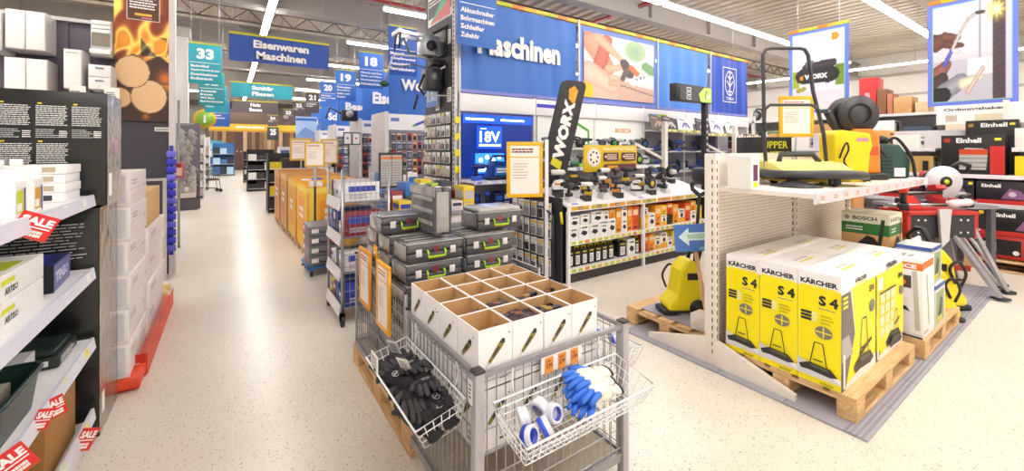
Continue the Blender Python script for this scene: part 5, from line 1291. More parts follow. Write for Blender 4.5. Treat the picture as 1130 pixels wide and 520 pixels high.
mb = MB(); mb.box(-.2, .2, -.03, .2, -(o_.z), -(o_.z)+.03, M('2b272c', .5)); mb.bar((0, .03, -o_.z), (0, .03, -.3), .05, .03, M('2b272c', .5)); mb.build('foot', t)
carton('black_crate', 'black display crate behind the foot of the slanted flag sign', 3.62, 4.02, 4.58, 4.86, 0, 1.58, M('1f1d22', .5))
# rack of blister packs at the left end of the table
def blister_mesh(w, h, seed, cols=('f0eeea', '3a3a3e', 'e0a82a')):
    mb = MB(); r = random.Random(seed); mb.box(-w/2, w/2, -.002, .002, -h, 0, M(cols[0], .4)); a = mb.mesh('card')
    mb = MB(); mb.face((-w/2, -.002, -h), (1, 0, 0), (0, 0, 1)); mb.pr(w*.08, h*.75, w*.84, h*.17, M(cols[2], .5)); mb.lines(w*.1, h*.62, w*.7, h*.08, 1, INK(), .7, seed); p = mb.mesh('print')
    mb = MB(); mb.box(-w*.36, w*.36, -.022, -.002, -h*.92, -h*.42, M(cols[1], .25, coat=.3), .006); b = mb.mesh('blister'); return a, p, b
def pack_grid(label, o, facing, cols, rows, px, pz, w, h, palettes, parent_hook=True, cat='pack', name='blister_pack', skip=(), jit=.006):
    ms = [blister_mesh(w, h, i, c) for i, c in enumerate(palettes)]; o = Vector(o)
    ex = Vector((cos(facing), sin(facing), 0))
    hk = MB(); hk.tube([(0, .12, 0), (0, -.03, 0), (0, -.04, .012)], .003, STEEL(), 4); hkm = hk.mesh('hook')
    for j in range(rows):
        for i in range(cols):
            if (i, j) in skip: continue
            r = random.Random(i*31+j*7); m = ms[(i*3+j*5+r.randrange(2)) % len(ms)]
            p = o+ex*(i*px+r.uniform(-jit, jit))+Vector((0, 0, -j*pz))
            t = thing(name, label % (ORD[j], ORD[i]), cat, p, facing+r.uniform(-.12, .12))
            for n, me in zip(('card', 'print', 'blister'), m): obj(n, me, t)
            obj('hook', hkm, t, (0, 0, 0))
WPAL = [('f0eeea', '5a5a60', 'e0c02a'), ('e9e6e2', '2f2f34', 'efefef'), ('d9d6d4', '8a8a8e', 'd9b02a'), ('f2f0ee', '4a4a52', 'c9c9c9')]
t = thing('pack_rack', 'black peg rack at the left end of the tool table, full of white packs', 'rack', (3.24, 3.75, 0))
mb = MB(); mb.box(0, .025, -.03, .9, 0, 1.02, M('2a282d', .5)); mb.build('peg_panel', t)
mb = MB(); mb.tube([(-.1, -.0, .02), (-.1, 0, .82), (-.1, .18, .9), (-.1, .3, .9)], .014, M('2a282d', .5), 6); mb.build('guard_tube', t)
mb = MB(); mb.tube([(0.0, -.05, .72), (-.02, -.05, .86)], .016, M('e0d01e', .4), 6); mb.build('yellow_hook', t)
pack_grid('white blister pack on the black rack beside the table, %s row, %s from left', (3.17, 4.58, .95), -pi/2, 6, 4, .14, .225, .11, .2, WPAL)
# framed price sign on a white pole
t = framed_sign('tall white price sign in a yellow frame on a pole before the blue section', (2.90, 3.98, 1.36), -.42, .44, .66, 'ecb71e', hdr='7a1a1a')
mb = MB(); mb.box(.245, .285, -.02, .02, -1.36, .36, M('ece9ea', .4)); mb.build('pole', t)
mb = MB(); mb.box(.1, .42, -.14, .14, -1.36, -1.345, M('c9c6c6', .4, .3)); mb.build('foot', t)
mb = MB(); mb.box(.2, .25, -.012, .012, .1, .13, ZINC()); mb.box(.2, .25, -.012, .012, -.15, -.12, ZINC()); mb.build('bracket', t)
pack_grid('white pack on the end panel hooks beside the blue shelf, %s row, %s from left', (2.68, 6.45, 2.16), -pi/2, 6, 6, .165, .2, .13, .17, [('e4e0de', '9a9a9e', 'f0eeea'), ('d9d4d0', 'b9a8a0', 'e9d02a'), ('e9e6e4', '6a6a70', 'e4e4e4'), ('c9c6c6', 'c9b9b0', 'f0eeee')])
t = thing('topic_board', 'small pale blue picture board above the end panel packs', 'sign', (2.66, 6.15, 2.28), -pi/2)
mb = MB(); mb.box(-.2, .2, -.01, .01, 0, .42, M('a9c4ea', .5)); mb.face((-.2, -.01, 0), (1, 0, 0), (0, 0, 1), .002); mb.pr(.02, 0, .36, .08, M('5a7ac8', .5)); mb.pl([(.12, .1), (.16, .34), (.24, .3)], .05, M('7a8aa8', .5)); mb.pl([(.25, .1), (.2, .3)], .04, PALE()); mb.build('board', t)
t = thing('price_flag_strip', 'vertical strip of yellow price flags on the upright left of the blue section', 'sign', (2.735, 5.44, 1.2))
for k in range(4):
    mb = MB(); mb.box(-.03, .04, -.012, -.004, .06+.24*k, .16+.24*k, YEL()); mb.build('flag', t)
mb = MB(); mb.box(-.006, .006, -.008, .0, -.05, 1.0, STEEL()); mb.build('strip', t)
# ============================================================ RIGHT ISLAND: floor tiles, gondola, pallets
gm = M('a3a0a8', .6, scale=6, var=.05)
mt = thing('floor_mat', 'grey interlocking floor mat under the right-hand display island', 'mat', (2.87, .77, 0))
tl = boxmesh('tile', .478, .418, .014, gm, .003); rd = boxmesh('ridge', .478, .012, .004, M('8f8c96', .6), 0); rmp = None
for i in range(9):
    for j in range(4):
        o = obj('tile', tl, mt, (.24+.482*i, .21+.422*j, 0))
        if j == 0:
            for k in range(4): obj('ridge', rd, o, (0, -.185+.026*k, .014))
def perf(col, dot, px, pz):
    m = bpy.data.materials.new('perforated'); m.use_nodes = True; nt = m.node_tree; b = nt.nodes['Principled BSDF']
    tc = nt.nodes.new('ShaderNodeTexCoord'); sp = nt.nodes.new('ShaderNodeSeparateXYZ'); nt.links.new(tc.outputs['Object'], sp.inputs[0])
    ds = []
    for o_, p_ in (('X', px), ('Z', pz)):
        a = nt.nodes.new('ShaderNodeMath'); a.operation = 'PINGPONG'; a.inputs[1].default_value = p_/2; nt.links.new(sp.outputs[o_], a.inputs[0])
        c = nt.nodes.new('ShaderNodeMath'); c.operation = 'LESS_THAN'; c.inputs[1].default_value = p_*.17; nt.links.new(a.outputs[0], c.inputs[0]); ds.append(c)
    q = nt.nodes.new('ShaderNodeMath'); q.operation = 'MULTIPLY'; nt.links.new(ds[0].outputs[0], q.inputs[0]); nt.links.new(ds[1].outputs[0], q.inputs[1])
    mx = nt.nodes.new('ShaderNodeMix'); mx.data_type = 'RGBA'; mx.inputs[6].default_value = (*srgb(col), 1); mx.inputs[7].default_value = (*srgb(dot), 1)
    nt.links.new(q.outputs[0], mx.inputs[0]); nt.links.new(mx.outputs[2], b.inputs['Base Color']); b.inputs['Roughness'].default_value = .45; return m
PF = perf('e9dfd4', '8a7a6a', .026, .026)
GX0, GX1, GYc = 2.95, 5.62, 1.70
ivory = M('eee6dc', .45)
t = thing('island_gondola', 'white double-sided gondola with perforated back panels on the right island', 'shelf', (GX0, GYc, 0))
for i in range(2):
    for k, (z0, z1) in enumerate(((.15, .66), (.665, 1.3))):
        mb = MB(); mb.box(.05+1.31*i, 1.35+1.31*i, -.012, .012, z0, z1, PF); mb.build('perforated_panel', t)
for x in (0, 1.335, 2.645):
    mb = MB(); mb.box(x-.02, x+.02, -.045, .045, 0.014, 1.57, ivory, .003); u_ = mb.build('upright', t)
    mb = MB()
    for k in range(25): mb.box(x-.0215, x-.0195, -.02, -.012, .1+.058*k, .13+.058*k, M('4a443e', .5)); mb.box(x-.012, x-.004, -.047, -.0445, .1+.058*k, .13+.058*k, M('4a443e', .5))
    stuff(mb.build('slot', u_))
    for s in (-1, 1):
        mb = MB(); mb.prism([(s*.045, .014), (s*.55, .014), (s*.55, .05), (s*.045, .2)], 'X', x-.018, x+.018, ivory); mb.build('foot', t)
mb = MB(); mb.box(.02, 2.62, -.0, .03, 1.3, 1.57, ivory); mb.build('top_panel', t)
for s, nm in ((-1, 'front'), (1, 'rear')):
    for i in range(2) if s < 0 else (1,):
        mb = MB(); a, b = sorted((s*.05, s*.64)); mb.box(.015+1.315*i, 1.325+1.315*i, a, b, 1.295, 1.325, ivory); s_ = mb.build('shelf', t)
        mb = MB(); a, b = sorted((s*.64, s*.655)); mb.box(.015+1.315*i, 1.325+1.315*i, a, b, 1.262, 1.329, M('dcd8dc', .4)); mb.face((.015+1.315*i, -.655, 1.262), (1, 0, 0), (0, 0, 1))
        for k in range(6 if s < 0 else 0): mb.pr(.07+.2*k, .012, .09, .045, M('f3d9d4', .5)); mb.lines(.08+.2*k, .018, .06, .03, 2, M('d87a5a', .5), .5, k)
        mb.build('price_rail', s_)
mb = MB(); mb.box(.0, .03, -.28, -.12, 1.325, 1.55, M('f4f0ea', .5)); mb.build('side_board', t)
# pallets and sweeper cartons
pallet('front wooden pallet under the yellow sweeper cartons', (3.585, 1.25, .0145), 0)
kc = M('fdea00', .45, var=.0); kw = M('f4f1f0', .45); kd = INK(); kg = M('8f8a84', .5)
def sweeper_art(mb, x, y, w, h):
    for q in ((x+w*.3, x+w*.42, x+w*.62, x+w*.72),): mb.pl([(q[0], y+h*.3), (q[1], y+h*.98), (q[2], y+h*.98), (q[3], y+h*.3)], w*.025, kd)
    mb.pl([(x+w*.38, y+h*.45), (x+w*.62, y+h*.45)], w*.035, kd)
    mb.pp([(x+w*.02, y+h*.2), (x+w*.3, y+h*.34), (x+w*.8, y+h*.3), (x+w*.98, y+h*.12), (x+w*.8, y+h*.06), (x+w*.3, y+h*.1), (x+w*.08, y+h*.08)], kd)
    mb.pp([(x+w*.3, y+h*.3), (x+w*.75, y+h*.27), (x+w*.8, y+h*.2), (x+w*.35, y+h*.22)], M('5a5a3a', .5))
def pr_sweeper(mb, w, d, h):
    # narrow front (-x)
    fset(mb, '-x', w, d, h); W = d
    mb.pr(0, 0, W, h*.86, kc); mb.pr(0, h*.86, W, h*.14, kw); mb.pt('KÄRCHER', W*.07, h*.885, h*.055, kd, W*.86, .05); mb.pr(W*.07, h*.862, W*.86, h*.012, kc)
    mb.pt('S 4', W*.5, h*.71, h*.09, kd, W*.44, .05); mb.lines(W*.5, h*.675, W*.42, h*.015, 1, kg, .6, 3)
    for k in range(3): mb.pr(W*.08, h*(.615-.03*k), W*.26, h*.022, kd); mb.pr(W*.34, h*(.615-.03*k), W*.14, h*.022, M('f3efb0', .5)); mb.lines(W*.55, h*(.61-.03*k), W*.3, h*.02, 2, M('7a7420', .5), .4, k)
    mb.pc(W*.62, h*.475, W*.2, M('7d786e', .5), 22, h*.055); mb.pl([(W*.44, h*.475), (W*.8, h*.475)], h*.01, kc); mb.pl([(W*.62, h*.43), (W*.62, h*.52)], h*.01, kc)
    mb.pp([(0, h*.19), (W, h*.11), (W, h*.06), (0, h*.08)], kw); mb.pp([(0, h*.1), (0, 0), (W*.0, 0)], kw)
    mb.pp([(0, h*.2), (W*.75, h*.125), (W, h*.06), (0, h*.055)], M('d9d7da', .5)); sweeper_art(mb, W*.02, h*.08, W*.94, h*.3); mb.lines(W*.55, h*.015, W*.36, h*.02, 2, kd, .5, 9)
    # wide side (-y)
    fset(mb, '-y', w, d, h); mb.pr(0, 0, w, h*.86, kw); mb.pt('KÄRCHER', w*.38, h*.89, h*.045, kd, w*.34, .05); mb.pr(w*.38, h*.872, w*.34, h*.012, kc)
    mb.pp([(w*.28, h*.86), (w, h*.86), (w, h*.12), (w*.12, h*.04), (w*.38, h*.45)], kc); mb.pp([(0, h*.84), (w*.24, h*.84), (w*.36, h*.45), (w*.1, 0), (0, 0)], M('6f6a66', .5)); mb.pp([(0, h*.46), (w*.2, h*.46), (w*.3, h*.28), (w*.0, h*.25)], M('b5b0aa', .5))
    for k in range(3): mb.pr(w*.04, h*(.79-.04*k), w*.13, h*.024, kc)
    mb.pt('S4', w*.78, h*.74, h*.065, M('5a5420', .5), w*.16, .05); mb.pc(w*.87, h*.6, w*.09, M('7d786e', .5), 16, h*.06); mb.pr(w*.03, h*.02, w*.05, h*.3, kw)
    sweeper_art(mb, w*.3, h*.04, w*.62, h*.5); mb.pl([(w*.5, h*.22), (w*.84, h*.3)], h*.03, kd)
    fset(mb, 'top', w, d, h)
    mb.pt('KÄRCHER', w*.3, d*.35, d*.14, M('b9b5a8', .5), w*.35, .04); mb.pr(w*.3, d*.2, w*.35, d*.08, M('e4dc3a', .5)); mb.pl([(0, d*.5), (w, d*.5)], .002, M('c9c5c2', .5))
def pr_sweeper2(mb, w, d, h):
    pr_sweeper(mb, w, d, h); fset(mb, '-y', w, d, h, .006); mb.pr(w*.0, h*.1, w, h*.76, kc); mb.pr(w*.06, h*.7, w*.16, h*.12, PALE())
    for r_ in range(4):
        for c in range(3): mb.pr(w*(.1+.19*c), h*(.22+.115*r_), w*.16, h*.09, M('ece7b0', .5))
    mb.pr(w*.08, h*.66, w*.6, h*.015, kd); mb.pt('S4', w*.76, h*.72, h*.06, kd, w*.16, .05); mb.pt('KÄRCHER', w*.38, h*.89, h*.045, kd, w*.34, .05); mb.pc(w*.88, h*.58, w*.08, M('7d786e', .5), 14, h*.05); sweeper_art(mb, w*.4, h*.02, w*.5, h*.4)
for r_ in range(2):
    for j in range(3):
        y0 = .925+.229*j
        carton('sweeper_carton', 'yellow and white sweeper carton, %s row, %s from the near side' % (('front', 'second')[r_], ORD[j]), 2.985+.612*r_, 3.59+.612*r_, y0, y0+.226, .159, .159+.685, kw, pr_sweeper2 if r_ == 1 and j == 0 else pr_sweeper, tape=None)
pallet('second wooden pallet with white and green tool cartons, behind the front pallet', (4.92, 1.22, .0145), 0)
def pr_force(mb, w, d, h):
    o2 = M('e8742a', .5); fset(mb, '-x', w, d, h); W = d; mb.pr(0, h*.86, W, h*.09, o2); mb.pt('FORCE', W*.05, h*.875, h*.055, PALE(), W*.8, .05)
    mb.pr(W*.02, h*.62, W*.7, h*.16, M('4a443c', .5)); mb.pc(W*.4, h*.69, W*.2, M('f07a2a', .5), 18, h*.05); mb.pp([(W*.03, h*.42), (W*.6, h*.38), (W*.7, h*.32), (W*.4, h*.35), (W*.03, h*.34)], kd); mb.pl([(W*.8, h*.85), (W*.88, h*.1)], W*.12, M('c9c4bc', .5)); mb.pr(W*.35, h*.07, W*.14, h*.1, M('a9a49a', .5)); mb.pr(0, 0, W, h*.02, kd)
    fset(mb, '-y', w, d, h); mb.pr(0, h*.88, w*.9, h*.09, o2); mb.pl([(w*.3, h*.8), (w*.5, h*.15)], w*.1, M('b5b0a6', .5)); mb.lines(w*.05, h*.05, w*.5, h*.05, 2, kg, .5, 2)
    fset(mb, 'top', w, d, h); mb.lines(w*.2, d*.3, w*.4, d*.4, 2, kg, .6, 1)
carton('white_tool_carton', 'tall white carton with orange stripe right of the sweeper cartons', 4.33, 4.67, .835, 1.07, .159, .76, kw, pr_force)
carton('white_tool_carton', 'second tall white carton with orange stripe, behind the first', 4.33, 4.67, 1.075, 1.31, .159, .76, kw, pr_force)
def pr_green(mb, w, d, h):
    g = M('2f7a3a', .5)
    for s, W in (('-x', d), ('-y', w)):
        fset(mb, s, w, d, h); mb.pr(0, h*.42, W, h*.3, g); mb.pr(0, h*.72, W, h*.25, M('ece9d4', .5)); mb.pt('BOSCH', W*.25, h*.8, h*.1, kd, W*.5, .03); mb.pc(W*.12, h*.85, W*.06, kg, 10); mb.pr(0, h*.14, W, h*.28, M('d9a86a', .5)); mb.pp([(W*.3, h*.1), (W*.55, h*.4), (W*.7, h*.35), (W*.85, h*.1)], kd); mb.pr(0, 0, W*.3, h*.14, g); mb.lines(W*.1, h*.5, W*.4, h*.14, 2, PALE(), .5, 3)
        mb.pl([(W*.8, h*.15), (W*.88, h*.85)], W*.08, M('2a3a2a', .5))
def pr_pic(mb, w, d, h):
    for s, W in (('-x', d), ('-y', w)):
        fset(mb, s, w, d, h); mb.pr(0, h*.9, W, h*.1, M('3a5aa8', .5)); mb.pr(W*.05, h*.08, W*.8, h*.75, M('9aa878', .5)); mb.pp([(W*.2, h*.2), (W*.5, h*.7), (W*.7, h*.6), (W*.6, h*.2)], M('3a4a3a', .5)); mb.pr(W*.1, h*.1, W*.5, h*.15, M('d9c83a', .5))
carton('green_tool_carton', 'green and cream garden tool carton standing above the white cartons', 4.72, 5.08, 1.12, 1.46, .70, 1.03, M('d9d4b8', .5), pr_green)
carton('brown_carton', 'brown carton carrying the green and cream garden tool carton', 4.7, 5.1, 1.1, 1.48, .159, .695, M('b58a56', .7), None, tape=M('d9c08a', .4))
carton('picture_carton', 'pale carton with green photo on the second pallet, lower one', 4.68, 5.0, .83, 1.06, .159, .50, M('d9dcd9', .5), pr_pic)
carton('picture_carton', 'pale carton with green photo on the second pallet, upper one', 4.68, 5.0, .85, 1.07, .501, .80, M('c9d0cc', .5), pr_pic)
# tiled pallet behind the gondola with washer, block and arrow sign
pallet('wooden pallet left of the white gondola post, with a grey sheet on top', (3.63, 2.165, .0145), 0)
t = thing('grey_sheet', 'thin grey sheet lying on the pallet left of the gondola post', 'sheet', (3.63, 2.1, .159)); mb = MB(); mb.box(-.55, .58, -.3, .34, 0, .008, M('9a98a6', .6), .002); mb.build('sheet', t)
t = thing('sign_block', 'white stone block holding the wooden arrow sign post', 'block', (3.12, 1.87, .168))
mb = MB(); mb.box(-.07, .07, -.07, .07, 0, .125, M('e4dad2', .7, scale=20, bump=.4, var=.1), .008); mb.build('block', t)
t = thing('arrow_sign', 'blue sign with pale arrow pointing left on a wooden post', 'sign', (3.12, 1.87, .29), radians(-40))
mb = MB(); mb.bar((0.025, 0, 0.004), (-.055, .02, .52), .042, .03, m_wood('c99a66', 'e4be8c', 4, .6, 'Z')); mb.build('post', t)
bw_, bh_ = .285, .215
mb = MB(); mb.T = Matrix.Translation((-.075, -.014, .5)) @ Matrix.Rotation(radians(-4), 4, 'Y'); mb.box(-bw_/2, bw_/2, -.004, .004, 0, bh_, M('4a78c4', .45)); mb.face((-bw_/2, -.004, 0), (1, 0, 0), (0, 0, 1))
mb.pp([(.03, bh_*.55), (.11, bh_*.88), (.11, bh_*.7), (bw_*.95, bh_*.7), (bw_*.95, bh_*.4), (.11, bh_*.4), (.11, bh_*.2)], M('d4eef0', .5)); mb.lines(.1, bh_*.47, .16, bh_*.16, 2, M('8ac06a', .5), .6, 4, .1); mb.pr(bw_*.66, bh_*.05, bw_*.28, bh_*.1, M('7ac0d0', .5)); mb.build('board', t)
def washer(label, loc, rot, s=1.0, tall=False):
    t = thing('pressure_washer', label, 'pressure washer', loc, rot); t.scale = (s, s, s); y = M('f2de12', .4); k = BLACK()
    mb = MB(); mb.prism([(-.15, .04), (.17, .04), (.18, .1), (.1, .2), (.06, .42), (-.02, .52), (-.1, .5), (-.14, .3)], 'Y', -.11, .11, y); b_ = mb.build('body', t)
    bv = b_.modifiers.new('bevel', 'BEVEL'); bv.width = .03; bv.segments = 3; bv.limit_method = 'ANGLE'
    for yy in (-.12, .085):
        mb = MB(); mb.cyl((-.1, yy, .075), .075, .035, k, 16, 'Y'); mb.cyl((-.1, yy-.003, .075), .03, .041, M('3a3a3d', .4), 10, 'Y'); mb.build('wheel', t)
    mb = MB(); mb.box(.08, .22, -.1, .1, 0, .05, k, .015); mb.build('foot', t)
    mb = MB(); mb.box(-.12, .0, -.113, .113, .33, .40, k, .01); mb.build('band', t)
    mb = MB(); mb.tube([(-.1, -.09, .45), (-.14, -.09, .6), (-.12, -.03, .67), (-.12, .03, .67), (-.14, .09, .6), (-.1, .09, .45)], .018, k, 8); mb.build('carry_handle', t)
    mb = MB(); mb.tube(smooth([(.1, -.115, .2), (.13, -.13, .32), (.06, -.135, .42), (.0, -.13, .36), (.05, -.125, .24)]), .011, k, 6); mb.build('hose', t)
    if tall:
        hx = -.13
        mb = MB()
        mb.tube([(hx, 0, .45), (hx-.03, 0, .85), (hx-.05, 0, 1.12)], .016, k, 8); mb.build('shaft', t)
        mb = MB(); mb.tube([(hx-.05, -.02, 1.12), (hx-.05, -.13, 1.16), (hx-.05, -.15, 1.22), (hx-.05, 0, 1.24), (hx-.05, .15, 1.22), (hx-.05, .13, 1.16), (hx-.05, .02, 1.12)], .02, k, 8); mb.build('grip_loop', t)
        mb = MB(); mb.blob((hx-.06, 0, 1.31), .05, .12, .075, k, 12, 8, .6); mb.build('control_head', t)
    return t
washer('yellow floor machine with tall black handle on the pallet behind the arrow sign', (3.30, 2.18, .168), radians(150), .92, True)
washer('nearer yellow pressure washer on the grey mat beside the cartons', (5.42, .99, .0145), radians(-35), 1.0)
washer('farther yellow pressure washer with black hose on the grey mat', (5.86, 1.05, .0145), radians(-35), 1.18)
# ------------------------------------------------ on the gondola top shelf
t = thing('sweeper_machine', 'yellow push sweeper with tall black handle on the gondola shelf', 'sweeper', (3.75, 1.385, 1.326), -YAW)
y_ = M('f4e63a', .35); k_ = M('3a383c', .4)
mb = MB(); mb.prism([(-.16, .1), (.0, .17), (.24, .19), (.26, .1)], 'X', -.27, .27, M('f6ec8a', .3)); mb.build('hopper_cover', t)
mb = MB(); mb.prism([(-.2, .07), (-.165, .098), (.25, .098), (.25, .07)], 'X', -.3, .3, y_); mb.build('yellow_skirt', t)
mb = MB(); mb.tube(smooth([(-.31, .2, .09), (-.33, -.1, .085), (-.2, -.22, .085), (.0, -.255, .09), (.2, -.24, .085), (.34, -.12, .075), (.33, .15, .08)], 4), .034, k_, 8); mb.build('bumper', t)
mb = MB(); mb.box(-.24, .26, -.12, .2, .025, .075, M('d9b81e', .4), .01); mb.build('underbody', t)
mb = MB(); mb.lathe([(.15, .0), (.13, .012), (.06, .035), (.02, .045)], k_, 24, (-.22, -.2, .002)); b_ = mb.build('side_brush', t)
mb = MB()
for i in range(36):
    a = 2*pi*i/36; mb.tube([(-.22+.05*cos(a), -.2+.05*sin(a), .03), (-.22+.165*cos(a), -.2+.165*sin(a), .003)], .003, M('55535a', .6), 3, cap=False)
stuff(mb.build('bristle', b_))
for x, y in ((.03, -.22), (.2, .12), (-.2, .12)):
    mb = MB(); mb.cyl((x, y, .04), .04, .035, BLACK(), 14, 'X'); mb.cyl((x-.003, y, .04), .018, .041, M('5a585c', .4), 10, 'X'); mb.build('wheel', t)
mb = MB(); mb.tube([(-.17, .08, .16), (-.14, .1, .235), (.12, .1, .235), (.16, .08, .17)], .022, k_, 8); mb.build('carry_handle', t)
hz = 1.12
mb = MB(); mb.tube([(-.255, .1, .08), (-.262, .12, .4), (-.235, .17, .75), (-.225, .2, hz-.06), (-.195, .205, hz-.01), (-.15, .205, hz), (.09, .205, hz), (.13, .205, hz-.01), (.155, .2, hz-.06), (.175, .17, .75), (.225, .12, .4), (.24, .1, .08)], .0145, k_, 8); mb.build('push_handle', t)
mb = MB(); mb.tube([(-.262, .12, .42), (-.25, .13, .6), (-.2, .14, .64), (.14, .14, .64), (.19, .13, .6), (.215, .12, .42)], .013, k_, 8); mb.build('cross_handle', t)
def pr(mb, w, d, h):
    fset(mb, '-x', w, d, h); mb.pr(d*.25, h*.05, d*.7, h*.9, M('6a2a5a', .5)); mb.pr(d*.45, h*.3, d*.4, h*.4, M('d9a09a', .5)); mb.pr(d*.25, 0, d*.75, h*.2, YEL()); fset(mb, '-y', w, d, h); mb.pr(w*.2, h*.2, w*.6, h*.5, M('6a2a5a', .5)); mb.pr(w*.2, 0, w*.6, h*.16, YEL())
carton('purple_pack', 'white pack with purple picture at the left end of the gondola shelf', 3.06, 3.2, 1.48, 1.63, 1.326, 1.56, kw, pr)
t = thing('yellow_machine', 'boxy yellow garden machine next to the push sweeper', 'machine', (4.36, 1.33, 1.326), -YAW)
mb = MB(); mb.prism([(-.14, 0), (.13, 0), (.15, .24), (.17, .3), (.15, .41), (-.1, .44), (-.15, .4)], 'Y', -.09, .1, M('f2d60e', .4)); b_ = mb.build('body', t); bv = b_.modifiers.new('bevel', 'BEVEL'); bv.width = .015; bv.segments = 2
mb = MB(); mb.box(.03, .13, -.093, -.09, .34, .37, M('c98aa0', .5)); mb.build('badge', t)
mb = MB(); mb.tube(smooth([(-.12, -.1, .2), (-.11, -.12, .27), (-.075, -.12, .33), (-.06, -.12, .27), (-.09, -.11, .18), (-.05, -.11, .12), (.02, -.11, .07), (.12, -.12, .01)]), .007, BLACK(), 6); mb.build('cable', t)
for x in (-.1, .1):
    mb = MB(); mb.cyl((x, -.1, .035), .032, .03, BLACK(), 12, 'Y'); mb.build('wheel', t)
t = thing('orange_washer', 'orange pressure washer with a big black hose reel on top', 'pressure washer', (4.78, 1.38, 1.326), -YAW)
orm = M('f0821e', .4)
mb = MB(); mb.prism([(-.16, .06), (.15, .06), (.14, .4), (.08, .46), (-.1, .46)], 'Y', -.11, .11, orm); b_ = mb.build('body', t); bv = b_.modifiers.new('bevel', 'BEVEL'); bv.width = .015; bv.segments = 2
mb = MB(); mb.box(-.19, .2, -.14, .14, 0, .06, BLACK(), .015); mb.build('base', t)
mb = MB(); mb.cyl((-.02, -.085, .59), .175, .03, k_, 24, 'Y'); mb.cyl((-.02, .06, .59), .175, .03, k_, 24, 'Y'); mb.cyl((-.02, -.06, .59), .06, .12, BLACK(), 16, 'Y'); mb.build('hose_reel', t)
mb = MB()
for i in range(4): mb.torus((-.02, -.045+.03*i, .59), .12+.01*(i % 2), .016, BLACK(), 22, 6, 'Y')
mb.torus((-.02, -.088, .59), .1, .012, BLACK(), 20, 5, 'Y'); mb.build('hose', t)
mb = MB(); mb.bar((-.16, -.02, .42), (-.3, -.06, .62), .05, .04, k_); mb.bar((-.3, -.06, .62), (-.36, -.06, .62), .03, .03, k_); mb.build('spray_gun', t)
mb = MB(); mb.bar((.1, 0, .42), (.3, 0, .22), .025, .025, k_); mb.build('lever', t)
mb = MB(); mb.box(-.08, .12, -.114, -.11, .22, .3, M('c9501e', .4)); mb.pc if 0 else None; mb.build('grille', t)
t = thing('shredder', 'dark green garden machine at the far end of the gondola shelf', 'machine', (5.24, 1.30, 1.326), -YAW)
gd = M('1f4a40', .4)
mb = MB(); mb.prism([(-.16, .0), (.15, .0), (.16, .18), (.06, .32), (-.08, .33), (-.14, .26)], 'Y', -.13, .13, gd); b_ = mb.build('body', t); bv = b_.modifiers.new('bevel', 'BEVEL'); bv.width = .02; bv.segments = 2
for i in range(5):
    mb = MB(); mb.box(-.12, -.02, -.136, -.13, .05+.035*i, .07+.035*i, M('102a26', .5)); mb.build('vent_slat', t)
mb = MB(); mb.box(.0, .1, -.137, -.13, .02, .1, PALE()); mb.build('price_card', t)
mb = MB(); mb.tube(smooth([(-.02, -.05, .33), (.05, -.1, .38), (.14, -.15, .2), (.17, -.16, .02)]), .014, BLACK(), 6); mb.build('cable', t)
mb = MB(); mb.blob((.0, 0, .36), .06, .05, .05, BLACK(), 10, 6); mb.blob((-.06, .03, .39), .03, .03, .03, M('4a4a5a', .4), 8, 5); mb.build('valve', t)
framed_sign('yellow framed price sign standing behind the push sweeper handle', (4.27, 1.66, 1.90), -.62, .31, .37, 'ecb71e', hdr='c23a5a')
t = bpy.data.objects[t.name]; s_ = [o for o in COL.objects if o.get('label') == 'yellow framed price sign standing behind the push sweeper handle'][0]
mb = MB(); mb.tube([(0, .0, -.19), (0, .0, -.575)], .01, STEEL(), 6); mb.build('pole', s_)
mb = MB(); mb.cyl((0, 0, -.576), .06, .008, STEEL(), 14); mb.build('foot', s_)
def pr(mb, w, d, h):
    fset(mb, '-y', w, d, h); yy = M('d9e02a', .5); mb.pt('UPPER', w*.25, h*.72, h*.18, yy, w*.65, .02); mb.pt('SYSTEM', w*.25, h*.49, h*.16, yy, w*.65, .02)
carton('black_system_box', 'black box with yellow-green capital lettering behind the sweeper handle', 4.22, 4.62, 1.88, 2.14, 1.326, 1.72, M('232226', .4), pr, rot=-.5)
# ------------------------------------------------ work bench, saw and right gondola
t = thing('work_bench', 'folding work bench with dark jaws, red trim and splayed grey legs', 'bench', (6.72, 1.22, 0), -YAW)
rdm = M('b8281e', .45); gl = M('b4b2b8', .35, .5)
mb = MB(); mb.box(-.36, .36, -.12, -.08, .6, .86, M('2c2a30', .5), .006); jw = mb.build('jaw_panel', t)
mb = MB()
for x in (-.28, -.2, .2, .28):
    for z in (.66, .8): mb.cyl((x, -.126, z), .012, .006, PALE(), 8, 'Y')
stuff(mb.build('bolt', jw))
mb = MB(); mb.box(-.4, .4, -.14, .25, .86, .90, rdm, .006); mb.build('top', t)
mb = MB(); mb.box(.36, .4, -.12, .2, .6, .86, rdm); mb.box(-.4, -.36, -.12, .2, .6, .86, rdm); mb.build('side_trim', t)
for p, q in (((-.3, -.1, .62), (-.42, -.42, .03)), ((.16, -.1, .62), (.30, -.42, .03)), ((.3, .15, .62), (.52, .25, .03)), ((-.3, .15, .62), (-.5, .25, .03)), ((.34, -.05, .84), (.62, -.2, .03))):
    mb = MB(); mb.bar(p, q, .09, .03, gl); l_ = mb.build('leg', t); mb = MB(); mb.box(q[0]-.06, q[0]+.06, q[1]-.05, q[1]+.05, .0145 if p[0] < .34 else 0, .035, BLACK(), .006); mb.build('foot', l_)
mb = MB(); mb.prism([(-.09, .93), (.05, .93), (.02, .58), (-.06, .5)], 'Y', -.17, -.142, M('d2d0d4', .35, .4)); mb.build('crank_plate', t)
mb = MB(); mb.bar((.15, .0, .25), (.42, .0, .22), .05, .06, rdm); mb.build('step', t)
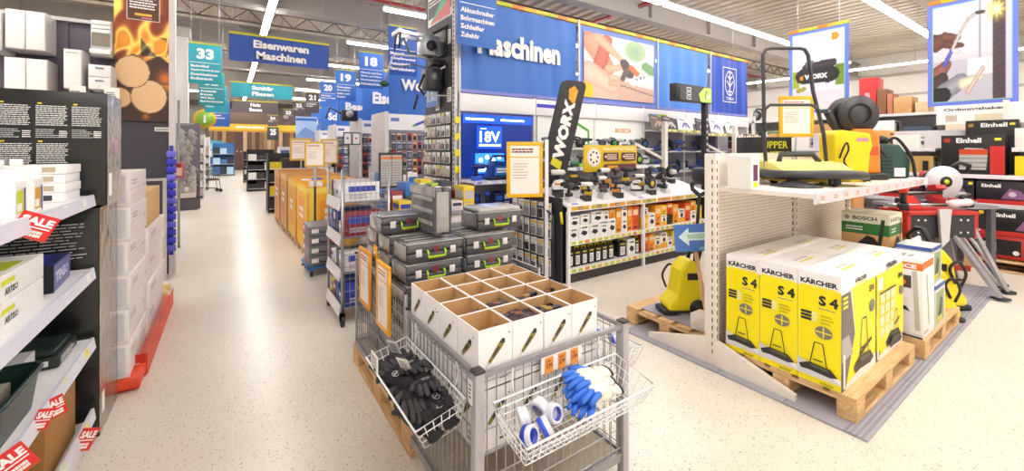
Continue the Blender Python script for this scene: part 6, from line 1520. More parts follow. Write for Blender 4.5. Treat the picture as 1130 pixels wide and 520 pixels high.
def mitre_saw(label, loc, rot, s=1.0):
    t = thing('mitre_saw', label, 'power tool', loc, rot); t.scale = (s, s, s); w_ = M('dad8dc', .35); r_ = M('c8201e', .4)
    mb = MB(); mb.cyl((0, 0, 0), .17, .05, M('b9b9bd', .3, .7), 24); mb.build('turntable', t)
    mb = MB(); mb.box(-.3, .3, -.02, .03, .05, .13, M('c9c9cd', .3, .6), .006); mb.build('fence', t)
    mb = MB(); mb.lathe([(.17, -.03), (.175, 0), (.17, .03)], w_, 26, (.03, -.06, .25), 'Y'); mb.build('blade_guard', t)
    mb = MB(); mb.cyl((.03, -.1, .25), .06, .012, BLACK(), 16, 'Y'); mb.cyl((.03, -.104, .25), .026, .012, M('d4e02a', .4), 12, 'Y'); mb.build('hub', t)
    mb = MB()
    for i in range(12): a = pi+pi*i/11; mb.prism([(.03+.15*cos(a), .25+.15*sin(a)), (.03+.19*cos(a+.08), .25+.19*sin(a+.08)), (.03+.15*cos(a+.2), .25+.15*sin(a+.2))], 'Y', -.063, -.058, M('3a383c', .3, .6))
    stuff(mb.build('tooth', t))
    mb = MB(); mb.tube([(.1, -.05, .4), (.2, -.05, .46), (.3, -.05, .43), (.28, -.05, .36)], .022, BLACK(), 8); mb.build('handle', t)
    mb = MB(); mb.lathe([(.05, .02), (.06, .05), (.06, .2), (.04, .23)], r_, 12, (.05, -.0, .3), 'Y'); mb.build('motor', t)
    mb = MB(); mb.tube([(-.2, .1, .1), (-.05, .08, .3), (.02, .02, .4)], .025, BLACK(), 8); mb.build('arm', t)
    return t
t = thing('tool_stand_table', 'dark low display stand carrying saws, behind the work bench', 'table', (7.55, 1.35, 0), -YAW)
mb = MB(); mb.box(-.55, .55, -.25, .3, .86, .9, M('8a888e', .5)); mb.build('top', t)
for x in (-.5, .5):
    for y in (-.2, .25):
        mb = MB(); mb.box(x-.03, x+.03, y-.03, y+.03, 0, .86, M('5a585e', .5)); mb.build('leg', t)
mitre_saw('white mitre saw with toothed blade on the stand behind the work bench', (7.55, 1.34, .901), -YAW-.1, 1.15)
t = thing('tile_cutter', 'red tile cutter with long steel rails on the work bench', 'power tool', (6.72, 1.25, .901), -YAW)
mb = MB(); mb.box(-.42, .1, -.06, .06, 0, .025, rdm, .004); mb.build('bed', t)
mb = MB(); mb.prism([(-.28, .02), (-.1, .02), (-.13, .08), (-.2, .16), (-.32, .18), (-.3, .12)], 'Y', -.035, .035, M('e0321e', .4)); mb.build('carriage', t)
for y in (-.03, .03):
    mb = MB(); mb.tube([(-.45, y, .06), (.35, y, .06)], .009, CHROME(), 6); mb.build('rail', t)
mb = MB(); mb.tube([(-.28, 0, .17), (-.05, 0, .19), (.1, 0, .2)], .014, BLACK(), 6); mb.build('lever', t)
for i in range(3):
    t = thing('steel_bar', 'silver leg bar leaning on the work bench toward the floor, %s from left' % ORD[i], 'bar', (7.1+.16*i, .98-.03*i, 0), -YAW)
    mb = MB(); mb.tube([(-.22, .1, .78), (.16, -.1, .01)], .018, M('c4c2c8', .3, .7), 8); mb.build('tube', t); mb = MB(); mb.cyl((.16, -.1, .0), .025, .02, BLACK(), 10); mb.build('foot', t)
RX = 8.5
t = thing('right_gondola', 'tall shelf wall at the right edge, under the torch poster', 'shelf', (RX, -.6, 0))
mb = MB(); mb.box(.62, .66, -1.5, 4.75, 0, 1.9, M('d4d0d2', .5)); mb.build('back_panel', t)
for zz, ya, yb in ((.86, -1.5, 4.75), (1.25, -1.5, 4.75), (1.62, -1.5, 1.4), (1.62, 2.12, 4.75)):
    mb = MB(); mb.box(.05, .62, ya, yb, zz-.03, zz, ivory); s_ = mb.build('shelf', t)
    mb = MB(); mb.box(.035, .05, ya, yb, zz-.05, zz+.005, M('e4e0e4', .4)); mb.build('price_rail', s_)
for y in (-1.45, 0.1, 1.5, 2.9, 4.7):
    mb = MB(); mb.box(.56, .62, y-.03, y+.03, 0, 2.3 if y < 2 else 1.95, ivory); mb.build('upright', t)
mb = MB(); mb.box(.575, .61, .9, 2.2, 1.98, 2.27, PALE()); mb.face((.575, 2.2, 1.98), (0, -1, 0), (0, 0, 1), .002, .001); mb.pt('Ordnungshaken', .08, .19, .055, M('4a484e', .5), .62, .035)
mb.pr(.1, .04, .12, .1, M('c9b9a9', .5)); mb.pr(.4, .03, .3, .11, M('e0d4b8', .5)); mb.build('header_board', t)
blkb = M('1d1a1c', .4)
def pr_ein(mb, w, d, h):
    fset(mb, '-x', w, d, h); mb.pt('Einhell', d*.25, h*.8, h*.13, PALE(), d*.4, .04); mb.pr(d*.05, h*.82, d*.1, h*.1, M('b8321e', .5)); mb.pr(d*.78, h*.02, d*.22, h*.7, M('c2261e', .5)); mb.pr(d*.85, h*.86, d*.1, h*.06, YEL())
    mb.pp([(d*.3, h*.1), (d*.72, h*.1), (d*.75, h*.55), (d*.68, h*.66), (d*.4, h*.68), (d*.3, h*.5)], M('b4b2ae', .5)); mb.pr(d*.3, h*.5, d*.45, h*.14, M('c8441e', .5)); mb.pr(d*.28, h*.06, d*.5, h*.06, blkb)
    for k in range(3): mb.pr(d*.3, h*(.18+.11*k), d*.44, h*.02, M('6a6660', .5))
def pr_ein2(mb, w, d, h):
    fset(mb, '-x', w, d, h); mb.pr(0, 0, d, h*.18, M('c2261e', .5)); mb.pt('Einhell', d*.1, h*.72, h*.16, PALE(), d*.35, .04); mb.pr(d*.9, h*.8, d*.08, h*.12, YEL()); mb.pp([(d*.45, h*.25), (d*.6, h*.7), (d*.8, h*.6), (d*.9, h*.25)], M('8a5a8a', .5)); mb.pc(d*.65, h*.45, d*.07, M('d9c0d4', .5), 12); mb.pc(d*.9, h*.15, d*.03, PALE(), 10)
carton('black_red_box', 'black tool box with big red and steel picture on the right shelf', 8.56, 8.98, .86, 1.46, 1.252, 1.80, blkb, pr_ein)
carton('black_red_box', 'black box with white brand word behind the box with the steel picture', 8.99, 9.09, .78, 1.28, 1.252, 2.02, M('1d1a1c', .45), lambda mb, w, d, h: (fset(mb, '-x', w, d, h), mb.pt('Einhell', d*.3, h*.87, h*.08, PALE(), d*.5, .04), mb.pr(d*.06, h*.88, d*.1, h*.06, M('b8902a', .5)), mb.pr(d*.84, h*.9, d*.1, h*.04, YEL())))
for k in range(4):
    carton('black_red_box', 'long black and red tool box on the middle right shelf, %s from the right' % ORD[k], 8.56, 8.98, .1+.52*k, .6+.52*k, .862, 1.17, M('221a22', .4), pr_ein2)
    carton('black_red_box', 'black and red tool box on the floor row at right, %s from the right edge' % ORD[k], 8.42, 8.95, -.1+.56*k, .44+.56*k, .462, .80, M('1c181a', .4), pr_ein2)
for k in range(2): carton('red_carton', 'red-fronted carton under the black boxes at the right edge, %s one' % ('nearer', 'farther')[k], 8.42, 8.95, .0+.62*k, .6+.62*k, .162, .455, M('a8261e', .45), lambda mb, w, d, h: (fset(mb, '-x', w, d, h), mb.pr(d*.1, h*.15, d*.75, h*.7, M('1c181a', .4)), mb.pr(d*.2, h*.3, d*.3, h*.4, M('b9b4b0', .5)), mb.pc(d*.78, h*.3, d*.05, PALE(), 10)))
for k in range(6):
    z = (1.252, 1.622)[k % 2]
    carton('yellow_pack', 'yellow tool pack at the right picture edge, %s shelf, %s from the left' % (('black box', 'top')[k % 2], ORD[k//2]), 8.6, 8.9, .6-.2*(k//2), .78-.2*(k//2), z, z+.26, M(('f0d81e', 'e9e4e0', 'e0c02a')[k % 3], .45), pr_mix)
for k, (x, y, z, a) in enumerate(((7.2, 1.52, .901, 0), (7.9, 1.12, .901, .6), (7.32, 1.3, .901, 1.2), (6.95, 1.02, .901, .3), (6.5, 1.42, .901, .8))):
    tool('red and black power tool on the stands by the mitre saw, %s from left' % ORD[k], (x, y, z), -YAW+a, ('c8281e', '2a282c', 'b8201e', 'd9d6da', 'c83a2a')[k], ('2a282c', 'c8281e', '1c1c1f', 'c8281e', '2a282c')[k], (0, 3, 2, 3, 0)[k], 1.4)
pallet('wooden pallet under the red-fronted cartons at the right edge', (8.72, .6, 0), pi/2)
for k in range(12):
    y = 2.6+.36*k
    if y > 4.9: break
    carton('tool_box_carton', 'mixed tool box on the top right shelf behind the hose reel, %s from right' % ORD[k], 8.6, 8.95, y-.9, y-.9+.3, 1.622, 1.622+(.2, .28, .16, .24)[k % 4], M(('e9e4de', 'd9a05a', '3a6a5a', 'c9c4d0')[k % 4], .5), pr_white)
    carton('tool_box_carton', 'mixed tool box on the upper right shelf, %s from the black box' % ORD[k], 8.6, 8.95, y-1.05, y-1.05+.3, 1.252, 1.252+(.25, .18, .3, .2)[k % 4], M(('c9a05a', 'eeeae4', '2f2f36', 'd9d0c0')[k % 4], .5), pr_mix)
t = thing('steel_tube_set', 'bundle of chrome tubes with blue end on the shelf left of the black box', 'tube', (8.62, 1.7, 1.30))
for k in range(4):
    mb = MB(); mb.tube([(0, -.2, .02+.03*k), (0, .38, .02+.03*k)], .013, CHROME(), 8); mb.build('tube', t); mb = MB(); mb.tube([(0, .38, .02+.03*k), (0, .46, .02+.03*k)], .016, M('3a4ac8', .4), 8); mb.build('end_cap', t)
mb = MB(); mb.box(-.04, .06, -.1, -.04, -.048, .13, BLACK()); mb.box(-.04, .06, .3, .36, -.048, .13, BLACK()); mb.build('holder', t)
# posters of the right wall (plane X=9.2)
def wall_poster(label, y0, y1, z0, z1, art, nx, ny, strip=True):
    """hangs facing -x; y0 far (left) y1 near (right)"""
    w, h = y0-y1, z1-z0; t = thing('wall_poster', label, 'poster', (9.2, y0, z0), -pi/2)
    mb = MB(); mb.box(0, w, 0, .03, 0, h, M('6b7ee0', .45)); mb.build('board', t)
    mb = MB(); n = 6
    for i in range(n): mb.box(w*i/n, w*(i+1)/n, -.01, .04, h, h+.06, M(('e0822a', 'd9b52a', 'b9c42a')[i % 3], .45))
    mb.build('top_bar', t); m_x, m_z = .07*w, .04*h
    mb = MB(); mb.box(m_x-.012, w-m_x+.012, -.004, 0, m_z-.012, h-m_z+.012, M('8ad0b8', .45)); mb.build('inner_border', t)
    obj('picture', poster_mesh('picture', w-2*m_x, h-2*m_z, nx, ny, art), t, (m_x, -.006, m_z))
    for x in (.15*w, .85*w):
        mb = MB(); mb.tube([(x, .015, h+.06), (x, .015, ZC-.02-z0)], .005, STEEL(), 4); mb.build('suspension_wire', t)
    return t
def torch(s, t):
    px, py = s*320, (1-t)*350
    c = (.84, .82, .86) if py < 190 else (.80, .79, .83)
    if 195 < px < 203: c = (.62, .62, .68)
    if px > 250: c = (.26+.1*((px*7+py*3) % 11 > 7), .24, .27)
    if px > 300: c = (.80, .78, .84)
    if py > 200 and px < 250: c = (.74, .73, .78)
    if 150 < px < 250 and py > 200 and py < 260: c = (.88, .87, .9)
    g = m_.exp(-((px-265)**2+(py-40)**2)/900.0)
    for x0, y0, x1, y1, r0, r1, col in ((10, 130, 60, 120, 34, 22, (.42, .27, .22)), (50, 110, 110, 120, 18, 10, (.45, .29, .24)), (60, 140, 125, 150, 16, 9, (.40, .25, .20)), (20, 250, 60, 215, 34, 20, (.56, .36, .32)), (0, 290, 40, 270, 30, 28, (.30, .22, .22)), (40, 320, 120, 280, 34, 30, (.60, .60, .66)), (130, 290, 200, 270, 22, 12, (.90, .86, .76)), (150, 320, 210, 240, 10, 8, (.82, .72, .66)), (10, 330, 50, 325, 30, 28, (.14, .14, .16))):
        q, k = seg(px, py, x0, y0, x1, y1)
        if q < r0+(r1-r0)*k: c = tuple(v*(1.1-.3*q/(r0+(r1-r0)*k)) for v in col)
    for x0, y0, x1, y1, r, col in ((50, 215, 85, 160, 9, (.35, .38, .75)), (85, 160, 120, 100, 7, (.75, .74, .72)), (120, 100, 150, 60, 6, (.72, .71, .7)), (150, 60, 185, 42, 6, (.70, .70, .70)), (185, 42, 215, 42, 5, (.3, .28, .28)), (90, 165, 108, 172, 8, (.9, .88, .86))):
        q, k = seg(px, py, x0, y0, x1, y1)
        if q < r: c = tuple(v*(1.15-.45*q/r) for v in col)
    f = g*(.75+.25*m_.sin(m_.atan2(py-40, px-265)*9))
    return tuple(min(1, a+(b-a)*min(1, f*1.6)) for a, b in zip(c, (1.0, .88+.1*g, .35+.5*g*g)))
wall_poster('large poster of a gas torch flame held by a hand, top right', 1.72, .80, 2.28, 3.88, torch, 70, 112)
def worx_art(s, t):
    px, py = s*160, (1-t)*270
    c = (.90-.06*t, .91-.05*t, .93); 
    if py > 205: c = (.94, .86, .90)
    if px < 22 and 130 < py < 190: c = (.66, .70, .2)
    if px > 135 and 120 < py < 190: c = (.45, .58, .2)
    for x0, y0, x1, y1, r0, r1, col in ((36, 150, 120, 150, 27, 27, (.19, .17, .19)), (45, 118, 125, 112, 13, 14, (.24, .22, .24)), (50, 108, 62, 104, 10, 8, (.4, .39, .42)), (20, 200, 38, 194, 8, 6, (.62, .6, .15)), (112, 172, 140, 160, 10, 6, (.15, .14, .16))):
        q, k = seg(px, py, x0, y0, x1, y1)
        if q < r0+(r1-r0)*k: c = tuple(v*(1.2-.35*q/r0) for v in col)
    return c
t = wall_poster('poster with black tool and large brand lettering behind the sweeper handle', 3.70, 2.74, 2.3, 3.88, worx_art, 48, 80)
mb = MB(); mb.face((.07*.96, -.008, 0), (1, 0, 0), (0, 0, 1), .002, .001); mb.pt('WORX', .15, 1.33, .13, M('cfcdd6', .5), .5, .07); mb.pp([(.64, 1.33), (.72, 1.33), (.76, 1.39), (.72, 1.46), (.64, 1.46)], M('f0921e', .5))
mb.pt('WORX', .2, .64, .1, PALE(), .38, .07); mb.pp([(.13, .64), (.18, .64), (.18, .73), (.12, .7)], M('f0921e', .5)); mb.build('lettering', t)
# ============================================================ DISPLAY TROLLEY by the aisle
t = thing('display_trolley', 'grey wire shelf trolley on casters beyond the tall cage, white price fronts', 'trolley', (.84, 3.95, 0)); st_ = STEEL()
for x, y in ((0, 0), (.42, 0), (0, .62), (.42, .62)):
    mb = MB(); mb.tube([(x, y, .1), (x, y, 1.42)], .013, st_, 6); mb.build('post', t)
    mb = MB(); mb.cyl((x-.012, y, .055), .055, .024, BLACK(), 16, 'X'); mb.cyl((x-.014, y, .055), .025, .028, ZINC(), 10, 'X'); w_ = mb.build('caster', t)
    mb = MB(); mb.prism([(-.03, .05), (.03, .05), (.04, .12), (-.03, .12)], 'X', x-.02, x+.02, ZINC()); mb.build('fork', w_)
for i, z in enumerate((.16, .48, .80, 1.12)):
    mb = MB(); mb.box(.0, .42, 0, .62, z-.012, z, M('9a989c', .4, .5)); s_ = mb.build('shelf', t)
    mb = MB(); mb.prism([(-.03, z-.07), (-.02, z-.08), (.0, z+.02), (-.01, z+.03)], 'Y', 0.02, .6, M('eceaf0', .4)); mb.build('price_front', s_)
mb = MB()
for k in range(11): mb.tube([(0, 0.0, .2+.11*k), (.42, 0, .2+.11*k)], .0025, st_, 4, cap=False)
for k in range(9): mb.tube([(.02+.047*k, 0, .16), (.02+.047*k, 0, 1.36)], .0022, st_, 4, cap=False)
stuff(mb.build('side_grid', t))
PALS = ['2a3a9a', 'e9e6ea', '3a3a44', 'd9d4da', '2f6fb8', 'b9b4b8', '8a2a3a', '4a5a3a', 'e0c02a', 'f0eef0']
for i, z in enumerate((.16, .48, .80, 1.12)):
    for k in range(5):
        r = random.Random(i*10+k); y0 = 3.97+.118*k; h = r.uniform(.1, .24)
        cc = PALS[(i*3+k*2) % 10]
        def pr(mb, w, d, hh, k=k):
            for s, W in (('-x', d), ('-y', w)):
                fset(mb, s, w, d, hh); mb.pr(W*.12, hh*.5, W*.76, hh*.3, M('e9e4f0', .5) if k % 2 else M('3a4aa8', .5)); mb.lines(W*.15, hh*.12, W*.6, hh*.25, 2, M('b9b4c0', .5), .6, k)
        carton('trolley_pack', 'small packed item on the wire trolley, %s shelf, %s from the near side' % (('lowest', 'second', 'third', 'top')[i], ORD[k]), .86, 1.18, y0, y0+.105, z+.001, z+h, M(cc, .45), pr)
# sale tables behind the cages, with mixed packs
def sale_table(label, x0, x1, y0, y1, h, name, nx, ny, seed, hmax=.3):
    t = thing('sale_table', label, 'table', (x0, y0, 0)); w, d = x1-x0, y1-y0
    mb = MB(); mb.box(0, w, 0, d, h-.04, h, M('8a888e', .5)); mb.build('top', t)
    mb = MB(); mb.box(.03, w-.03, .03, d-.03, .1, h-.04, M('c9c4c4', .5)); mb.build('base', t)
    for a in (0, w-.04):
        for b in (0, d-.04):
            mb = MB(); mb.box(a, a+.04, b, b+.04, 0, h-.04, ZINC()); mb.build('leg', t)
    for j in range(ny):
        for i in range(nx):
            r = random.Random(seed+i*13+j*7); cw, cd = w/nx, d/ny; hh = r.uniform(.08, hmax)
            def pr(mb, w, dd, q, i=i):
                for s, W in (('-x', dd), ('-y', w)):
                    fset(mb, s, w, dd, q); mb.pr(W*.1, q*.45, W*.8, q*.35, M(PALS[(i*3+j) % 10], .5)); mb.lines(W*.1, q*.1, W*.7, q*.25, 2, M('9a9aa8', .5), .5, i)
            carton('mixed_pack', 'mixed pack on %s, %s row, %s from left' % (name, ORD[j], ORD[i]), x0+cw*i+.008, x0+cw*(i+1)-.008, y0+cd*j+.01, y0+cd*(j+1)-.01, h+.001, h+hh, M(PALS[r.randrange(10)], .45), pr, rot=r.uniform(-.06, .06))
sale_table('grey sale table of mixed packs behind the dark tool cases', 1.42, 2.3, 4.1, 4.9, .93, 'the sale table behind the tool cases', 6, 3, 3, .32)
sale_table('second grey sale table behind the wire trolley', 1.5, 2.3, 5.3, 6.1, .95, 'the second sale table', 5, 3, 50, .36)
t = thing('tilted_board', 'grey tilted display board with rows of bits above the sale tables', 'display', (1.52, 5.06, 0))
mb = MB(); mb.box(-.02, .28, 0, .03, 1.12, 1.56, M('3a383e', .5)); b_ = mb.build('frame', t)
for i in range(2):
    mb = MB(); mb.box(0.0+.135*i, .125+.135*i, -.008, -.0, 1.15, 1.53, M('b9b2ae', .4)); mb.face((.135*i, -.008, 1.15), (1, 0, 0), (0, 0, 1)); mb.pr(0, .33, .125, .03, M('d9803a', .5)); mb.lines(.01, .02, .1, .28, 9, M('8a8486', .4), .4, i, 0); mb.build('panel', t)
mb = MB(); mb.box(.11, .15, .0, .04, 0.02, 1.12, BLACK()); mb.build('pole', t); mb = MB(); mb.box(-.05, .3, -.15, .2, 0, .02, BLACK()); mb.build('foot', t)
# grey tool boxes on a blue dolly and the sign post
t = thing('blue_dolly', 'blue wheeled dolly under the stacked grey tool boxes', 'dolly', (1.0, 5.95, 0)); bb = M('2a5a9a', .45)
mb = MB(); mb.box(-.2, .2, -.27, .27, .09, .13, bb, .006); mb.build('deck', t)
for x in (-.15, .15):
    for y in (-.22, .22):
        mb = MB(); mb.cyl((x-.015, y, .04), .04, .03, BLACK(), 12, 'X'); mb.build('wheel', t); mb = MB(); mb.box(x-.02, x+.02, y-.03, y+.03, .05, .092, bb); mb.build('bracket', t)
for k in range(4):
    t = thing('grey_tool_box', 'grey plastic tool box stacked on the blue dolly, %s from the bottom' % ORD[k], 'case', (1.0, 5.95, .131+.125*k))
    mb = MB(); mb.box(-.18, .18, -.25, .25, 0, .12, M('6f7074', .45), .01); mb.build('body', t)
    mb = MB(); fset(mb, '-x', .36, .5, .12); mb.pr(.05, .04, .09, .05, PALE()); mb.pr(.25, .03, .12, .06, M('b8323a', .5)); fset(mb, '-y', .36, .5, .12); mb.pr(.03, .04, .08, .05, PALE()); mb.pr(.2, .03, .1, .06, M('b8323a', .5)); mb.build('print', t)
    mb = MB(); mb.tube([(-.06, -.252, .07), (-.06, -.275, .05), (.06, -.275, .05), (.06, -.252, .07)], .008, BLACK(), 5); mb.build('handle', t)
def stand_sign(label, x, y, zc, w, h):
    t = framed_sign(label, (x, y, zc), -.3, w, h, 'd9b04a', hdr='c9807a', big=None)
    mb = MB(); mb.box(-.02, .02, -.004, .016, -h/2-.28, -h/2, ZINC()); mb.build('holder', t)
    mb = MB(); mb.tube([(0, .01, -h/2-.26), (0, .01, -zc+.02)], .016, BLACK(), 6); mb.build('pole', t)
    mb = MB(); mb.box(-.15, .15, -.13, .13, -zc, -zc+.02, BLACK()); mb.build('foot', t)
stand_sign('pale sign in a thin yellow frame on a black pole, nearest of the aisle signs', 1.0, 6.42, 1.53, .27, .36)
stand_sign('pale framed sign on a pole behind the nearest aisle sign', 1.45, 11.3, 1.6, .5, .55)
stand_sign('pale framed sign on a pole right of the nearest aisle sign', 2.06, 11.1, 1.55, .4, .62)
# big bins along the right side of the aisle
def bin_(label, x0, x1, y0, y1, h, col, stripe, rim):
    t = thing('cardboard_bin', label, 'bin', ((x0+x1)/2, (y0+y1)/2, 0)); w, d = x1-x0, y1-y0; m = M(col, .6)
    for k in range(3):
        mb = MB(); yy = (-d/2+.05, -.05, d/2-.15)[k]; mb.box(-w/2, w/2, yy, yy+.1, 0, .1, wood_l()); mb.build('pallet_runner', t)
    mb = MB(); mb.box(-w/2, w/2, -d/2, d/2, .1, .125, wood_w()); mb.build('pallet_deck', t)
    for nm, a in (('wall', (-w/2, w/2, -d/2, -d/2+.02)), ('wall', (-w/2, w/2, d/2-.02, d/2)), ('wall', (-w/2, -w/2+.02, -d/2+.02, d/2-.02)), ('wall', (w/2-.02, w/2, -d/2+.02, d/2-.02))):
        mb = MB(); mb.box(*a, .125, h, m); mb.build('side_wall', t)
    mb = MB(); mb.box(-w/2+.02, w/2-.02, -d/2+.02, d/2-.02, .13, h-.12, M('a8804a', .7)); mb.build('filling', t)
    mb = MB()
    for s, W in (('-x', d), ('-y', w)):
        fset(mb, s, w, d, h); mb.pr(W*.04, h*.16, W*.06, h*.8, M(stripe, .5)); mb.pr(W*.9, h*.16, W*.06, h*.8, M(stripe, .5)); mb.pr(W*.18, h*.3, W*.64, h*.5, M(rim, .5)); mb.lines(W*.25, h*.5, W*.45, h*.2, 2, PALE(), .6, 3, .1); mb.pr(0, h*.9, W, h*.08, M(stripe, .5))
    mb.build('print', t)
bin_('large orange cardboard bin on a pallet beside the aisle, nearest of the bins', .92, 1.9, 6.62, 7.6, 1.06, 'f4b838', 'f8d95a', 'ee9a2a')
bin_('second large orange cardboard bin on a pallet beside the aisle', .90, 1.88, 7.72, 8.66, 1.08, 'f2b850', 'f6d860', 'eea83a')
bin_('tan cardboard bin with pale stripe, third of the bins by the aisle', .88, 1.8, 8.78, 9.8, 1.12, 'd9a060', 'e0b87a', 'c98a4a')
bin_('tan cardboard bin, farthest of the bins by the aisle', .86, 1.8, 9.92, 11.0, 1.14, 'cf9656', 'dab078', 'c4844a')
for k in range(10):
    r = random.Random(k); x = 1.02+.17*(k % 5); y = 6.8+.95*(k//5)
    carton('bin_item', 'coloured pack on top of the %s orange bin, %s from the aisle' % (('nearest', 'second')[k//5], ORD[k % 5]), x, x+.14, y, y+.3, .945, 1.02+r.uniform(.0, .1), M(('e9e6f0', '3a4ac0', 'e0c02a', 'f0eeee', 'c83a2a')[k % 5], .5))
def far_stand(label, x, y, w, d, h, col, n, cols, tilt=0):
    t = thing('display_stand', label, 'display', (x, y, 0))
    mb = MB(); mb.box(-w/2, w/2, d/2-.03, d/2, 0, h, M(col, .5)); mb.build('back', t)
    for s in (-1, 1):
        mb = MB(); mb.box(s*(w/2-.015)-.015, s*(w/2-.015)+.015, -d/2, d/2-.03, 0, h, M(col, .5)); mb.build('side', t)
    for k in range(n):
        z = .1+k*(h-.15)/n; mb = MB(); mb.box(-w/2+.03, w/2-.03, -d/2, d/2-.03, z-.02, z, M('d9d6d8', .5)); mb.build('shelf', t)
        for q in range(3):
            r = random.Random(k*5+q+int(y*10)); ww = (w-.08)/3; hh = (h-.15)/n*r.uniform(.45, .85)
            mb = MB(); mb.box(-w/2+.04+ww*q, -w/2+.03+ww*(q+1), -d/2+.02, d/2-.06, z, z+hh, M(cols[(k*2+q) % len(cols)], .5)); mb.build('box', t)
far_stand('black display stand with red and yellow goods past the tan bins', 1.25, 12.4, .9, .7, 1.5, '2a282c', 4, ['2a282c', 'b8322a', 'e0c81e', '3a383c'])
far_stand('dark display stand right behind the black one, red goods on top', 2.1, 12.9, .8, .7, 1.65, '3a2a2c', 4, ['c83a3a', '2a3a3a', 'd9d4d0', 'a82a2a'])
far_stand('white display stand in the middle of the right aisle side', 1.9, 11.6, .5, .5, 1.55, 'e6e2e0', 3, ['e9e4e0', 'd9d0c8', 'f0eeee'])
far_stand('dark stand with black cushions far along the aisle', 1.0, 19.0, .9, .8, 1.6, '2a282c', 4, ['2a282c', '1c1a1e', 'e9e4e0', '3a383c'])
far_stand('second dark stand with black cushions, farther along the aisle', 1.0, 24.0, .9, .8, 1.5, '2f2d31', 4, ['2a282c', '4a2a2c', 'd9d4d0'])
far_stand('small white stand with goods far along the aisle', 1.9, 17, .9, .8, 1.7, 'd9d4d0', 4, ['e9d01e', 'c83a3a', '3a5a8a', 'e9e4e0'])
# left side of the far aisle
far_stand('white shelf with small goods past the dark end panel, left of aisle', -.98, 15.0, .5, .6, 2.1, 'e9e5e4', 7, ['c9c4c4', '3a4a5a', 'b8867a', 'e9e6e4', '5a8a7a'])
far_stand('second white shelf with small goods, left of aisle', -.95, 17.2, .55, .6, 2.1, 'e9e5e4', 7, ['e9e6e4', '4a4a55', 'c9b4a8', '7ab0b8'])
far_stand('third white shelf of bathroom goods, left of the far aisle', -.95, 20.6, .6, .6, 2.1, 'efeceb', 6, ['e9e6e4', 'b9c9cf', 'c9b4a8', 'f0eeee'])
far_stand('blue display tower with a dark picture at the far left of the aisle', -.3, 31.0, 1.1, .8, 2.0, '3a7ab8', 3, ['3a6aa8', '23303c', 'a8d0e8'])
far_stand('blue and teal display shelf behind the blue tower', -.9, 34.0, 1.0, .8, 2.2, '4aa0b8', 4, ['3a6aa8', '8ad0d8', 'e9e6e4'])
t = thing('round_sign', 'round yellow-green sign with white mark hanging left of the far aisle', 'sign', aty(226, 131, 19.5))
mb = MB(); mb.cyl((0, 0, 0), .36, .04, M('e0a82a', .45), 24, 'Y'); mb.cyl((0, -.01, 0), .28, .02, M('8ab83a', .45), 24, 'Y'); mb.face((0, -.012, 0), (1, 0, 0), (0, 0, 1)); mb.pt('i', 0, -.15, .3, PALE(), .08, .08, 'c'); mb.build('disc', t)
mb = MB(); mb.tube([(0, .02, .35), (0, .02, ZC-.02-t.location.z)], .01, STEEL(), 4); mb.build('suspension_wire', t)
t = thing('shopping_cart', 'dark shopping cart standing at the left of the far aisle', 'cart', (-.62, 19.2, 0), .3)
ck = M('4a484c', .4, .4)
mb = MB()
for k in range(9):
    mb.tube([(-.3+.075*k, -.26, .95), (-.25+.062*k, -.22, .5)], .006, ck, 4); mb.tube([(-.3+.075*k, .26, .95), (-.25+.062*k, .22, .5)], .006, ck, 4)
for z, a in ((.95, .3), (.8, .285), (.65, .27), (.5, .25)): mb.tube([(-a, -.26*a/.3, z), (a, -.26*a/.3, z), (a, .26*a/.3, z), (-a, .26*a/.3, z)], .008, ck, 4, closed=True)
stuff(mb.build('basket_wire', t))
mb = MB(); mb.box(-.26, .26, -.21, .21, .44, .5, M('6a4a3a', .6)); mb.build('load', t)
for y in (-.2, .2):
    mb = MB(); mb.tube([(-.3, y, .95), (-.32, y, .2), (.3, y, .12), (.25, y, .5)], .014, ck, 6); mb.build('frame_tube', t)
    for x in (-.3, .3):
        mb = MB(); mb.cyl((x, y-.015, .06), .06, .03, BLACK(), 12, 'Y'); mb.tube([(x, y, .06), (x, y, .15)], .012, ck, 5); mb.build('wheel', t)
mb = MB(); mb.tube([(-.3, -.26, .95), (-.42, -.26, 1.02), (-.42, .26, 1.02), (-.3, .26, .95)], .014, M('c8502a', .4), 6); mb.build('handle', t)
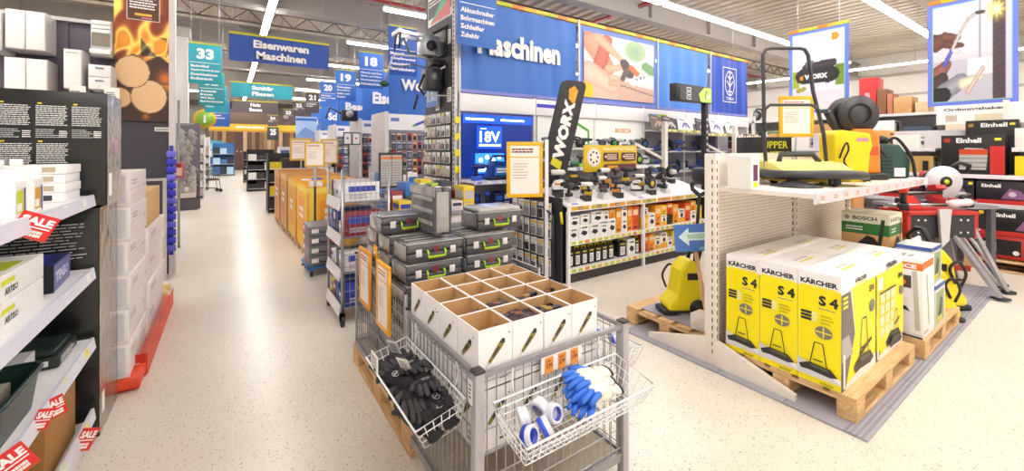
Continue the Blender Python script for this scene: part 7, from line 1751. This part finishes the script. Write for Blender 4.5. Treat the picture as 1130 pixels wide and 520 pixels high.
# ============================================================ GONDOLAS behind the banner wall (17, 18, 19, 20 ...)
def back_gondola(y, num, words, x0=2.85, Lx=7.0, packs=True, nearrow=True):
    t = thing('shelf_gondola', 'long shelf wall with white valance, %s' % num, 'shelf', (x0, y, 0))
    mb = MB(); mb.box(0, Lx, .5, .55, 0, 2.45, M('bdb9bc', .5)); mb.build('back_panel', t)
    for i in range(5):
        mb = MB(); mb.box(1.4*i, 1.4*i+1.39, .0, .1, 2.05, 2.42, M('f2f0f0', .45)); mb.build('valance_panel', t)
    mb = MB(); mb.face((0, 0, 2.05), (1, 0, 0), (0, 0, 1), .002); mb.pl([(.65, .12), (.95, .25)], .06, M('3a4ab0', .5)); mb.pl([(.6, .1), (.7, .14)], .04, M('3aa05a', .5)); mb.pl([(1.8, .12), (2.2, .22)], .06, M('b83a3a', .5)); mb.pr(.08, .2, .2, .08, M('6a7ab8', .5)); mb.build('print', t)
    for k, zz in enumerate((.25, .75, 1.25, 1.65)):
        mb = MB(); mb.box(0, Lx, .1, .5, zz-.03, zz, M('e4e0de', .5)); s_ = mb.build('shelf', t)
        mb = MB(); mb.box(0, Lx, .09, .1, zz-.05, zz+.005, M('d9d2d0', .5)); mb.build('price_rail', s_)
    mb = MB(); mb.box(-.05, 0, -.05, 1.1, 0, 2.46, M('bdb8ba', .6)); mb.build('end_panel', t)
    mb = MB(); mb.box(-.07, .0, -.1, -.05, 0, 2.46, M('d9d6d4', .4)); mb.build('upright', t)
    b = thing('wall_banner', 'blue hanging banner above the shelf wall %s' % num, 'banner', (x0+.04, y, 2.45)); vs, fs = cloth(Lx-.1, 1.4, 60, .02, int(y), 8)
    mb = MB(); mb.add(vs, fs, BLU(), True); mb.build('cloth', b)
    mb = MB(); mb.face((0, -.04, 0), (1, 0, 0), (0, 0, 1), .002); mb.pt(words, .27, .45, .34, PALE(), .165*len(words), .05); mb.build('lettering', b)
    mb = MB(); mb.box(0, Lx-.1, -.025, .025, 1.4, 1.45, M('c9c22a', .45)); mb.build('top_bar', b); hangers(b, Lx-.1, 1.45, ZC-2.45+.06)
    return t
back_gondola(9.4, 'first behind the long banner wall', 'Werkzeuge', 2.97); back_gondola(12.0, 'second behind the long banner wall', 'Eisenwaren', 3.05); back_gondola(15.2, 'third behind the long banner wall', 'Beschläge', 3.02); back_gondola(19.8, 'fourth behind the long banner wall', 'Schrauben', 3.3); back_gondola(24.5, 'fifth behind the long banner wall', 'Holz', 3.6)
RPAL = [('8a2a30', '2a2a30', 'c83a3a'), ('3a3a44', '6a6a70', 'd9d4d0'), ('c8b8a8', '3a3a44', 'b83a30'), ('e0902a', '2a2a30', 'f0e0c0'), ('2a4a8a', '9a9aa0', 'e9e6e4')]
pack_grid('coloured tool pack on the shelf wall first behind the banner, %s row, %s from left', (3.1, 9.34, 1.98), 0, 9, 5, .125, .2, .1, .17, RPAL, name='tool_pack')
pack_grid('small pack on the shelf wall second behind the banner, %s row, %s from left', (3.14, 11.94, 1.98), 0, 6, 5, .17, .24, .14, .19, RPAL, name='tool_pack')
pack_grid('steel hand tool card low on the first shelf wall behind, %s row, %s from left', (3.1, 9.3, .93), 0, 9, 3, .125, .26, .1, .22, [('b9b6ba', '8a8a92', 'd9d9dd'), ('c9c4c4', '4a4a52', 'e9e6e4')], name='tool_card')
pack_grid('small pack on the shelf wall third behind the banner, %s row, %s from left', (3.14, 15.14, 1.98), 0, 4, 4, .2, .3, .17, .25, RPAL, name='tool_pack')
t = thing('picture_frame_pair', 'pair of dark framed white picture cards before the sign 18 end panel', 'sign', (2.62, 11.6, 1.72))
for i in range(2):
    mb = MB(); mb.box(.22*i-.12, .22*i+.09, 0, .02, 0, .34, M('3a383c', .5)); f_ = mb.build('frame', t); mb = MB(); mb.box(.22*i-.1, .22*i+.07, -.004, 0, .03, .31, PALE()); mb.face((.22*i-.1, -.004, .03), (1, 0, 0), (0, 0, 1)); mb.pc(.08, .15, .03, M('d87a5a' if i else '6a8ab8', .5), 10); mb.build('card', f_)
mb = MB(); mb.tube([(0, .01, 0), (0, .01, -1.7)], .012, BLACK(), 5); mb.build('pole', t); mb = MB(); mb.cyl((0, .01, -1.72), .15, .02, BLACK(), 14); mb.build('foot', t)
t = thing('mounted_machine', 'black machine mounted high on the second shelf wall end', 'machine', (2.98, 12.25, 2.5)); dk_ = M('22222a', .45)
mb = MB(); mb.box(-.4, .025, -.1, .1, -.1, .2, dk_, .03); mb.build('motor_housing', t); mb = MB(); mb.tube([(-.4, 0, .1), (-.7, 0, .25), (-.8, 0, -.05)], .025, dk_, 6); mb.build('arm', t); mb = MB(); mb.cyl((-.2, -.14, .1), .1, .05, ZINC(), 14, 'Y'); mb.build('wheel', t)
for k in range(3):
    t = thing('picture_board', 'blue and white picture board above the far shelves, %s from left' % ORD[k], 'sign', (2.55+.95*k, 21.6, 1.85))
    mb = MB(); mb.box(0, .9, 0, .04, 0, 1.3, M(('a9c4e8', '5a82c0', 'd9e4f0')[k], .5)); mb.face((0, 0, 0), (1, 0, 0), (0, 0, 1), .003); mb.pp([(0, 0), (.9, 0), (.9, .5), (.4, .8), (0, .4)], M(('7a9ad0', 'c9d4e8', 'b8c0d8')[k], .5)); mb.pr(0, 1.1, .9, .12, M('3a6ab8', .5)); mb.build('board', t)
    for x in (.1, .8):
        mb = MB(); mb.box(x-.03, x+.03, .01, .05, -1.85, 0, ZINC()); mb.build('post', t)
# ============================================================ FAR RIGHT racks with stock on top
t = thing('stock_rack', 'tall pale rack behind the torch poster with stock boxes on top', 'shelf', (13.0, 1.0, 0))
for z in (.4, .9, 1.4, 1.9, 2.45):
    mb = MB(); mb.box(0, .9, 0, 13, z-.06, z, M('d9d4d2', .5)); mb.build('shelf', t)
for y in (0, 2.6, 5.2, 7.8, 10.4, 13):
    mb = MB(); mb.box(0, .08, y-.04, y+.04, 0, 2.6, M('d0ccca', .5)); mb.build('post', t)
mb = MB(); mb.box(.85, .9, 0, 13, 0, 2.4, M('cfcac8', .5)); mb.build('back_panel', t)
SP = ['e9e4dc', 'c9925a', '3a4a5a', 'f0ece6', 'b8786a', 'd9c8b0', '6a7a5a', 'e0dad4']
for j, z in enumerate((.9, 1.4, 1.9)):
    for k in range(20):
        r = random.Random(j*50+k); y = 1.15+.62*k; h = r.uniform(.2, .4)
        carton('stock_box', 'stock box in the far right rack, %s shelf, %s from the right' % (('low', 'middle', 'upper')[j], (ORD+['seventeenth', 'eighteenth', 'nineteenth', 'twentieth'])[k]), 13.05, 13.6, y, y+r.uniform(.35, .55), z+.001, z+h, M(SP[r.randrange(8)], .55), pr_mix if k % 3 == 0 else pr_white)
for u0, u1, v0, col, lab in ((948, 967, 85, 'd42a2a', 'bright red vacuum box on top of the far right rack'), (968, 978, 98, '8a5a3a', 'narrow brown box beside the red box on the far right rack'), (986, 1006, 106, 'c99a62', 'tan cardboard box on top of the far right rack'), (979, 985, 103, 'b8725a', 'slim reddish box between brown and tan boxes on the rack'), (870, 884, 113, '4a4a52', 'dark box on the far rack seen left of the black tool poster'), (1010, 1024, 112, 'd9b88a', 'pale cardboard box next to the torch poster on the rack')):
    a = atx(u0, 124, 13.05); b = atx(u1, v0, 13.05)
    carton('stock_box', lab, 13.05, 13.6, b.y, a.y, 2.451, max(2.6, b.z), M(col, .5), (lambda mb, w, d, h: (fset(mb, '-x', w, d, h), mb.pp([(d*.3, h*.2), (d*.7, h*.2), (d*.6, h*.6), (d*.35, h*.6)], M('f0a0a0', .5)))) if col == 'd42a2a' else None)
for k in range(14):
    y = 6.2+.55*k
    tool('dark machine on top of the far rack left of the poster, %s from right' % ORD[k], (13.3, y, 2.451), -pi/2+random.uniform(-.5, .5), ('2a282c', '3a3a44', '5a2a2a')[k % 3], ('8a8a90', '2a2a2e', 'c83a2a')[k % 3], (1, 0, 2, 1, 3)[k % 5], 1.8)
for k in range(16):
    j = k % 2; y = 2.45+.235*(k//2)
    tool('small power tool on the right shelf wall behind the sweeper, %s tier, %s from right' % (('middle', 'upper')[j], ORD[k//2]), (8.62, y-.0, (.862, 1.622)[j]), -pi/2+random.uniform(-.7, .7), ('2a282c', '1f3a7a', 'b8b4b8', '8a2a2a', '3a3a3e')[k % 5], ('d9c01e', '2a2a2e', 'e08a1e', 'c83a2a')[k % 4], k % 4, 1.0) if not (j and 1) else None
for k in range(9):
    tool('small machine standing on the black box row left of the torch poster, %s from right' % ORD[k], (8.2, 2.5+.22*k, .952), -pi/2+random.uniform(-.7, .7), ('2a282c', '3a3a3e', '8a2a2a')[k % 3], ('d9c01e', 'b8b4b8', 'c83a2a')[k % 3], (k*3) % 4, 1.15)
t = thing('low_display', 'low dark display bench before the right shelf wall', 'table', (8.2, 3.4, 0))
mb = MB(); mb.box(-.2, .2, -1.1, 1.1, .9, .95, M('5a585e', .5)); mb.build('top', t); mb = MB(); mb.box(-.17, .17, -1.05, 1.05, 0, .9, M('3a383e', .5)); mb.build('body', t)
# low tool display seen past the end of the perforated panel
t = thing('tool_shelf', 'white tool shelf table seen past the end of the perforated panel', 'table', (6.55, 2.45, 0))
mb = MB(); mb.box(-.55, .55, -.35, .35, .86, .89, M('d9d6da', .5)); mb.build('top', t)
for x in (-.5, .5):
    for y in (-.3, .3):
        mb = MB(); mb.box(x-.025, x+.025, y-.025, y+.025, 0, .86, ZINC()); mb.build('leg', t)
mb = MB(); mb.box(-.52, .52, -.32, .32, .3, .33, M('c9c6ca', .5)); mb.build('shelf', t)
for k in range(7): tool('black and grey tool on the white tool shelf past the perforated panel, %s from left' % ORD[k], (6.15+.14*k, 2.3+.12*(k % 3), .891), k*.9, ('2a2a2e', '4a4a50', 'b9b9bd')[k % 3], ('8a8a8e', '2a2a2e', '3a3a3e')[k % 3], (1, 3, 2, 0)[k % 4], 1.25)
carton('red_crate_box', 'dark red box with a pale cross under the white tool shelf', 6.1, 6.75, 2.14, 2.6, .331, .72, M('8a1f1e', .5), lambda mb, w, d, h: [(fset(mb, s, w, d, h), mb.pl([(W*.15, h*.15), (W*.5, h*.85)], .03, M('d9a8a0', .5)), mb.pl([(W*.5, h*.15), (W*.15, h*.85)], .03, M('d9a8a0', .5))) for s, W in (('-x', d), ('-y', w))])
carton('brown_carton', 'tall brown carton standing behind the green tool carton', 6.0, 6.35, 1.74, 2.05, 0, 1.12, M('c08a52', .7), tape=M('d9c08a', .4))
for k in range(6):
    carton('white_box', 'white appliance box low beneath the white tool shelf, %s from left' % ORD[k], 6.05+.17*k, 6.2+.17*k, 2.16, 2.5, .0, .28, M('e9e4e0', .5), pr_white)
# ------------------------------------------------------------ tidy-up
for _l, _os in LABELS.items():
    if len(_os) > 1 and not all(o.get('group') for o in _os): print('SAME LABEL', len(_os), _l)
